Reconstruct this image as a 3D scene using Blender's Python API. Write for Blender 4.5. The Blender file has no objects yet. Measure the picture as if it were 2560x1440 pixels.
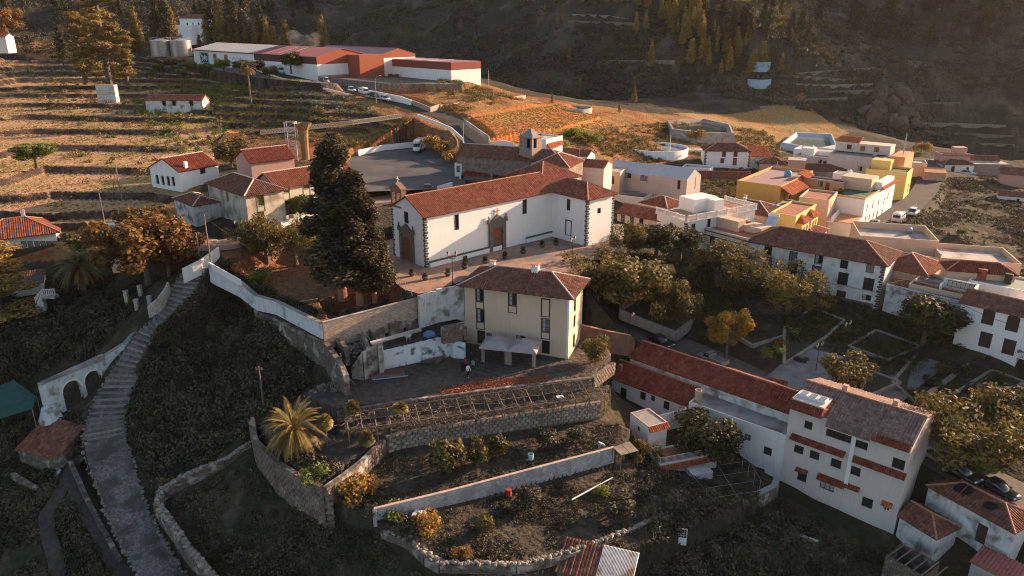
import bpy, math, random
import numpy as np
from mathutils import Vector, Matrix
R = math.radians
SC = bpy.context.scene
COL = SC.collection
# ---------------------------------------------------------------- camera, sky, sun, exposure
PITCH = R(19.9); FPX = 1850.0; CAMZ = 41.0
cd = bpy.data.cameras.new('camera'); cam = bpy.data.objects.new('camera', cd); COL.objects.link(cam)
cam.location = (0, 0, CAMZ); cam.rotation_euler = (math.pi/2 - PITCH, 0, 0)
cd.sensor_width = 36.0; cd.lens = FPX/2560*36.0; cd.clip_start = 1.0; cd.clip_end = 6000
SC.camera = cam
SUN_AZ, SUN_EL = 60.0, 15.5          # azimuth clockwise from +Y, elevation
w = bpy.data.worlds.new('World'); SC.world = w; w.use_nodes = True
nt = w.node_tree; nt.nodes.clear()
sky = nt.nodes.new('ShaderNodeTexSky'); sky.sky_type = 'NISHITA'; sky.sun_disc = False
sky.sun_elevation = R(SUN_EL); sky.sun_rotation = R(SUN_AZ); sky.altitude = 1200; sky.dust_density = 3.0; sky.ozone_density = 1.0
bg = nt.nodes.new('ShaderNodeBackground'); bg.inputs[1].default_value = 0.104
wo = nt.nodes.new('ShaderNodeOutputWorld'); tint = nt.nodes.new('ShaderNodeMix'); tint.data_type = 'RGBA'; tint.blend_type = 'MULTIPLY'; tint.inputs[0].default_value = 1.0; tint.inputs[7].default_value = (1.0, .90, .81, 1); nt.links.new(sky.outputs[0], tint.inputs[6]); nt.links.new(tint.outputs[2], bg.inputs[0]); nt.links.new(bg.outputs[0], wo.inputs[0])
sd = bpy.data.lights.new('sun', 'SUN'); sun = bpy.data.objects.new('sun', sd); COL.objects.link(sun)
sd.energy = 5.0; sd.angle = R(0.55); sd.color = (1.0, 0.66, 0.43)
sdir = Vector((math.sin(R(SUN_AZ))*math.cos(R(SUN_EL)), math.cos(R(SUN_AZ))*math.cos(R(SUN_EL)), math.sin(R(SUN_EL))))
sun.rotation_euler = sdir.to_track_quat('Z', 'Y').to_euler(); sun.location = sdir*300
SC.view_settings.view_transform = 'Standard'; SC.view_settings.look = 'None'
SC.view_settings.exposure = 1.5; SC.view_settings.gamma = 1.0
SC.cycles.max_bounces = 5; SC.cycles.diffuse_bounces = 3; SC.cycles.glossy_bounces = 2
SC.cycles.transparent_max_bounces = 4; SC.cycles.volume_bounces = 1; SC.cycles.volume_step_rate = 4.0
SC.cycles.use_denoising = True; SC.cycles.denoising_input_passes = "RGB_ALBEDO_NORMAL"; SC.cycles.denoising_prefilter = "NONE"; SC.cycles.use_adaptive_sampling = False; SC.cycles.filter_width = 1.1; SC.cycles.sample_clamp_indirect = 3.0
# ---------------------------------------------------------------- geometry of the place
cS, cC = math.sin(PITCH), math.cos(PITCH)
def ray(px, py):
    u, v = (px-1280)/FPX, (py-720)/FPX
    return u, cC - v*cS, -(cS + v*cC)
def PZ(px, py, z):
    d = ray(px, py); t = (z-CAMZ)/d[2]
    return Vector((d[0]*t, d[1]*t, z))
def PD(px, py, t):
    d = ray(px, py); return Vector((d[0]*t, d[1]*t, CAMZ+d[2]*t))
def proj(p):
    x, y, z = p[0], p[1], p[2]-CAMZ
    d = y*cC - z*cS; yy = y*cS + z*cC
    return 1280+FPX*x/d, 720-FPX*yy/d, d
def on_wall(px, py, A, ux):
    """where the sight line meets the vertical plane through A along ux -> (distance along, height)"""
    d = Vector(ray(px, py)); n = Vector((ux.y, -ux.x, 0)); C0 = Vector((0, 0, CAMZ))
    t = (A-C0).dot(n)/d.dot(n); p = C0+d*t
    return (p-A).dot(ux), p.z
# ---------------------------------------------------------------- objects
def tag(o, label=None, cat=None, group=None, kind=None):
    if label: o['label'] = label
    if cat: o['category'] = cat
    if group: o['group'] = group
    if kind: o['kind'] = kind
    return o
def thing(name, label, cat, loc=(0, 0, 0), rz=0.0, group=None):
    o = bpy.data.objects.new(name, None); COL.objects.link(o); o.empty_display_size = .3
    o.location = loc; o.rotation_euler = (0, 0, rz)
    return tag(o, label, cat, group)
class MB:
    def __init__(s): s.v = []; s.f = []; s.m = []; s.mi = 0
    def add(s, vs, fs):
        b = len(s.v); s.v.extend([tuple(q) for q in vs]); s.f.extend([tuple(i+b for i in f) for f in fs]); s.m.extend([s.mi]*len(fs)); return s
    def quad(s, a, b, c, d): return s.add([a, b, c, d], [(0, 1, 2, 3)])
    def poly(s, ps): return s.add(ps, [tuple(range(len(ps)))])
    def box(s, x0, x1, y0, y1, z0, z1):
        return s.add([(x0,y0,z0),(x1,y0,z0),(x1,y1,z0),(x0,y1,z0),(x0,y0,z1),(x1,y0,z1),(x1,y1,z1),(x0,y1,z1)],
                     [(0,3,2,1),(4,5,6,7),(0,1,5,4),(1,2,6,5),(2,3,7,6),(3,0,4,7)])
    def obox(s, p0, p1, w, z0, z1):
        """box along the ground line p0-p1, w wide, from z0 to z1 (numbers or pairs for the two ends)"""
        p0, p1 = Vector(p0[:2]), Vector(p1[:2]); d = (p1-p0).normalized(); n = Vector((-d.y, d.x))*w/2
        a0, a1 = (z0 if isinstance(z0, tuple) else (z0, z0)); b0, b1 = (z1 if isinstance(z1, tuple) else (z1, z1))
        q = [p0-n, p1-n, p1+n, p0+n]; lo = [a0, a1, a1, a0]; hi = [b0, b1, b1, b0]
        return s.add([(q[i].x, q[i].y, lo[i]) for i in range(4)]+[(q[i].x, q[i].y, hi[i]) for i in range(4)],
                     [(0,3,2,1),(4,5,6,7),(0,1,5,4),(1,2,6,5),(2,3,7,6),(3,0,4,7)])
    def prism(s, pts, z0, z1):
        n = len(pts)
        return s.add([(p[0], p[1], z0) for p in pts]+[(p[0], p[1], z1) for p in pts],
                     [tuple(range(n))[::-1], tuple(range(n, 2*n))]+[(i, (i+1) % n, n+(i+1) % n, n+i) for i in range(n)])
    def tube(s, p0, p1, r0, r1=None, n=6, cap=True):
        p0, p1 = Vector(p0), Vector(p1); r1 = r0 if r1 is None else r1
        d = (p1-p0).normalized(); a = d.orthogonal().normalized(); b = d.cross(a)
        vs = []
        for p, r in ((p0, r0), (p1, r1)):
            for i in range(n):
                t = 2*math.pi*i/n; vs.append(p+(a*math.cos(t)+b*math.sin(t))*r)
        fs = [(i, (i+1) % n, n+(i+1) % n, n+i) for i in range(n)]
        if cap: fs += [tuple(range(n))[::-1], tuple(range(n, 2*n))]
        return s.add(vs, fs)
    def path(s, pts, rs, n=6):
        for i in range(len(pts)-1): s.tube(pts[i], pts[i+1], rs[i], rs[i+1], n)
        return s
    def lathe(s, prof, c=(0, 0, 0), n=12):
        vs = []; fs = []
        for r, z in prof:
            for i in range(n):
                t = 2*math.pi*i/n; vs.append((c[0]+r*math.cos(t), c[1]+r*math.sin(t), c[2]+z))
        for k in range(len(prof)-1):
            for i in range(n): fs.append((k*n+i, k*n+(i+1) % n, (k+1)*n+(i+1) % n, (k+1)*n+i))
        return s.add(vs, fs)
    def rock(s, c, rx, ry, rz, rng, rot=0.0):
        ph = (1+5**.5)/2
        vs = [(-1,ph,0),(1,ph,0),(-1,-ph,0),(1,-ph,0),(0,-1,ph),(0,1,ph),(0,-1,-ph),(0,1,-ph),(ph,0,-1),(ph,0,1),(-ph,0,-1),(-ph,0,1)]
        fs = [(0,11,5),(0,5,1),(0,1,7),(0,7,10),(0,10,11),(1,5,9),(5,11,4),(11,10,2),(10,7,6),(7,1,8),(3,9,4),(3,4,2),(3,2,6),(3,6,8),(3,8,9),(4,9,5),(2,4,11),(6,2,10),(8,6,7),(9,8,1)]
        ct, st = math.cos(rot), math.sin(rot); out = []
        for v in vs:
            k = rng.uniform(.78, 1.15)/1.9; x, y, z = v[0]*rx*k, v[1]*ry*k, v[2]*rz*k
            out.append((c[0]+x*ct-y*st, c[1]+x*st+y*ct, c[2]+z))
        return s.add(out, fs)
    def mesh(s, name, mats, smooth=False):
        me = bpy.data.meshes.new(name); me.from_pydata(s.v, [], s.f)
        mats = mats if isinstance(mats, (list, tuple)) else [mats]
        for m in mats: me.materials.append(m)
        if len(mats) > 1: me.polygons.foreach_set('material_index', s.m)
        if smooth: me.polygons.foreach_set('use_smooth', [True]*len(s.f))
        me.update(); return me
    def build(s, name, mats, parent=None, smooth=False, **tg):
        if not s.f: return None
        o = bpy.data.objects.new(name, s.mesh(name, mats, smooth)); COL.objects.link(o)
        if parent: o.parent = parent
        return tag(o, **tg) if tg else o
def place_mesh(name, me, parent=None, loc=(0, 0, 0), rz=0.0, sc=1.0):
    o = bpy.data.objects.new(name, me); COL.objects.link(o)
    if parent: o.parent = parent
    o.location = loc; o.rotation_euler = (0, 0, rz)
    o.scale = (sc, sc, sc) if not isinstance(sc, (tuple, list)) else sc
    return o
def copy_tree(o, parent=None):
    c = o.copy(); COL.objects.link(c)
    if parent: c.parent = parent
    for ch in KIDS.get(o.name, ()): copy_tree(ch, c)
    return c
KIDS = {}
def proto(o):
    """remember a thing's tree of parts so that it can be copied"""
    for a in SC.objects: pass
    def rec(q):
        KIDS[q.name] = list(q.children)
        for ch in KIDS[q.name]: rec(ch)
    rec(o); return o
# ---------------------------------------------------------------- materials
MATS = {}
def mat(name, col, rough=.85, var=.18, vs=1.2, bump=0.0, bs=6.0, col2=None, c2amt=.5, c2scale=.5, spec=.3, metal=0.0, rnd=0.0, brick=None, trans=0.0, streak=0.0):
    """plain surface with soft mottling; col2 = stain colour; brick = (width, height, mortar colour) in metres on vertical faces"""
    if name in MATS: return MATS[name]
    m = bpy.data.materials.new(name); m.use_nodes = True; n = m.node_tree.nodes; L = m.node_tree.links
    b = n['Principled BSDF']; b.inputs['Roughness'].default_value = rough; b.inputs['Metallic'].default_value = metal
    b.inputs['Specular IOR Level'].default_value = spec
    tc = n.new('ShaderNodeTexCoord'); base = None
    def noise(sc, det=4, dist=0.0, src=None):
        t = n.new('ShaderNodeTexNoise'); t.inputs['Scale'].default_value = sc; t.inputs['Detail'].default_value = det; t.inputs['Distortion'].default_value = dist
        L.new(src or tc.outputs['Object'], t.inputs['Vector']); return t
    def mix(f, a, bb, mode='MIX'):
        x = n.new('ShaderNodeMix'); x.data_type = 'RGBA'; x.blend_type = mode
        if isinstance(f, float): x.inputs[0].default_value = f
        else: L.new(f, x.inputs[0])
        for i, q in ((6, a), (7, bb)):
            if isinstance(q, (tuple, list)): x.inputs[i].default_value = (*q[:3], 1)
            else: L.new(q, x.inputs[i])
        return x.outputs[2]
    def ramp(src, p0, p1):
        r = n.new('ShaderNodeMapRange'); r.inputs[1].default_value = p0; r.inputs[2].default_value = p1; L.new(src, r.inputs[0]); return r.outputs[0]
    t = noise(vs, 5)
    dark = tuple(c*(1-var) for c in col); lite = tuple(min(1, c*(1+var)) for c in col)
    base = mix(ramp(t.outputs[0], .3, .7), dark, lite)
    if brick:
        mp = n.new('ShaderNodeMapping'); sx = n.new('ShaderNodeSeparateXYZ'); L.new(tc.outputs['Object'], sx.inputs[0])
        ad = n.new('ShaderNodeMath'); ad.operation = 'ADD'; L.new(sx.outputs[0], ad.inputs[0]); L.new(sx.outputs[1], ad.inputs[1])
        cb = n.new('ShaderNodeCombineXYZ'); L.new(ad.outputs[0], cb.inputs[0]); L.new(sx.outputs[2], cb.inputs[1])
        bt = n.new('ShaderNodeTexBrick'); L.new(cb.outputs[0], bt.inputs['Vector']); bt.inputs['Scale'].default_value = 1.0
        bt.inputs['Brick Width'].default_value = brick[0]; bt.inputs['Row Height'].default_value = brick[1]; bt.inputs['Mortar Size'].default_value = .02
        bt.inputs['Color1'].default_value = (.75, .75, .75, 1); bt.inputs['Color2'].default_value = (1.15, 1.15, 1.15, 1); bt.inputs['Mortar'].default_value = (*brick[2], 1)
        base = mix(1.0, base, bt.outputs[0], 'MULTIPLY')
    if col2:
        t2 = noise(c2scale, 8, .3); base = mix(ramp(t2.outputs[0], .62-c2amt*.35, .72-c2amt*.2), base, col2)
    if streak:
        mp = n.new('ShaderNodeMapping'); mp.inputs['Scale'].default_value = (3.0, 3.0, .35); L.new(tc.outputs['Object'], mp.inputs[0])
        t3 = noise(1.0, 6, .2, mp.outputs[0]); x = ramp(t3.outputs[0], .5, .8)
        mm = n.new('ShaderNodeMath'); mm.operation = 'MULTIPLY'; mm.inputs[1].default_value = streak; L.new(x, mm.inputs[0])
        base = mix(mm.outputs[0], base, (col[0]*.45, col[1]*.43, col[2]*.38))
    if rnd:
        oi = n.new('ShaderNodeObjectInfo'); hs = n.new('ShaderNodeHueSaturation'); L.new(base, hs.inputs['Color'])
        L.new(ramp(oi.outputs['Random'], 0, 1), hs.inputs['Value'])
        hs.inputs['Value'].default_value = 1; r = n.new('ShaderNodeMapRange'); r.inputs[3].default_value = 1-rnd; r.inputs[4].default_value = 1+rnd
        L.new(oi.outputs['Random'], r.inputs[0]); L.new(r.outputs[0], hs.inputs['Value']); base = hs.outputs[0]
    L.new(base, b.inputs['Base Color'])
    if bump:
        t4 = noise(bs, 6); bp = n.new('ShaderNodeBump'); bp.inputs['Strength'].default_value = min(1, bump); bp.inputs['Distance'].default_value = .08*max(1, bump)
        L.new(t4.outputs[0], bp.inputs['Height']); L.new(bp.outputs[0], b.inputs['Normal'])
    if trans:
        b.inputs['Transmission Weight'].default_value = trans
    MATS[name] = m; return m
def leafmat(name, c1, c2, c3=None, sc=.9, transl=.35):
    """foliage: clumps of two or three leaf tones, light passing through thin leaves"""
    if name in MATS: return MATS[name]
    m = bpy.data.materials.new(name); m.use_nodes = True; n = m.node_tree.nodes; L = m.node_tree.links
    b = n['Principled BSDF']; b.inputs['Roughness'].default_value = .65; b.inputs['Specular IOR Level'].default_value = .25
    tc = n.new('ShaderNodeTexCoord'); t = n.new('ShaderNodeTexNoise'); t.inputs['Scale'].default_value = sc; t.inputs['Detail'].default_value = 5; t.inputs['Roughness'].default_value = .7
    L.new(tc.outputs['Object'], t.inputs['Vector'])
    cr = n.new('ShaderNodeValToRGB'); e = cr.color_ramp.elements
    e[0].position = .36; e[0].color = (*c1, 1); e[1].position = .64; e[1].color = (*c2, 1)
    if c3: k = e.new(.5); k.color = (*c3, 1)
    L.new(t.outputs[0], cr.inputs[0])
    oi = n.new('ShaderNodeObjectInfo'); r = n.new('ShaderNodeMapRange'); r.inputs[3].default_value = .75; r.inputs[4].default_value = 1.25; L.new(oi.outputs['Random'], r.inputs[0])
    hs = n.new('ShaderNodeHueSaturation'); L.new(cr.outputs[0], hs.inputs['Color']); L.new(r.outputs[0], hs.inputs['Value'])
    L.new(hs.outputs[0], b.inputs['Base Color'])
    tr = n.new('ShaderNodeBsdfTranslucent'); L.new(hs.outputs[0], tr.inputs[0])
    mx = n.new('ShaderNodeMixShader'); mx.inputs[0].default_value = transl; L.new(b.outputs[0], mx.inputs[1]); L.new(tr.outputs[0], mx.inputs[2])
    L.new(mx.outputs[0], n['Material Output'].inputs[0]); MATS[name] = m; return m
def tilemat(name, cols, lichen=.25):
    """weathered clay tiles: every tile its own tone, lichen and soot in patches"""
    if name in MATS: return MATS[name]
    m = bpy.data.materials.new(name); m.use_nodes = True; n = m.node_tree.nodes; L = m.node_tree.links
    b = n['Principled BSDF']; b.inputs['Roughness'].default_value = .9; b.inputs['Specular IOR Level'].default_value = .2
    tc = n.new('ShaderNodeTexCoord'); v = n.new('ShaderNodeTexVoronoi'); v.inputs['Scale'].default_value = 3.2; L.new(tc.outputs['Object'], v.inputs['Vector'])
    sp = n.new('ShaderNodeSeparateColor'); L.new(v.outputs['Color'], sp.inputs[0])
    cr = n.new('ShaderNodeValToRGB'); cr.color_ramp.interpolation = 'LINEAR'; e = cr.color_ramp.elements
    e[0].position = 0; e[0].color = (*cols[0], 1); e[1].position = 1; e[1].color = (*cols[-1], 1)
    for i, c in enumerate(cols[1:-1]): k = e.new((i+1)/(len(cols)-1)); k.color = (*c, 1)
    L.new(sp.outputs[0], cr.inputs[0])
    t = n.new('ShaderNodeTexNoise'); t.inputs['Scale'].default_value = .55; t.inputs['Detail'].default_value = 9; t.inputs['Roughness'].default_value = .7; L.new(tc.outputs['Object'], t.inputs['Vector'])
    r = n.new('ShaderNodeMapRange'); r.inputs[1].default_value = .5; r.inputs[2].default_value = .75; r.inputs[4].default_value = lichen*2; L.new(t.outputs[0], r.inputs[0])
    x = n.new('ShaderNodeMix'); x.data_type = 'RGBA'; L.new(r.outputs[0], x.inputs[0]); L.new(cr.outputs[0], x.inputs[6]); x.inputs[7].default_value = (.13, .09, .065, 1)
    t5 = n.new('ShaderNodeTexNoise'); t5.inputs['Scale'].default_value = 1.1; t5.inputs['Detail'].default_value = 7; t5.inputs['Roughness'].default_value = .8; L.new(tc.outputs['Object'], t5.inputs['Vector'])
    r5 = n.new('ShaderNodeMapRange'); r5.inputs[1].default_value = .33; r5.inputs[2].default_value = .67; r5.inputs[3].default_value = .5; r5.inputs[4].default_value = 1.45; L.new(t5.outputs[0], r5.inputs[0])
    x5 = n.new('ShaderNodeMix'); x5.data_type = 'RGBA'; x5.blend_type = 'MULTIPLY'; x5.inputs[0].default_value = 1; L.new(x.outputs[2], x5.inputs[6]); L.new(r5.outputs[0], x5.inputs[7])
    L.new(x5.outputs[2], b.inputs['Base Color']); MATS[name] = m; return m
white = mat('white_plaster', (.74, .70, .66), var=.05, vs=.8, streak=.35, bump=.15, bs=9)
white_clean = mat('fresh_white_plaster', (.80, .77, .74), var=.04, vs=.5, streak=.15)
white_old = mat('old_limewash', (.60, .60, .58), var=.12, vs=.7, col2=(.20, .18, .15), c2amt=.35, c2scale=.6, streak=.5, bump=.4)
cream_old = mat('stained_cream_plaster', (.50, .44, .36), var=.14, vs=.6, col2=(.27, .23, .17), c2amt=.45, c2scale=.5, streak=.5, bump=.3)
yellow_pl = mat('pale_yellow_plaster', (.60, .46, .34), var=.05, vs=.4, streak=.2)
beige_pl = mat('beige_plaster', (.52, .46, .40), var=.06, vs=.4, streak=.3)
pink_pl = mat('pink_plaster', (.48, .29, .23), var=.06, streak=.25)
ochre_pl = mat('ochre_plaster', (.56, .32, .09), var=.05, streak=.15)
yellow_br = mat('bright_yellow_plaster', (.72, .50, .16), var=.05, streak=.15)
orange_pl = mat('orange_plaster', (.58, .29, .14), var=.06, streak=.2)
peach_pl = mat('peach_plaster', (.60, .43, .30), var=.06, streak=.25)
grey_pl = mat('grey_plaster', (.36, .34, .32), var=.1, streak=.35)
conc = mat('weathered_concrete', (.30, .28, .26), var=.18, vs=.8, col2=(.14, .13, .12), c2amt=.4, c2scale=.3, bump=.3)
conc_lt = mat('pale_concrete_roof', (.42, .38, .34), var=.18, vs=.5, col2=(.22, .20, .18), c2amt=.4, c2scale=.35, bump=.2)
stone_dk = mat('dark_basalt', (.085, .078, .072), var=.3, vs=3, bump=.6, bs=5, rnd=.3)
stone_gr = mat('grey_rubble_stone', (.19, .165, .14), var=.35, vs=2.2, bump=1.0, bs=3.5, rnd=.3)
stone_pale = mat('pale_field_stone', (.25, .215, .175), var=.25, vs=3, bump=.8, bs=5, rnd=.35)
stone_tan = mat('tan_ashlar', (.19, .145, .11), var=.25, vs=1.6, bump=.7, bs=4, rnd=.25)
block_gr = mat('grey_block_masonry', (.40, .42, .43), var=.14, vs=1.2, brick=(.5, .24, (.62, .62, .62)), col2=(.26, .26, .26), c2amt=.3, c2scale=.4, bump=.3)
block_tan = mat('tan_block_masonry', (.42, .32, .25), var=.14, vs=1.2, brick=(.5, .22, (.6, .6, .6)), bump=.3)
rubble_m = mat('rubble_masonry', (.15, .12, .098), var=.3, vs=1.8, brick=(.55, .3, (.55, .5, .48)), col2=(.40, .36, .31), c2amt=.25, c2scale=.7, bump=1.0, bs=3)
wood_dk = mat('dark_timber', (.055, .04, .03), var=.25, vs=4)
wood_br = mat('red_brown_door_wood', (.23, .075, .035), var=.2, vs=3)
wood_grey = mat('weathered_grey_timber', (.17, .14, .115), var=.3, vs=5, rnd=.2)
wood_olive = mat('olive_shutter_wood', (.20, .17, .09), var=.2, vs=4)
glass = mat('dark_window_glass', (.022, .024, .027), rough=.12, var=.3, vs=.8, spec=.6)
glass_pale = mat('pale_window_glass', (.16, .17, .18), rough=.2, var=.4, vs=.9, spec=.6)  # paler mottled grey version of the window glass
curtain = mat('window_curtain', (.34, .33, .32), var=.3, vs=3)
metal_w = mat('white_painted_metal', (.7, .7, .7), rough=.45, var=.05)
metal_g = mat('galvanised_metal', (.36, .37, .38), rough=.45, var=.15, metal=.5)
metal_dk = mat('black_iron', (.03, .03, .03), rough=.5, var=.2)
terra = mat('terracotta_paving', (.36, .15, .085), var=.15, vs=2, brick=(.4, .4, (.6, .5, .5)))
green_floor = mat('green_roof_paint', (.05, .11, .06), var=.2, vs=.7, col2=(.12, .14, .10), c2amt=.3)
tiles_red = tilemat('red_clay_tiles', [(.18, .06, .038), (.30, .10, .055), (.24, .075, .042), (.36, .14, .08), (.21, .08, .055)], .22)
tiles_bright = tilemat('bright_clay_tiles', [(.34, .085, .03), (.44, .12, .045), (.38, .10, .04), (.48, .16, .07)], .1)
tiles_old = tilemat('old_brown_clay_tiles', [(.12, .055, .04), (.22, .085, .055), (.17, .075, .05), (.28, .12, .08), (.14, .08, .065)], .4)
tiles_grey = tilemat('grey_brown_clay_tiles', [(.15, .10, .085), (.24, .16, .135), (.19, .12, .10), (.30, .21, .18)], .3)
tiles_dark = tilemat('dark_red_clay_tiles', [(.14, .035, .022), (.25, .06, .035), (.19, .045, .03), (.30, .09, .055)], .25)  # the darkest red tile tones
ridge_m = mat('clay_ridge_tiles', (.42, .20, .13), var=.25, vs=4)  # lighter clay, sunlit ridge lines put into the colour
ridge_w = mat('pale_lit_ridge', (.55, .40, .33), var=.2, vs=4)  # palest ridge, its pinkish sunlight put into the colour
asphalt = mat('asphalt', (.03, .03, .031), var=.2, vs=.6, col2=(.05, .046, .044), c2amt=.4, c2scale=.15, bump=.2, bs=30)
paint_w = mat('white_road_paint', (.62, .60, .56), var=.15, vs=3)
# ---------------------------------------------------------------- the lie of the land
rs = np.random.RandomState(7); _NG = rs.rand(8, 128, 128)
def vnoise(x, y, s, k=0):
    g = _NG[k % 8]; x = np.asarray(x)/s+1000.3; y = np.asarray(y)/s+1000.7
    xi = np.floor(x).astype(int); yi = np.floor(y).astype(int); fx = x-xi; fy = y-yi
    fx = fx*fx*(3-2*fx); fy = fy*fy*(3-2*fy); a = lambda i, j: g[(xi+i) % 128, (yi+j) % 128]
    return (a(0,0)*(1-fx)+a(1,0)*fx)*(1-fy)+(a(0,1)*(1-fx)+a(1,1)*fx)*fy-.5
def fbm(x, y, s, o=4, k=0):
    r = 0; am = 1
    for i in range(o): r = r+vnoise(x, y, s, k+i)*am; s = s*.47; am = am*.55
    return r
GC = [(0,1440,-17),(200,1440,-15.5),(400,1440,-14),(700,1440,-12.8),(1000,1440,-12.4),(1280,1440,-12),(1550,1440,-12.8),(1800,1440,-15),(2050,1440,-16),(2300,1440,-17),(2560,1440,-16),
(500,655,7),(450,730,4),(380,810,.5),(320,900,-3.5),(285,980,-6.5),(245,1080,-9),(270,1180,-10.5),(330,1300,-12.5),
(30,900,-4),(50,1000,-8),(60,1200,-13.5),(100,1330,-15),(97,1073,-9.4),(180,1030,-8.8),(258,968,-7.3),(140,1150,-12),(150,800,-2),(210,760,-1),(100,700,0),(30,650,2),(390,700,2.5),(300,640,3.5),(250,560,6),
(520,720,2.5),(600,790,-1),(500,900,-5),(700,900,-3.5),(600,1000,-6.5),(450,1060,-8.5),(780,960,-4),(600,1050,-6.5),
(900,1180,-6.9),(1200,1140,-7),(1450,1090,-7),(1000,1330,-8.9),(1300,1260,-8.9),(1500,1200,-9),(1450,1385,-10.2),(1700,1250,-11),
(500,1200,-10.5),(700,1300,-11.2),(900,1400,-11.6),(450,1150,-10.6),
(1850,1150,-12),(1950,1260,-13.5),(1800,1250,-12.8),(1750,1380,-13.8),(2000,1350,-14),(2230,1345,-15),(2400,1350,-14.5),(2540,1260,-10.5),(1575,1090,-10),
(1480,880,-3.5),(1700,850,-6.2),(1850,900,-7),(2000,930,-7.4),(2200,1000,-8),(2400,1080,-8.8),(2500,1150,-9.5),(2550,950,-7.5),(2300,900,-6.4),(2100,800,-4.5),(1900,780,-4),(1900,700,-2.5),(1700,720,-1),(1550,700,3),(1400,690,4.5),
(1100,680,5),(1250,640,5),(1400,600,5),(1000,700,4.5),(980,640,5),(700,760,3),(850,740,3),(950,740,2.8),
(600,640,6.5),(560,600,8),(700,620,7),(500,560,8.5),(450,500,9),(300,480,9),(100,540,7.5),
(100,440,11),(0,440,11),(100,340,13),(300,380,11.5),(500,380,10.5),(100,200,20),(0,120,26),(300,130,26),(200,270,15.5),(430,250,14.5),(628,258,17.2),(560,330,12),(700,330,11.5),(900,275,16.8),
(800,240,19.8),(900,258,18.2),(700,215,21),(700,250,18.4),(800,280,16.8),(950,285,16.4),(600,215,20),(500,150,25),(650,180,23.6),(800,200,22.4),(950,240,19.2),(1100,285,16.4),(1190,350,13),(1205,440,9.7),(1150,475,8),(1000,400,9.5),(900,330,12.5),(1000,310,15),
(1148,205,22),(1300,240,17),(1250,280,15.8),(1433,285,13.5),(1500,310,10.5),(1330,380,9),(1240,400,9),(1500,370,7.5),(1645,375,6),(1750,320,6),(1560,330,8),(1800,410,3),(1700,430,2.5),(1950,370,1.5),(2025,350,1),(2150,370,0),(2300,400,-2),(2500,440,-3.5),(2560,420,-3.5),
(1600,540,1.5),(1750,560,1),(1900,560,0),(2060,600,-2),(2245,560,-1.2),(2330,430,-.8),(2300,500,-3),(2500,540,-4),(2300,620,-4),(2550,650,-4.5),(2200,760,-4),(2550,890,-5.3)]
_C = [tuple(PZ(*g)) for g in GC]+[tuple(PD(*q)) for q in ((480,80,415),(300,100,420),(100,95,420),(620,105,400),(800,125,350),(-50,100,400))]+[(14,98,-11.2),(20,94,-12),(27,87,-13),(32,82,-13.5),(37,77,-14.5),(43,71,-15.3),(49,71,-15.2),(25,82,-13),(36,70,-15),(-61,82,-13.4),(-64,79,-14),(-67,84,-13.4),(-100,55,-18),(0,25,-16),(100,50,-19),(130,100,-9),(165,130,-6),(230,200,-5),(330,280,-8),(-140,110,4),(-180,200,12),(-330,330,34),(-300,420,34),(0,-60,-35),(-300,0,-30),(300,0,-30),(300,-300,-60),(-300,-300,-60)]
_C = np.array(_C)
def _fit():
    P = _C[:, :2]; n = len(P); D = np.sqrt(((P[:, None]-P[None])**2).sum(2)+4.0)
    A = np.zeros((n+3, n+3)); A[:n, :n] = D+np.eye(n)*-.5; A[:n, n] = 1; A[:n, n+1:] = P/100; A[n:, :n] = A[:n, n:].T
    return np.linalg.solve(A, np.concatenate([_C[:, 2], np.zeros(3)]))
_W = _fit()
def rbf(x, y):
    x = np.asarray(x, float); y = np.asarray(y, float); sh = x.shape; x = x.ravel(); y = y.ravel(); o = np.zeros(len(x))
    for i in range(0, len(x), 20000):
        xs = x[i:i+20000]; ys = y[i:i+20000]
        D = np.sqrt((xs[:, None]-_C[None, :, 0])**2+(ys[:, None]-_C[None, :, 1])**2+4.0)
        o[i:i+20000] = D@_W[:-3]+_W[-3]+_W[-2]*xs/100+_W[-1]*ys/100
    return o.reshape(sh)
EAZ = [-180,-90,-60,-40,-34,-24,-10.5,-4.2,2,5.5,12.5,23.5,34,42,48,60,90,180]; ERR = [900,700,560,520,430,385,345,285,262,268,300,300,285,330,430,640,900,900]
def inside(x, y, poly):
    x = np.asarray(x); y = np.asarray(y); r = np.zeros(x.shape, bool); n = len(poly)
    for i in range(n):
        x0, y0 = poly[i][0], poly[i][1]; x1, y1 = poly[(i+1) % n][0], poly[(i+1) % n][1]
        c = (y0 > y) != (y1 > y)
        if y1 != y0: r ^= c & (x < (x1-x0)*(y-y0)/(y1-y0)+x0)
    return r
def polydist(x, y, pts):
    """distance to a polyline and the height interpolated along it"""
    best = np.full(np.shape(x), 1e9); zz = np.zeros(np.shape(x)); ww = np.zeros(np.shape(x))
    for i in range(len(pts)-1):
        a, b = pts[i], pts[i+1]; dx, dy = b[0]-a[0], b[1]-a[1]; l = dx*dx+dy*dy+1e-9
        t = np.clip(((x-a[0])*dx+(y-a[1])*dy)/l, 0, 1); d = np.hypot(x-a[0]-t*dx, y-a[1]-t*dy); k = d < best
        best = np.where(k, d, best); zz = np.where(k, a[2]+t*(b[2]-a[2]), zz)
        if len(a) > 3: ww = np.where(k, a[3]+t*(b[3]-a[3]), ww)
    return best, zz, ww
def W(pts): return [tuple(PZ(*p[:3]))+tuple(p[3:]) for p in pts]
def planefit(pts):
    A = np.array([(p[0], p[1], 1) for p in pts]); return np.linalg.lstsq(A, np.array([p[2] for p in pts]), rcond=None)[0]
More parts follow.
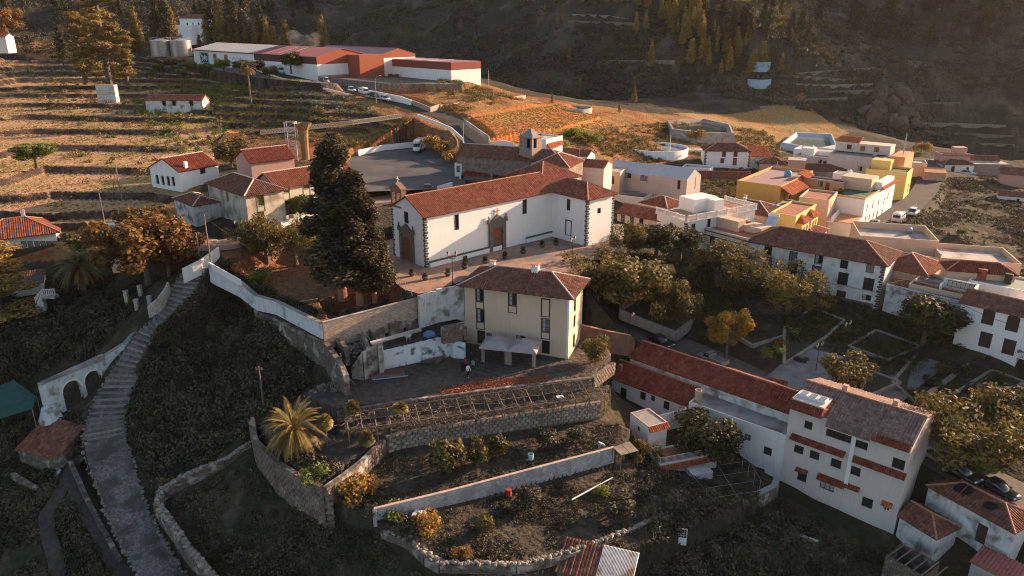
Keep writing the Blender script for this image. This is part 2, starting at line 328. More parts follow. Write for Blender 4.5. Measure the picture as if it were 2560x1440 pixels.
def at_foot(px, py, z, z2, back=0.0):
    """the pixel of the point straight under (px, py, z) at height z2, moved back a little"""
    p = PZ(px, py, z); d = Vector((p.x, p.y, 0)).normalized()*back; q = proj((p.x+d.x, p.y+d.y, z2)); return (q[0], q[1], z2)
F_ = at_foot
PADS = {   # level places: corner pixels with their heights
'plaza': [(935,655,5),(965,690,5),(1012,724,5),(1050,735,5),(1140,708,5),(1180,690,5),(1400,688,5),(1450,690,5),(1480,650,5),(1560,640,5),(1560,560,5),(1400,560,5),(1160,560,5),(960,600,5)],
'garden': [(520,665,5),(640,730,3.4),(690,760,3.1),(806,815,3),(1035,742,3),(960,690,3.1),(800,640,4.2),(640,610,6)],
'ruinyard': [(800,812,-.8),(1035,768,-.8),(1165,750,-.8),F_(1163,858,-.9,-.8,.35),F_(1128,838,-.1,-.8,.35),F_(1040,858,-.3,-.8,.35),F_(952,878,-.4,-.8,.35),(886,900,-.8),(850,890,-.8)],
'yard': [(862,940,-3),F_(952,878,-.4,-3,.1),F_(1040,858,-.3,-3,.1),F_(1128,838,-.1,-3,.1),F_(1163,858,-.9,-3,.1),(1164,780,-3),(1455,800,-3),(1530,890,-3.6),F_(1480,942,-3.3,-3.3,.2),F_(1200,975,-3.3,-3.3,.2),F_(1000,1002,-3.3,-3.3,.2),F_(842,1028,-3.4,-3.3,.2),(760,990,-3.3)],
'pergola': [F_(842,1028,-3.4,-4.8),F_(1000,1002,-3.3,-4.8),F_(1200,975,-3.3,-4.8),F_(1480,942,-3.3,-4.8),(1530,960,-4.9),F_(1500,1003,-4.75,-4.8,.2),F_(1200,1048,-4.75,-4.8,.2),F_(1000,1080,-4.75,-4.8,.2),(965,1090,-4.8),(845,1085,-5)],
'orchard': [F_(965,1092,-4.8,-6.9),F_(1000,1080,-4.75,-6.9),F_(1200,1048,-4.75,-6.9),F_(1500,1003,-4.75,-6.9),(1580,1078,-7.6),(1560,1118,-7.6),F_(1535,1118,-6.9,-7.4,.15),F_(935,1272,-6.6,-7.2,.15),(850,1250,-7.3),(800,1235,-7.2)],
'palmterrace': [(640,1055,-5.2),(720,1155,-5.6),(800,1215,-5.7),(860,1190,-5.6),(960,1105,-5.2),(965,1090,-5.1),(845,1085,-5.1)],
'lower': [F_(935,1272,-6.6,-8.6,-.1),F_(1535,1118,-6.9,-8.9,-.1),(1700,1190,-10.2),(1900,1235,-11.5),(1860,1272,-11.5),(1560,1375,-9.8),(1300,1405,-9.2),(1100,1400,-8.9)],
'parking': [(880,385,9.5),(1035,358,9.5),(1100,375,9.5),(1160,420,9.5),(1165,470,9.5),(890,480,9.5),(850,440,9.5)],
'redfield': [(1110,290,16.3),(1400,255,15.5),(1500,295,11.5),(1400,320,12),(1220,335,14)],
'factory': [(470,172,22.4),(650,192,23.6),(800,204,23.3),(1000,209,22.4),(1160,212,22),(1130,190,22),(960,170,22.5),(905,165,23),(560,140,24.4),(470,140,25)],
}
PADW = {k: W(v) for k, v in PADS.items()}; PADP = {k: planefit(v) for k, v in PADW.items()}
ROADS = {   # centre pixel, height, width
'hill_road': [(560,150,24.8,7),(640,168,24,7),(700,188,23,7),(830,215,21,7),(950,243,19,7),(1060,275,17,7),(1130,300,15.2,7),(1180,335,13.2,7.5),(1197,380,11.4,7.5),(1200,430,9.9,7.5),(1185,470,8.6,7.5)],
'village_street': [(1940,640,-3,9),(2060,598,-2,8),(2150,572,-1.6,7.5),(2230,540,-1.1,7),(2290,500,-1,6),(2320,460,-.9,6),(2325,420,-.6,6),(2300,395,-.2,5)],
'cobbled_lane': [(560,612,8,6.5),(525,650,7,5),(490,680,5.7,4.2),(450,735,3.6,3.9),(410,785,1.5,3.6),(370,830,-.6,3.6),(330,895,-3.4,4),(300,960,-5.9,4.5),(268,1040,-8,4.6),(262,1100,-9.2,4.8),(285,1180,-10.5,4.4),(315,1270,-12,4.0),(365,1370,-13.2,3.8),(430,1480,-14.5,3.8)],
'footpath': [(205,1140,-11,1.8),(180,1180,-12.2,2),(215,1260,-13,2.2),(265,1350,-14,2.2),(320,1450,-15,2.2)],
'lower_footpath': [(180,1180,-12.2,1.8),(135,1255,-13.4,1.6),(115,1300,-14.2,1.6),(150,1440,-16,1.6)],
'park_street': [(1475,772,-2.9,6),(1550,806,-4.5,7),(1650,850,-6.5,8),(1770,905,-7.5,9),(1880,955,-8.2,9),(2010,1000,-8.8,7),(2150,1060,-9.3,6),(2280,1110,-9.6,6),(2420,1180,-9.8,7),(2600,1270,-10.5,7)],
'church_street': [(1185,470,8.6,7),(1090,485,8.2,7),(960,500,8,7),(800,540,8,7),(700,570,8,6.5),(560,612,8,6.5),(470,600,8.4,5),(400,570,8.6,4)],
}
def smooth_line(pts, sub=5):
    P = []
    for i in range(len(pts)-1):
        p0 = Vector(pts[max(0, i-1)]); p1 = Vector(pts[i]); p2 = Vector(pts[i+1]); p3 = Vector(pts[min(len(pts)-1, i+2)])
        for k in range(sub):
            t = k/sub; P.append(tuple(.5*((2*p1)+(p2-p0)*t+(2*p0-5*p1+4*p2-p3)*t*t+(3*p1-p0-3*p2+p3)*t**3)))
    return P+[tuple(pts[-1])]
ROADW = {k: smooth_line(W(v)) for k, v in ROADS.items()}
TERR = W([(-40,120,26),(330,130,26),(470,190,21),(560,330,12),(520,420,10.5),(450,500,9),(250,560,7.5),(-60,560,7.5)])
MIDT = W([(330,130,26),(640,175,24.5),(940,245,20.7),(1050,300,16.5),(760,330,13),(560,330,12),(470,190,21)])
TPL = planefit([tuple(PZ(*g)) for g in GC if inside(np.array([PZ(*g).x]), np.array([PZ(*g).y]), TERR)[0]]+TERR)
def height(x, y, detail=True):
    x = np.asarray(x, float); y = np.asarray(y, float); r = np.hypot(x, y); az = np.degrees(np.arctan2(x, y))
    z = rbf(x, y); E = np.interp(az, EAZ, ERR); dd = r-E
    if detail:
        n = fbm(x, y, 14, 4); kt = inside(x, y, TERR); z = z+n*np.where(kt, .25, .9)
        bd, _, _ = polydist(x, y, TERR+[TERR[0]]); wb = np.clip(bd/12, 0, 1)*kt; a, b, c = TPL; z = z*(1-wb)+wb*(.1*z+.9*(a*x+b*y+c)); z = z+vnoise(x, y, 45, 2)*.5*kt
        t = z/1.3; f = t-np.floor(t); q = 1.3*(np.floor(t)+np.clip((f-.83)/.17, 0, 1))   # terrace walls with level strips between
        z = np.where(kt, q+n*.06, z)
        t = z/1.5+fbm(x, y, 25, 2, 3)*.5; f = t-np.floor(t); q = z+1.5*(np.clip((f-.76)/.24, 0, 1)-f)
        k = inside(x, y, MIDT); z = np.where(k, z*.15+q*.85, z)
    # the ravine beyond the last fields and the mountain side over it
    s = np.clip(dd/45, 0, 1); s = s*s*(3-2*s); ze = np.clip(z, -40, 45)
    cap = np.interp(az, [-180,-60,-20,20,34,44,52,60,75,90,180], [60,200,330,360,330,270,190,150,90,60,60])  # unseen crest heights shaped to shade the mountainside and spare the village
    rise = np.clip(dd-30, 0, None)*np.interp(az, [-40,-20,-6,4,14,24,40], [.26,.22,.18,.20,.34,.41,.42]); rise = cap*np.tanh(rise/cap)
    hill = np.minimum(ze, 25)-22*s+rise
    sp = [(108,335,0,0),(100,370,8,0),(86,420,20,0),(66,490,36,0),(45,600,55,0)]
    d, zs, _ = polydist(x, y, sp); sg = np.exp(-(d/62)**2)
    if detail: hill = hill+(1-sg*.8)*np.clip(dd/60, 0, 1)*(fbm(x, y, 60, 5, 2)*13+np.abs(fbm(x, y, 130, 3, 5))*np.interp(az, [-30,0,15], [5,8,16]))
    # sunlit spur with terraces
    hill = hill+sg*(38+zs*.45)*np.clip(dd/45, 0, 1)
    if detail:
        t = hill/3.4+fbm(x, y, 70, 3, 3)*1.6; f = t-np.floor(t); hill = hill+3.4*(np.clip((f-.7)/.3, 0, 1)-f)*.75*np.clip((az-1)/5, 0, 1)*np.clip(dd/40, 0, 1)
    z = np.where(dd > 0, z*(1-s)+hill*s, z)
    for k in ('redfield', 'factory', 'garden', 'ruinyard', 'yard', 'palmterrace', 'pergola', 'orchard', 'lower', 'parking', 'plaza'):
        a, b, c = PADP[k]; m = inside(x, y, PADW[k])
        z = np.where(m, a*x+b*y+c-(.06 if k in ('plaza', 'parking') else 0)+(n*.08 if detail else 0)*(k not in ('plaza', 'parking')), z)
    for k, v in ROADW.items():
        d, zr, wr = polydist(x, y, v); t = np.clip((d-wr/2-.3)/1.6, 0, 1); z = np.where(t < 1, (zr-.12)*(1-t)+z*t, z)
    return z
_T = np.concatenate([np.linspace(45, 200, 320), np.linspace(201, 900, 500)])
def G(px, py):
    """the ground point seen at a pixel"""
    d = ray(px, py); x = d[0]*_T; y = d[1]*_T; z = CAMZ+d[2]*_T; h = height(x, y); k = np.argmax(z < h)
    if not (z < h).any(): return PD(px, py, 880)
    k = max(k, 1); a0 = z[k-1]-h[k-1]; a1 = z[k]-h[k]; t = _T[k-1]+(_T[k]-_T[k-1])*a0/(a0-a1+1e-9)
    return Vector((d[0]*t, d[1]*t, CAMZ+d[2]*t))
def gz(x, y): return float(height(np.array([x]), np.array([y]))[0])
# ---------------------------------------------------------------- ground colours (what grows or lies there, with some sun and shade painted in)
def fields():
    dirt = np.array((.075, .058, .042)); return dirt
def ground_colour(x, y, z):
    n1 = fbm(x, y, 9, 5, 1)[..., None]; n2 = fbm(x, y, 2.2, 3, 4)[..., None]; n3 = fbm(x, y, 30, 3, 6)[..., None]
    C = np.zeros(x.shape+(3,))+np.array((.050, .042, .030))
    mixc = lambda C, c, t: C*(1-np.clip(t, 0, 1))+np.array(c)*np.clip(t, 0, 1)
    C = mixc(C, (.040, .041, .021), .5+n1*1.5); C = mixc(C, (.085, .066, .048), (n2-.05)*2.5)
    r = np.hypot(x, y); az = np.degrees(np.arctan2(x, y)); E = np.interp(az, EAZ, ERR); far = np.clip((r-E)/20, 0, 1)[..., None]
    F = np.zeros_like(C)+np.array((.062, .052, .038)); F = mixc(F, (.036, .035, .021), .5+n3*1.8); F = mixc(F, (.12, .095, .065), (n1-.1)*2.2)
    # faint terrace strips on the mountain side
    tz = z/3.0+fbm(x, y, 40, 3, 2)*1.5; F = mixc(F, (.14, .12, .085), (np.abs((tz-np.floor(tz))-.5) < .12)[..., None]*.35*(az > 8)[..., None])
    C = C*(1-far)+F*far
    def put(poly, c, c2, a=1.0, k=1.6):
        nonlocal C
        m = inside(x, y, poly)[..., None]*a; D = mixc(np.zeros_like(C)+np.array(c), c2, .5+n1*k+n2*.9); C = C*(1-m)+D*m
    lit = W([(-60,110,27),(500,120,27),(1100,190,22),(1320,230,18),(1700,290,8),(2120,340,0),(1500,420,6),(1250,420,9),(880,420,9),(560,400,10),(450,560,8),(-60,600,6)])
    put(lit, (.20, .085, .035), (.27, .15, .055))  # sunlit fields, part of the sun put into the soil colour
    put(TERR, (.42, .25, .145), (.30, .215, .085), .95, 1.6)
    put(MIDT, (.55, .25, .085), (.38, .27, .08), 1.0)  # colour raised to stand in for sun the slope only grazes
    put(W([(1110,285,17.5),(1400,250,15.5),(1530,300,11),(1600,330,9),(1400,345,10),(1240,400,9),(1170,330,14)]), (.40, .125, .035), (.32, .17, .05))
    put(W([(700,325,12),(1050,290,16),(1140,330,14),(1150,420,10),(1060,360,9.5),(880,370,10),(760,400,10)]), (.27, .10, .045), (.20, .12, .06))
    put(W([(1680,295,7),(2000,300,2),(2120,345,0),(1950,380,1.5),(1860,330,4)]), (.34, .18, .06), (.28, .2, .09))
    put(W([(2060,470,-1),(2560,440,-3.5),(2700,700,-5),(2200,640,-4),(2120,600,-3)]), (.042, .038, .024), (.062, .054, .032))  # valley field, its shade put into the soil colour
    for k, c, c2 in (('ruinyard', (.07, .055, .045), (.10, .085, .07)), ('yard', (.075, .062, .054), (.095, .08, .068)), ('pergola', (.05, .043, .034), (.075, .06, .045)), ('orchard', (.052, .044, .034), (.07, .058, .042)), ('lower', (.055, .046, .034), (.075, .064, .046)),
                     ('palmterrace', (.06, .056, .045), (.08, .07, .055)), ('garden', (.24, .10, .055), (.15, .095, .05)), ('factory', (.14, .12, .10), (.18, .15, .12))):
        put(PADW[k], c, c2, 1.0, 1.0)
    # terrace risers: dark loose stone
    g = np.abs(np.gradient(z, axis=0))+np.abs(np.gradient(z, axis=1))
    k = (inside(x, y, TERR) | inside(x, y, MIDT)) & (g > .24); C = np.where(k[..., None], C*.0+np.array((.065, .045, .036))*(1+n2*1.2), C)
    return np.clip(C, .01, .8)
def polar_sheet():
    a = np.concatenate([np.linspace(-180, -42, 60)[:-1], np.linspace(-42, 42, 760)[:-1], np.linspace(42, 180, 60)])
    r = np.concatenate([[5, 20, 35], np.exp(np.linspace(math.log(48), math.log(340), 520)), np.exp(np.linspace(math.log(345), math.log(2600), 170))])
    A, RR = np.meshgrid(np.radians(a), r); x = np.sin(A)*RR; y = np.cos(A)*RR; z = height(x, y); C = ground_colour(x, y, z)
    nr, na = x.shape; V = np.stack([x, y, z], -1).reshape(-1, 3); i = np.arange(nr*na).reshape(nr, na)
    F = np.stack([i[:-1, :-1], i[:-1, 1:], i[1:, 1:], i[1:, :-1]], -1).reshape(-1, 4)[:, ::-1]
    me = bpy.data.meshes.new('ground'); me.vertices.add(len(V)); me.vertices.foreach_set('co', V.ravel()); me.loops.add(F.size); me.loops.foreach_set('vertex_index', F.ravel())
    me.polygons.add(len(F)); me.polygons.foreach_set('loop_start', np.arange(0, F.size, 4)); me.update(calc_edges=True)
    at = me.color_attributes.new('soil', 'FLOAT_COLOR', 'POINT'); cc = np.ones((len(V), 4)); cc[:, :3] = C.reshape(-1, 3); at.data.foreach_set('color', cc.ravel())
    m = bpy.data.materials.new('soil_grass_and_scrub'); m.use_nodes = True; n = m.node_tree.nodes; L = m.node_tree.links; b = n['Principled BSDF']; b.inputs['Roughness'].default_value = .95; b.inputs['Specular IOR Level'].default_value = .1
    va = n.new('ShaderNodeVertexColor'); va.layer_name = 'soil'; tc = n.new('ShaderNodeTexCoord')
    t = n.new('ShaderNodeTexNoise'); t.inputs['Scale'].default_value = 1.3; t.inputs['Detail'].default_value = 9; t.inputs['Roughness'].default_value = .75; L.new(tc.outputs['Object'], t.inputs['Vector'])
    mr = n.new('ShaderNodeMapRange'); mr.inputs[1].default_value = .3; mr.inputs[2].default_value = .7; mr.inputs[3].default_value = .45; mr.inputs[4].default_value = 1.6; L.new(t.outputs[0], mr.inputs[0])
    x = n.new('ShaderNodeMix'); x.data_type = 'RGBA'; x.blend_type = 'MULTIPLY'; x.inputs[0].default_value = 1; L.new(va.outputs[0], x.inputs[6]); L.new(mr.outputs[0], x.inputs[7]); L.new(x.outputs[2], b.inputs['Base Color'])
    t2 = n.new('ShaderNodeTexNoise'); t2.inputs['Scale'].default_value = 1.6; t2.inputs['Detail'].default_value = 8; L.new(tc.outputs['Object'], t2.inputs['Vector'])
    bp = n.new('ShaderNodeBump'); bp.inputs['Strength'].default_value = .9; bp.inputs['Distance'].default_value = .35; L.new(t2.outputs[0], bp.inputs['Height']); L.new(bp.outputs[0], b.inputs['Normal'])
    me.materials.append(m); me.polygons.foreach_set('use_smooth', np.ones(len(F), bool))
    o = bpy.data.objects.new('ground', me); COL.objects.link(o); return tag(o, kind='structure')
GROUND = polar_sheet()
# ---------------------------------------------------------------- building kit
RJ = random.Random(77)
def tile_ribs(mb, poly, e0, e1, pitch=.34, wid=.20, hgt=.11, over=.0):
    """half-round tile rows running up the slope over a flat roof face; e0-e1 is its eave"""
    e0, e1 = Vector(e0), Vector(e1); ex = (e1-e0).normalized(); P = [Vector(p) for p in poly]
    nrm = Vector((0, 0, 0))
    for i in range(len(P)): nrm += P[i].cross(P[(i+1) % len(P)])
    nrm.normalize()
    if nrm.z < 0: nrm = -nrm
    up = nrm.cross(ex).normalized()
    if up.z < 0: up = -up
    q = [((p-e0).dot(ex), (p-e0).dot(up)) for p in P]; a0 = min(t[0] for t in q); a1 = max(t[0] for t in q)
    n = max(1, int((a1-a0)/pitch)); st = (a1-a0)/n
    for k in range(n):
        s = a0+(k+.5)*st; hits = []
        for i in range(len(q)):
            (x0, y0), (x1, y1) = q[i], q[(i+1) % len(q)]
            if (x0 <= s) != (x1 <= s): hits.append(y0+(y1-y0)*(s-x0)/(x1-x0))
        if len(hits) < 2: continue
        t0, t1 = min(hits), max(hits)
        if t1-t0 < .15: continue
        t0 -= over+RJ.uniform(0, .13); jz = RJ.uniform(-.025, .03); jx = RJ.uniform(-.04, .04)
        vs = []
        for t in (t0, t1):
            for dx, dz in ((-wid/2, -.01), (-wid*.32, hgt*.8), (wid*.32, hgt*.8), (wid/2, -.01)):
                vs.append(e0+ex*(s+dx+(jx if t == t0 else 0))+up*t+nrm*(dz+jz))
        mb.add(vs, [(0, 4, 5, 1), (1, 5, 6, 2), (2, 6, 7, 3), (0, 1, 2, 3)])
def slab(mb, poly, th=.12):
    n = len(poly); P = [Vector(p) for p in poly]
    mb.add(P+[p-Vector((0, 0, th)) for p in P], [tuple(range(n)), tuple(range(n, 2*n))[::-1]]+[(i, n+i, n+(i+1) % n, (i+1) % n) for i in range(n)])
class Bld:
    """a building in its own frame: x along the front wall, y away into the depth, z up from z0"""
    def __init__(s, name, label, cat, A, B, D, z0, H, wall, zref=None, group=None, base=0.0, W=None):
        zr = z0 if zref is None else z0+zref
        a = PZ(A[0], A[1], zr) if not isinstance(A, Vector) else A; b = PZ(B[0], B[1], zr) if not isinstance(B, Vector) else B
        a = Vector((a.x, a.y, z0)); b = Vector((b.x, b.y, z0))
        s.A = a; s.W = (b-a).length if W is None else W; s.D = D; s.H = H; s.z0 = z0; s.ux = (b-a).normalized(); s.uy = Vector((-s.ux.y, s.ux.x, 0)); s.base = base
        s.rz = math.atan2(s.ux.y, s.ux.x); s.o = thing(name, label, cat, a, s.rz, group); s.wm = wall; s.op = [[], [], [], []]; s.wx = []
    def loc(s, x, y, z=0): return s.A+s.ux*x+s.uy*y+Vector((0, 0, z))
    def wallframe(s, k):
        return [((0, 0), (1, 0), s.W), ((s.W, 0), (0, 1), s.D), ((s.W, s.D), (-1, 0), s.W), ((0, s.D), (0, -1), s.D)][k]
    def open(s, k, px, py, w, h, kind='win', u=None, z=None, **kw):
        """an opening centred on a pixel of wall k (0 front, 1 right, 2 back, 3 left)"""
        if u is None:
            (ox, oy), (dx, dy), wd = s.wallframe(k)
            O = s.loc(ox, oy); d = s.ux*dx+s.uy*dy; u, zz = on_wall(px, py, O, d); z = zz-s.z0
        if kind in ('door', 'gate'): z = z
        s.op[k].append((u-w/2, u+w/2, z-h/2, z+h/2, kind, kw)); return s
    def walls(s, top=None, thick=None):
        mb = MB(); H = s.H
        for k in range(4):
            (ox, oy), (dx, dy), wd = s.wallframe(k); nx, ny = dy, -dx
            ops = [(max(.05, a), min(wd-.05, b), max(.02, c), min(H-.05, d), kd, kw) for a, b, c, d, kd, kw in s.op[k] if b > .1 and a < wd-.1]
            us = sorted({0, wd, *[o[0] for o in ops], *[o[1] for o in ops]}); zs = sorted({-s.base, 0, H, *[o[2] for o in ops], *[o[3] for o in ops]})
            P = lambda u, z, dp=0: (ox+dx*u-nx*dp, oy+dy*u-ny*dp, z)
            for i in range(len(us)-1):
                for j in range(len(zs)-1):
                    um, zm = (us[i]+us[i+1])/2, (zs[j]+zs[j+1])/2
                    if any(o[0] < um < o[1] and o[2] < zm < o[3] for o in ops): continue
                    mb.quad(P(us[i], zs[j]), P(us[i+1], zs[j]), P(us[i+1], zs[j+1]), P(us[i], zs[j+1]))
            for a, b, c, d, kd, kw in ops:
                r = kw.get('deep', .22)
                mb.quad(P(a, c), P(a, c, r), P(a, d, r), P(a, d)); mb.quad(P(b, c, r), P(b, c), P(b, d), P(b, d, r))
                mb.quad(P(a, c, r), P(a, c), P(b, c), P(b, c, r)); mb.quad(P(a, d), P(a, d, r), P(b, d, r), P(b, d))
                s.fit(k, P, a, b, c, d, kd, kw, r)
        s.wallobj = mb.build('wall', s.wm, s.o); return s
    def fit(s, k, P, a, b, c, d, kd, kw, r):
        fm = kw.get('frame', wood_dk); gm = kw.get('glass', glass); ar = kw.get('arch', 0)
        def bx(mb, u0, u1, z0, z1, d0, d1):
            q = [P(u0, z0, d0), P(u1, z0, d0), P(u1, z0, d1), P(u0, z0, d1)]; t = [P(u0, z1, d0), P(u1, z1, d0), P(u1, z1, d1), P(u0, z1, d1)]
            mb.add(q+t, [(0,3,2,1),(4,5,6,7),(0,1,5,4),(1,2,6,5),(2,3,7,6),(3,0,4,7)])
        nm = {'win': 'window', 'door': 'door', 'gate': 'garage_door', 'blind': 'window', 'void': 'doorway'}[kd]
        f = MB(); w = .075; dp = r-.07 if kd != 'gate' else r-.1
        if kd == 'void':
            bx(f, a, b, c, d, r+.5, r+.55); f.build(nm, glass, s.o); return
        bx(f, a, a+w, c, d, dp-.03, r+.02); bx(f, b-w, b, c, d, dp-.03, r+.02); bx(f, a+w, b-w, d-w, d, dp-.03, r+.02); bx(f, a+w, b-w, c, c+w, dp-.03, r+.02)
        if kd == 'win':
            nb = kw.get('bars', (1, 1))
            for i in range(nb[0]): u = a+(b-a)*(i+1)/(nb[0]+1); bx(f, u-.025, u+.025, c+w, d-w, dp-.01, r)
            for i in range(nb[1]): z = c+(d-c)*(i+1)/(nb[1]+1); bx(f, a+w, b-w, z-.02, z+.02, dp-.01, r)
        o = f.build(nm, fm, s.o)
        if kd == 'win' and gm is glass: rv = RJ.random(); gm = glass_pale if rv < .22 else glass; kw = dict(kw, curtain=kw.get('curtain') or rv > .7)
        p = MB(); bx(p, a+w*.6, b-w*.6, c+w*.6, d-w*.6, dp+.035, dp+.06); lm = gm if kd in ('win', 'blind') else kw.get('leaf', wood_dk)
        po = p.build('pane' if kd in ('win', 'blind') else 'leaf', lm, o)
        if kw.get('curtain'): q = MB(); bx(q, a+w, a+(b-a)*.42, c+w, d-w, dp+.02, dp+.03); q.build('curtain', curtain, o)
        if kd == 'win' and kw.get('sill'):
            q = MB(); bx(q, a-.1, b+.1, c-.09, c-.005, -.14, .0); q.build('sill', kw['sill'], o)
        if kw.get('apron'):   # framed wall panel under the window, as on island houses
            q = MB(); h = kw['apron']; z1, z0 = c-.02, c-h
            bx(q, a-.07, a+.04, z0, d+.06, -.04, -.002); bx(q, b-.04, b+.07, z0, d+.06, -.04, -.002); bx(q, a-.07, b+.07, z0-.1, z0, -.045, -.002); bx(q, a-.07, b+.07, d+.06, d+.16, -.045, -.002); bx(q, a+.04, b-.04, c-.1, c, -.04, -.002)
            q.build('surround', fm, o)
        if kw.get('trim'):
            q = MB(); tm = kw['trim']; g = kw.get('tw', .14)
            bx(q, a-g, a, c-g, d+g, -.04, -.002); bx(q, b, b+g, c-g, d+g, -.04, -.002); bx(q, a, b, d, d+g, -.04, -.002)
            if kd == 'win': bx(q, a, b, c-g, c, -.04, -.002)
            q.build('surround', tm, o)
        if ar:  # arched head
            q = MB(); n = 10; cx = (a+b)/2; rr = (b-a)/2
            pts = [P(cx-rr*math.cos(math.pi*i/n), d-.01+ar*math.sin(math.pi*i/n), -.012) for i in range(n+1)]
            q.poly(pts); q.build('arched_head', lm if kd != 'win' else fm, o)
        if kw.get('awn'):     # little tiled canopy
            q = MB(); z = d+.5; g = .25; dpth = .6
            pl = [P(a-g, d+.15, -dpth), P(b+g, d+.15, -dpth), P(b+g, z, -.003), P(a-g, z, -.003)]; slab(q, pl, .08); tile_ribs(q, pl, pl[0], pl[1], .26)
            q.build('tiled_canopy', tiles_bright, o)
    def roof(s, kind, pitch=24, over=.45, m=None, rm=None, faces=None, H=None, x0=0, x1=None, y0=0, y1=None, name='roof', cut=None, ribs=True, ridges=True, slabth=.12):
        m = m or tiles_red; rm = rm or ridge_m; H = s.H if H is None else H; x1 = s.W if x1 is None else x1; y1 = s.D if y1 is None else y1
        tp = math.tan(R(pitch)); W_, D_ = x1-x0, y1-y0; o = over; e = H-o*tp*.0
        X0, X1, Y0, Y1 = x0-o, x1+o, y0-o, y1+o; F = []; rid = []
        if kind == 'hip':
            if W_ >= D_: h = (D_/2+o)*tp; r0, r1 = (x0+D_/2, (Y0+Y1)/2, e+h), (x1-D_/2, (Y0+Y1)/2, e+h)
            else: h = (W_/2+o)*tp; r0, r1 = ((X0+X1)/2, y0+W_/2, e+h), ((X0+X1)/2, y1-W_/2, e+h)
            a, b, c, d = (X0, Y0, e), (X1, Y0, e), (X1, Y1, e), (X0, Y1, e)
            if W_ >= D_: F = [[a, b, r1, r0], [b, c, r1], [c, d, r0, r1], [d, a, r0]]
            else: F = [[a, b, r0], [b, c, r1, r0], [c, d, r1], [d, a, r0, r1]]
            rid = [(r0, r1)]+([(a, r0), (d, r0), (b, r1), (c, r1)] if W_ >= D_ else [(a, r0), (b, r0), (c, r1), (d, r1)])
        elif kind == 'gx':
            h = (D_/2+o)*tp; ym = (Y0+Y1)/2; a, b, c, d = (X0, Y0, e), (X1, Y0, e), (X1, Y1, e), (X0, Y1, e); r0, r1 = (X0, ym, e+h), (X1, ym, e+h)
            F = [[a, b, r1, r0], [c, d, r0, r1]]; rid = [(r0, r1)]
            g = MB(); hh = e+(D_/2+o)*tp-.02
            for x in (x0, x1): g = MB(); g.add([(x, y0, H-.01), (x, y1, H-.01), (x, (y0+y1)/2, hh-.1)], [(0, 1, 2)]); g.build('gable', s.wm, s.o)
        elif kind == 'hx0':   # gable at the left, hip at the right
            h = (D_/2+o)*tp; ym = (Y0+Y1)/2; a, b, c, d = (X0, Y0, e), (X1, Y0, e), (X1, Y1, e), (X0, Y1, e); r0, r1 = (X0, ym, e+h), (x1-D_/2, ym, e+h)
            F = [[a, b, r1, r0], [b, c, r1], [c, d, r0, r1]]; rid = [(r0, r1), (b, r1), (c, r1)]
            g = MB(); g.add([(x0, y0, H-.01), (x0, y1, H-.01), (x0, (y0+y1)/2, e+h-.1)], [(0, 1, 2)]); g.build('gable', s.wm, s.o)
        elif kind == 'gy':
            h = (W_/2+o)*tp; xm = (X0+X1)/2; a, b, c, d = (X0, Y0, e), (X1, Y0, e), (X1, Y1, e), (X0, Y1, e); r0, r1 = (xm, Y0, e+h), (xm, Y1, e+h)
            F = [[b, c, r1, r0], [d, a, r0, r1]]; rid = [(r0, r1)]
            g = MB(); hh = e+h-.1
            for y in (y0, y1): g = MB(); g.add([(x0, y, H-.01), (x1, y, H-.01), ((x0+x1)/2, y, hh)], [(0, 1, 2)]); g.build('gable', s.wm, s.o)
        elif kind == 'shed':  # falls to the front
            F = [[(X0, Y0, e), (X1, Y0, e), (X1, Y1, e+(Y1-Y0)*tp), (X0, Y1, e+(Y1-Y0)*tp)]]
            g = MB(); zt = H+(y1-y0+o)*tp-.14
            g.add([(x0, y0, H-.01), (x0, y1, H-.01), (x0, y1, zt), (x1, y1, zt), (x1, y1, H-.01), (x1, y0, H-.01)], [(0, 1, 2), (5, 4, 3), (1, 4, 3, 2)]); g.build('gable', s.wm, s.o)
        elif kind == 'flat':
            ph = kw_ph = pitch if pitch < 3 else .5; g = MB(); t = .2
            for b_ in ((x0, x1, y0, y0+t), (x0, x1, y1-t, y1), (x0, x0+t, y0+t, y1-t), (x1-t, x1, y0+t, y1-t)): g.box(*b_, H, H+ph)
            g.build('parapet', rm if rm is not ridge_m else s.wm, s.o); q = MB(); q.box(x0+t, x1-t, y0+t, y1-t, H-.2, H+.04); return q.build(name, m, s.o)
        mb = MB()
        for p in F: slab(mb, p, slabth)
        ro = mb.build(name, m, s.o)
        if ribs:
            rb = MB()
            for p in F: tile_ribs(rb, p, p[0], p[1])
            rb.build('tile_rows', m, ro, kind='stuff')
        if ridges:
            for a, b in rid:
                g = MB(); g.tube(Vector(a)+Vector((0, 0, .05)), Vector(b)+Vector((0, 0, .05)), .13, n=6); g.build('ridge_cap', rm, ro)
        return ro
    def part(s, name, m, fn, parent=None, **kw):
        mb = MB(); fn(mb); return mb.build(name, m, parent or s.o, **kw)
    def quoins(s, k_corner, m=stone_dk, n=None, w=.55, alt=.38, h=.34, z0=0, z1=None):
        """dressed corner stones, long and short in turn; corner 0 front left, 1 front right, 2 back right, 3 back left"""
        z1 = s.H-.15 if z1 is None else z1; cx, cy = [(0, 0), (s.W, 0), (s.W, s.D), (0, s.D)][k_corner]; sx = 1 if k_corner in (0, 3) else -1; sy = 1 if k_corner < 2 else -1
        n = int((z1-z0)/(h+.07)); st = (z1-z0)/n; key = ('q', round(st, 2), w, alt, sx, sy)
        for par in (0, 1):
            if (key, par) not in QM:
                mb = MB(); a, b = (w, alt) if par else (alt, w)
                x = sorted((-sx*.03, sx*a)); y = sorted((-sy*.03, sy*b)); mb.box(x[0], x[1], y[0], y[1], 0, st-.07); QM[(key, par)] = mb.mesh('quoin', m)
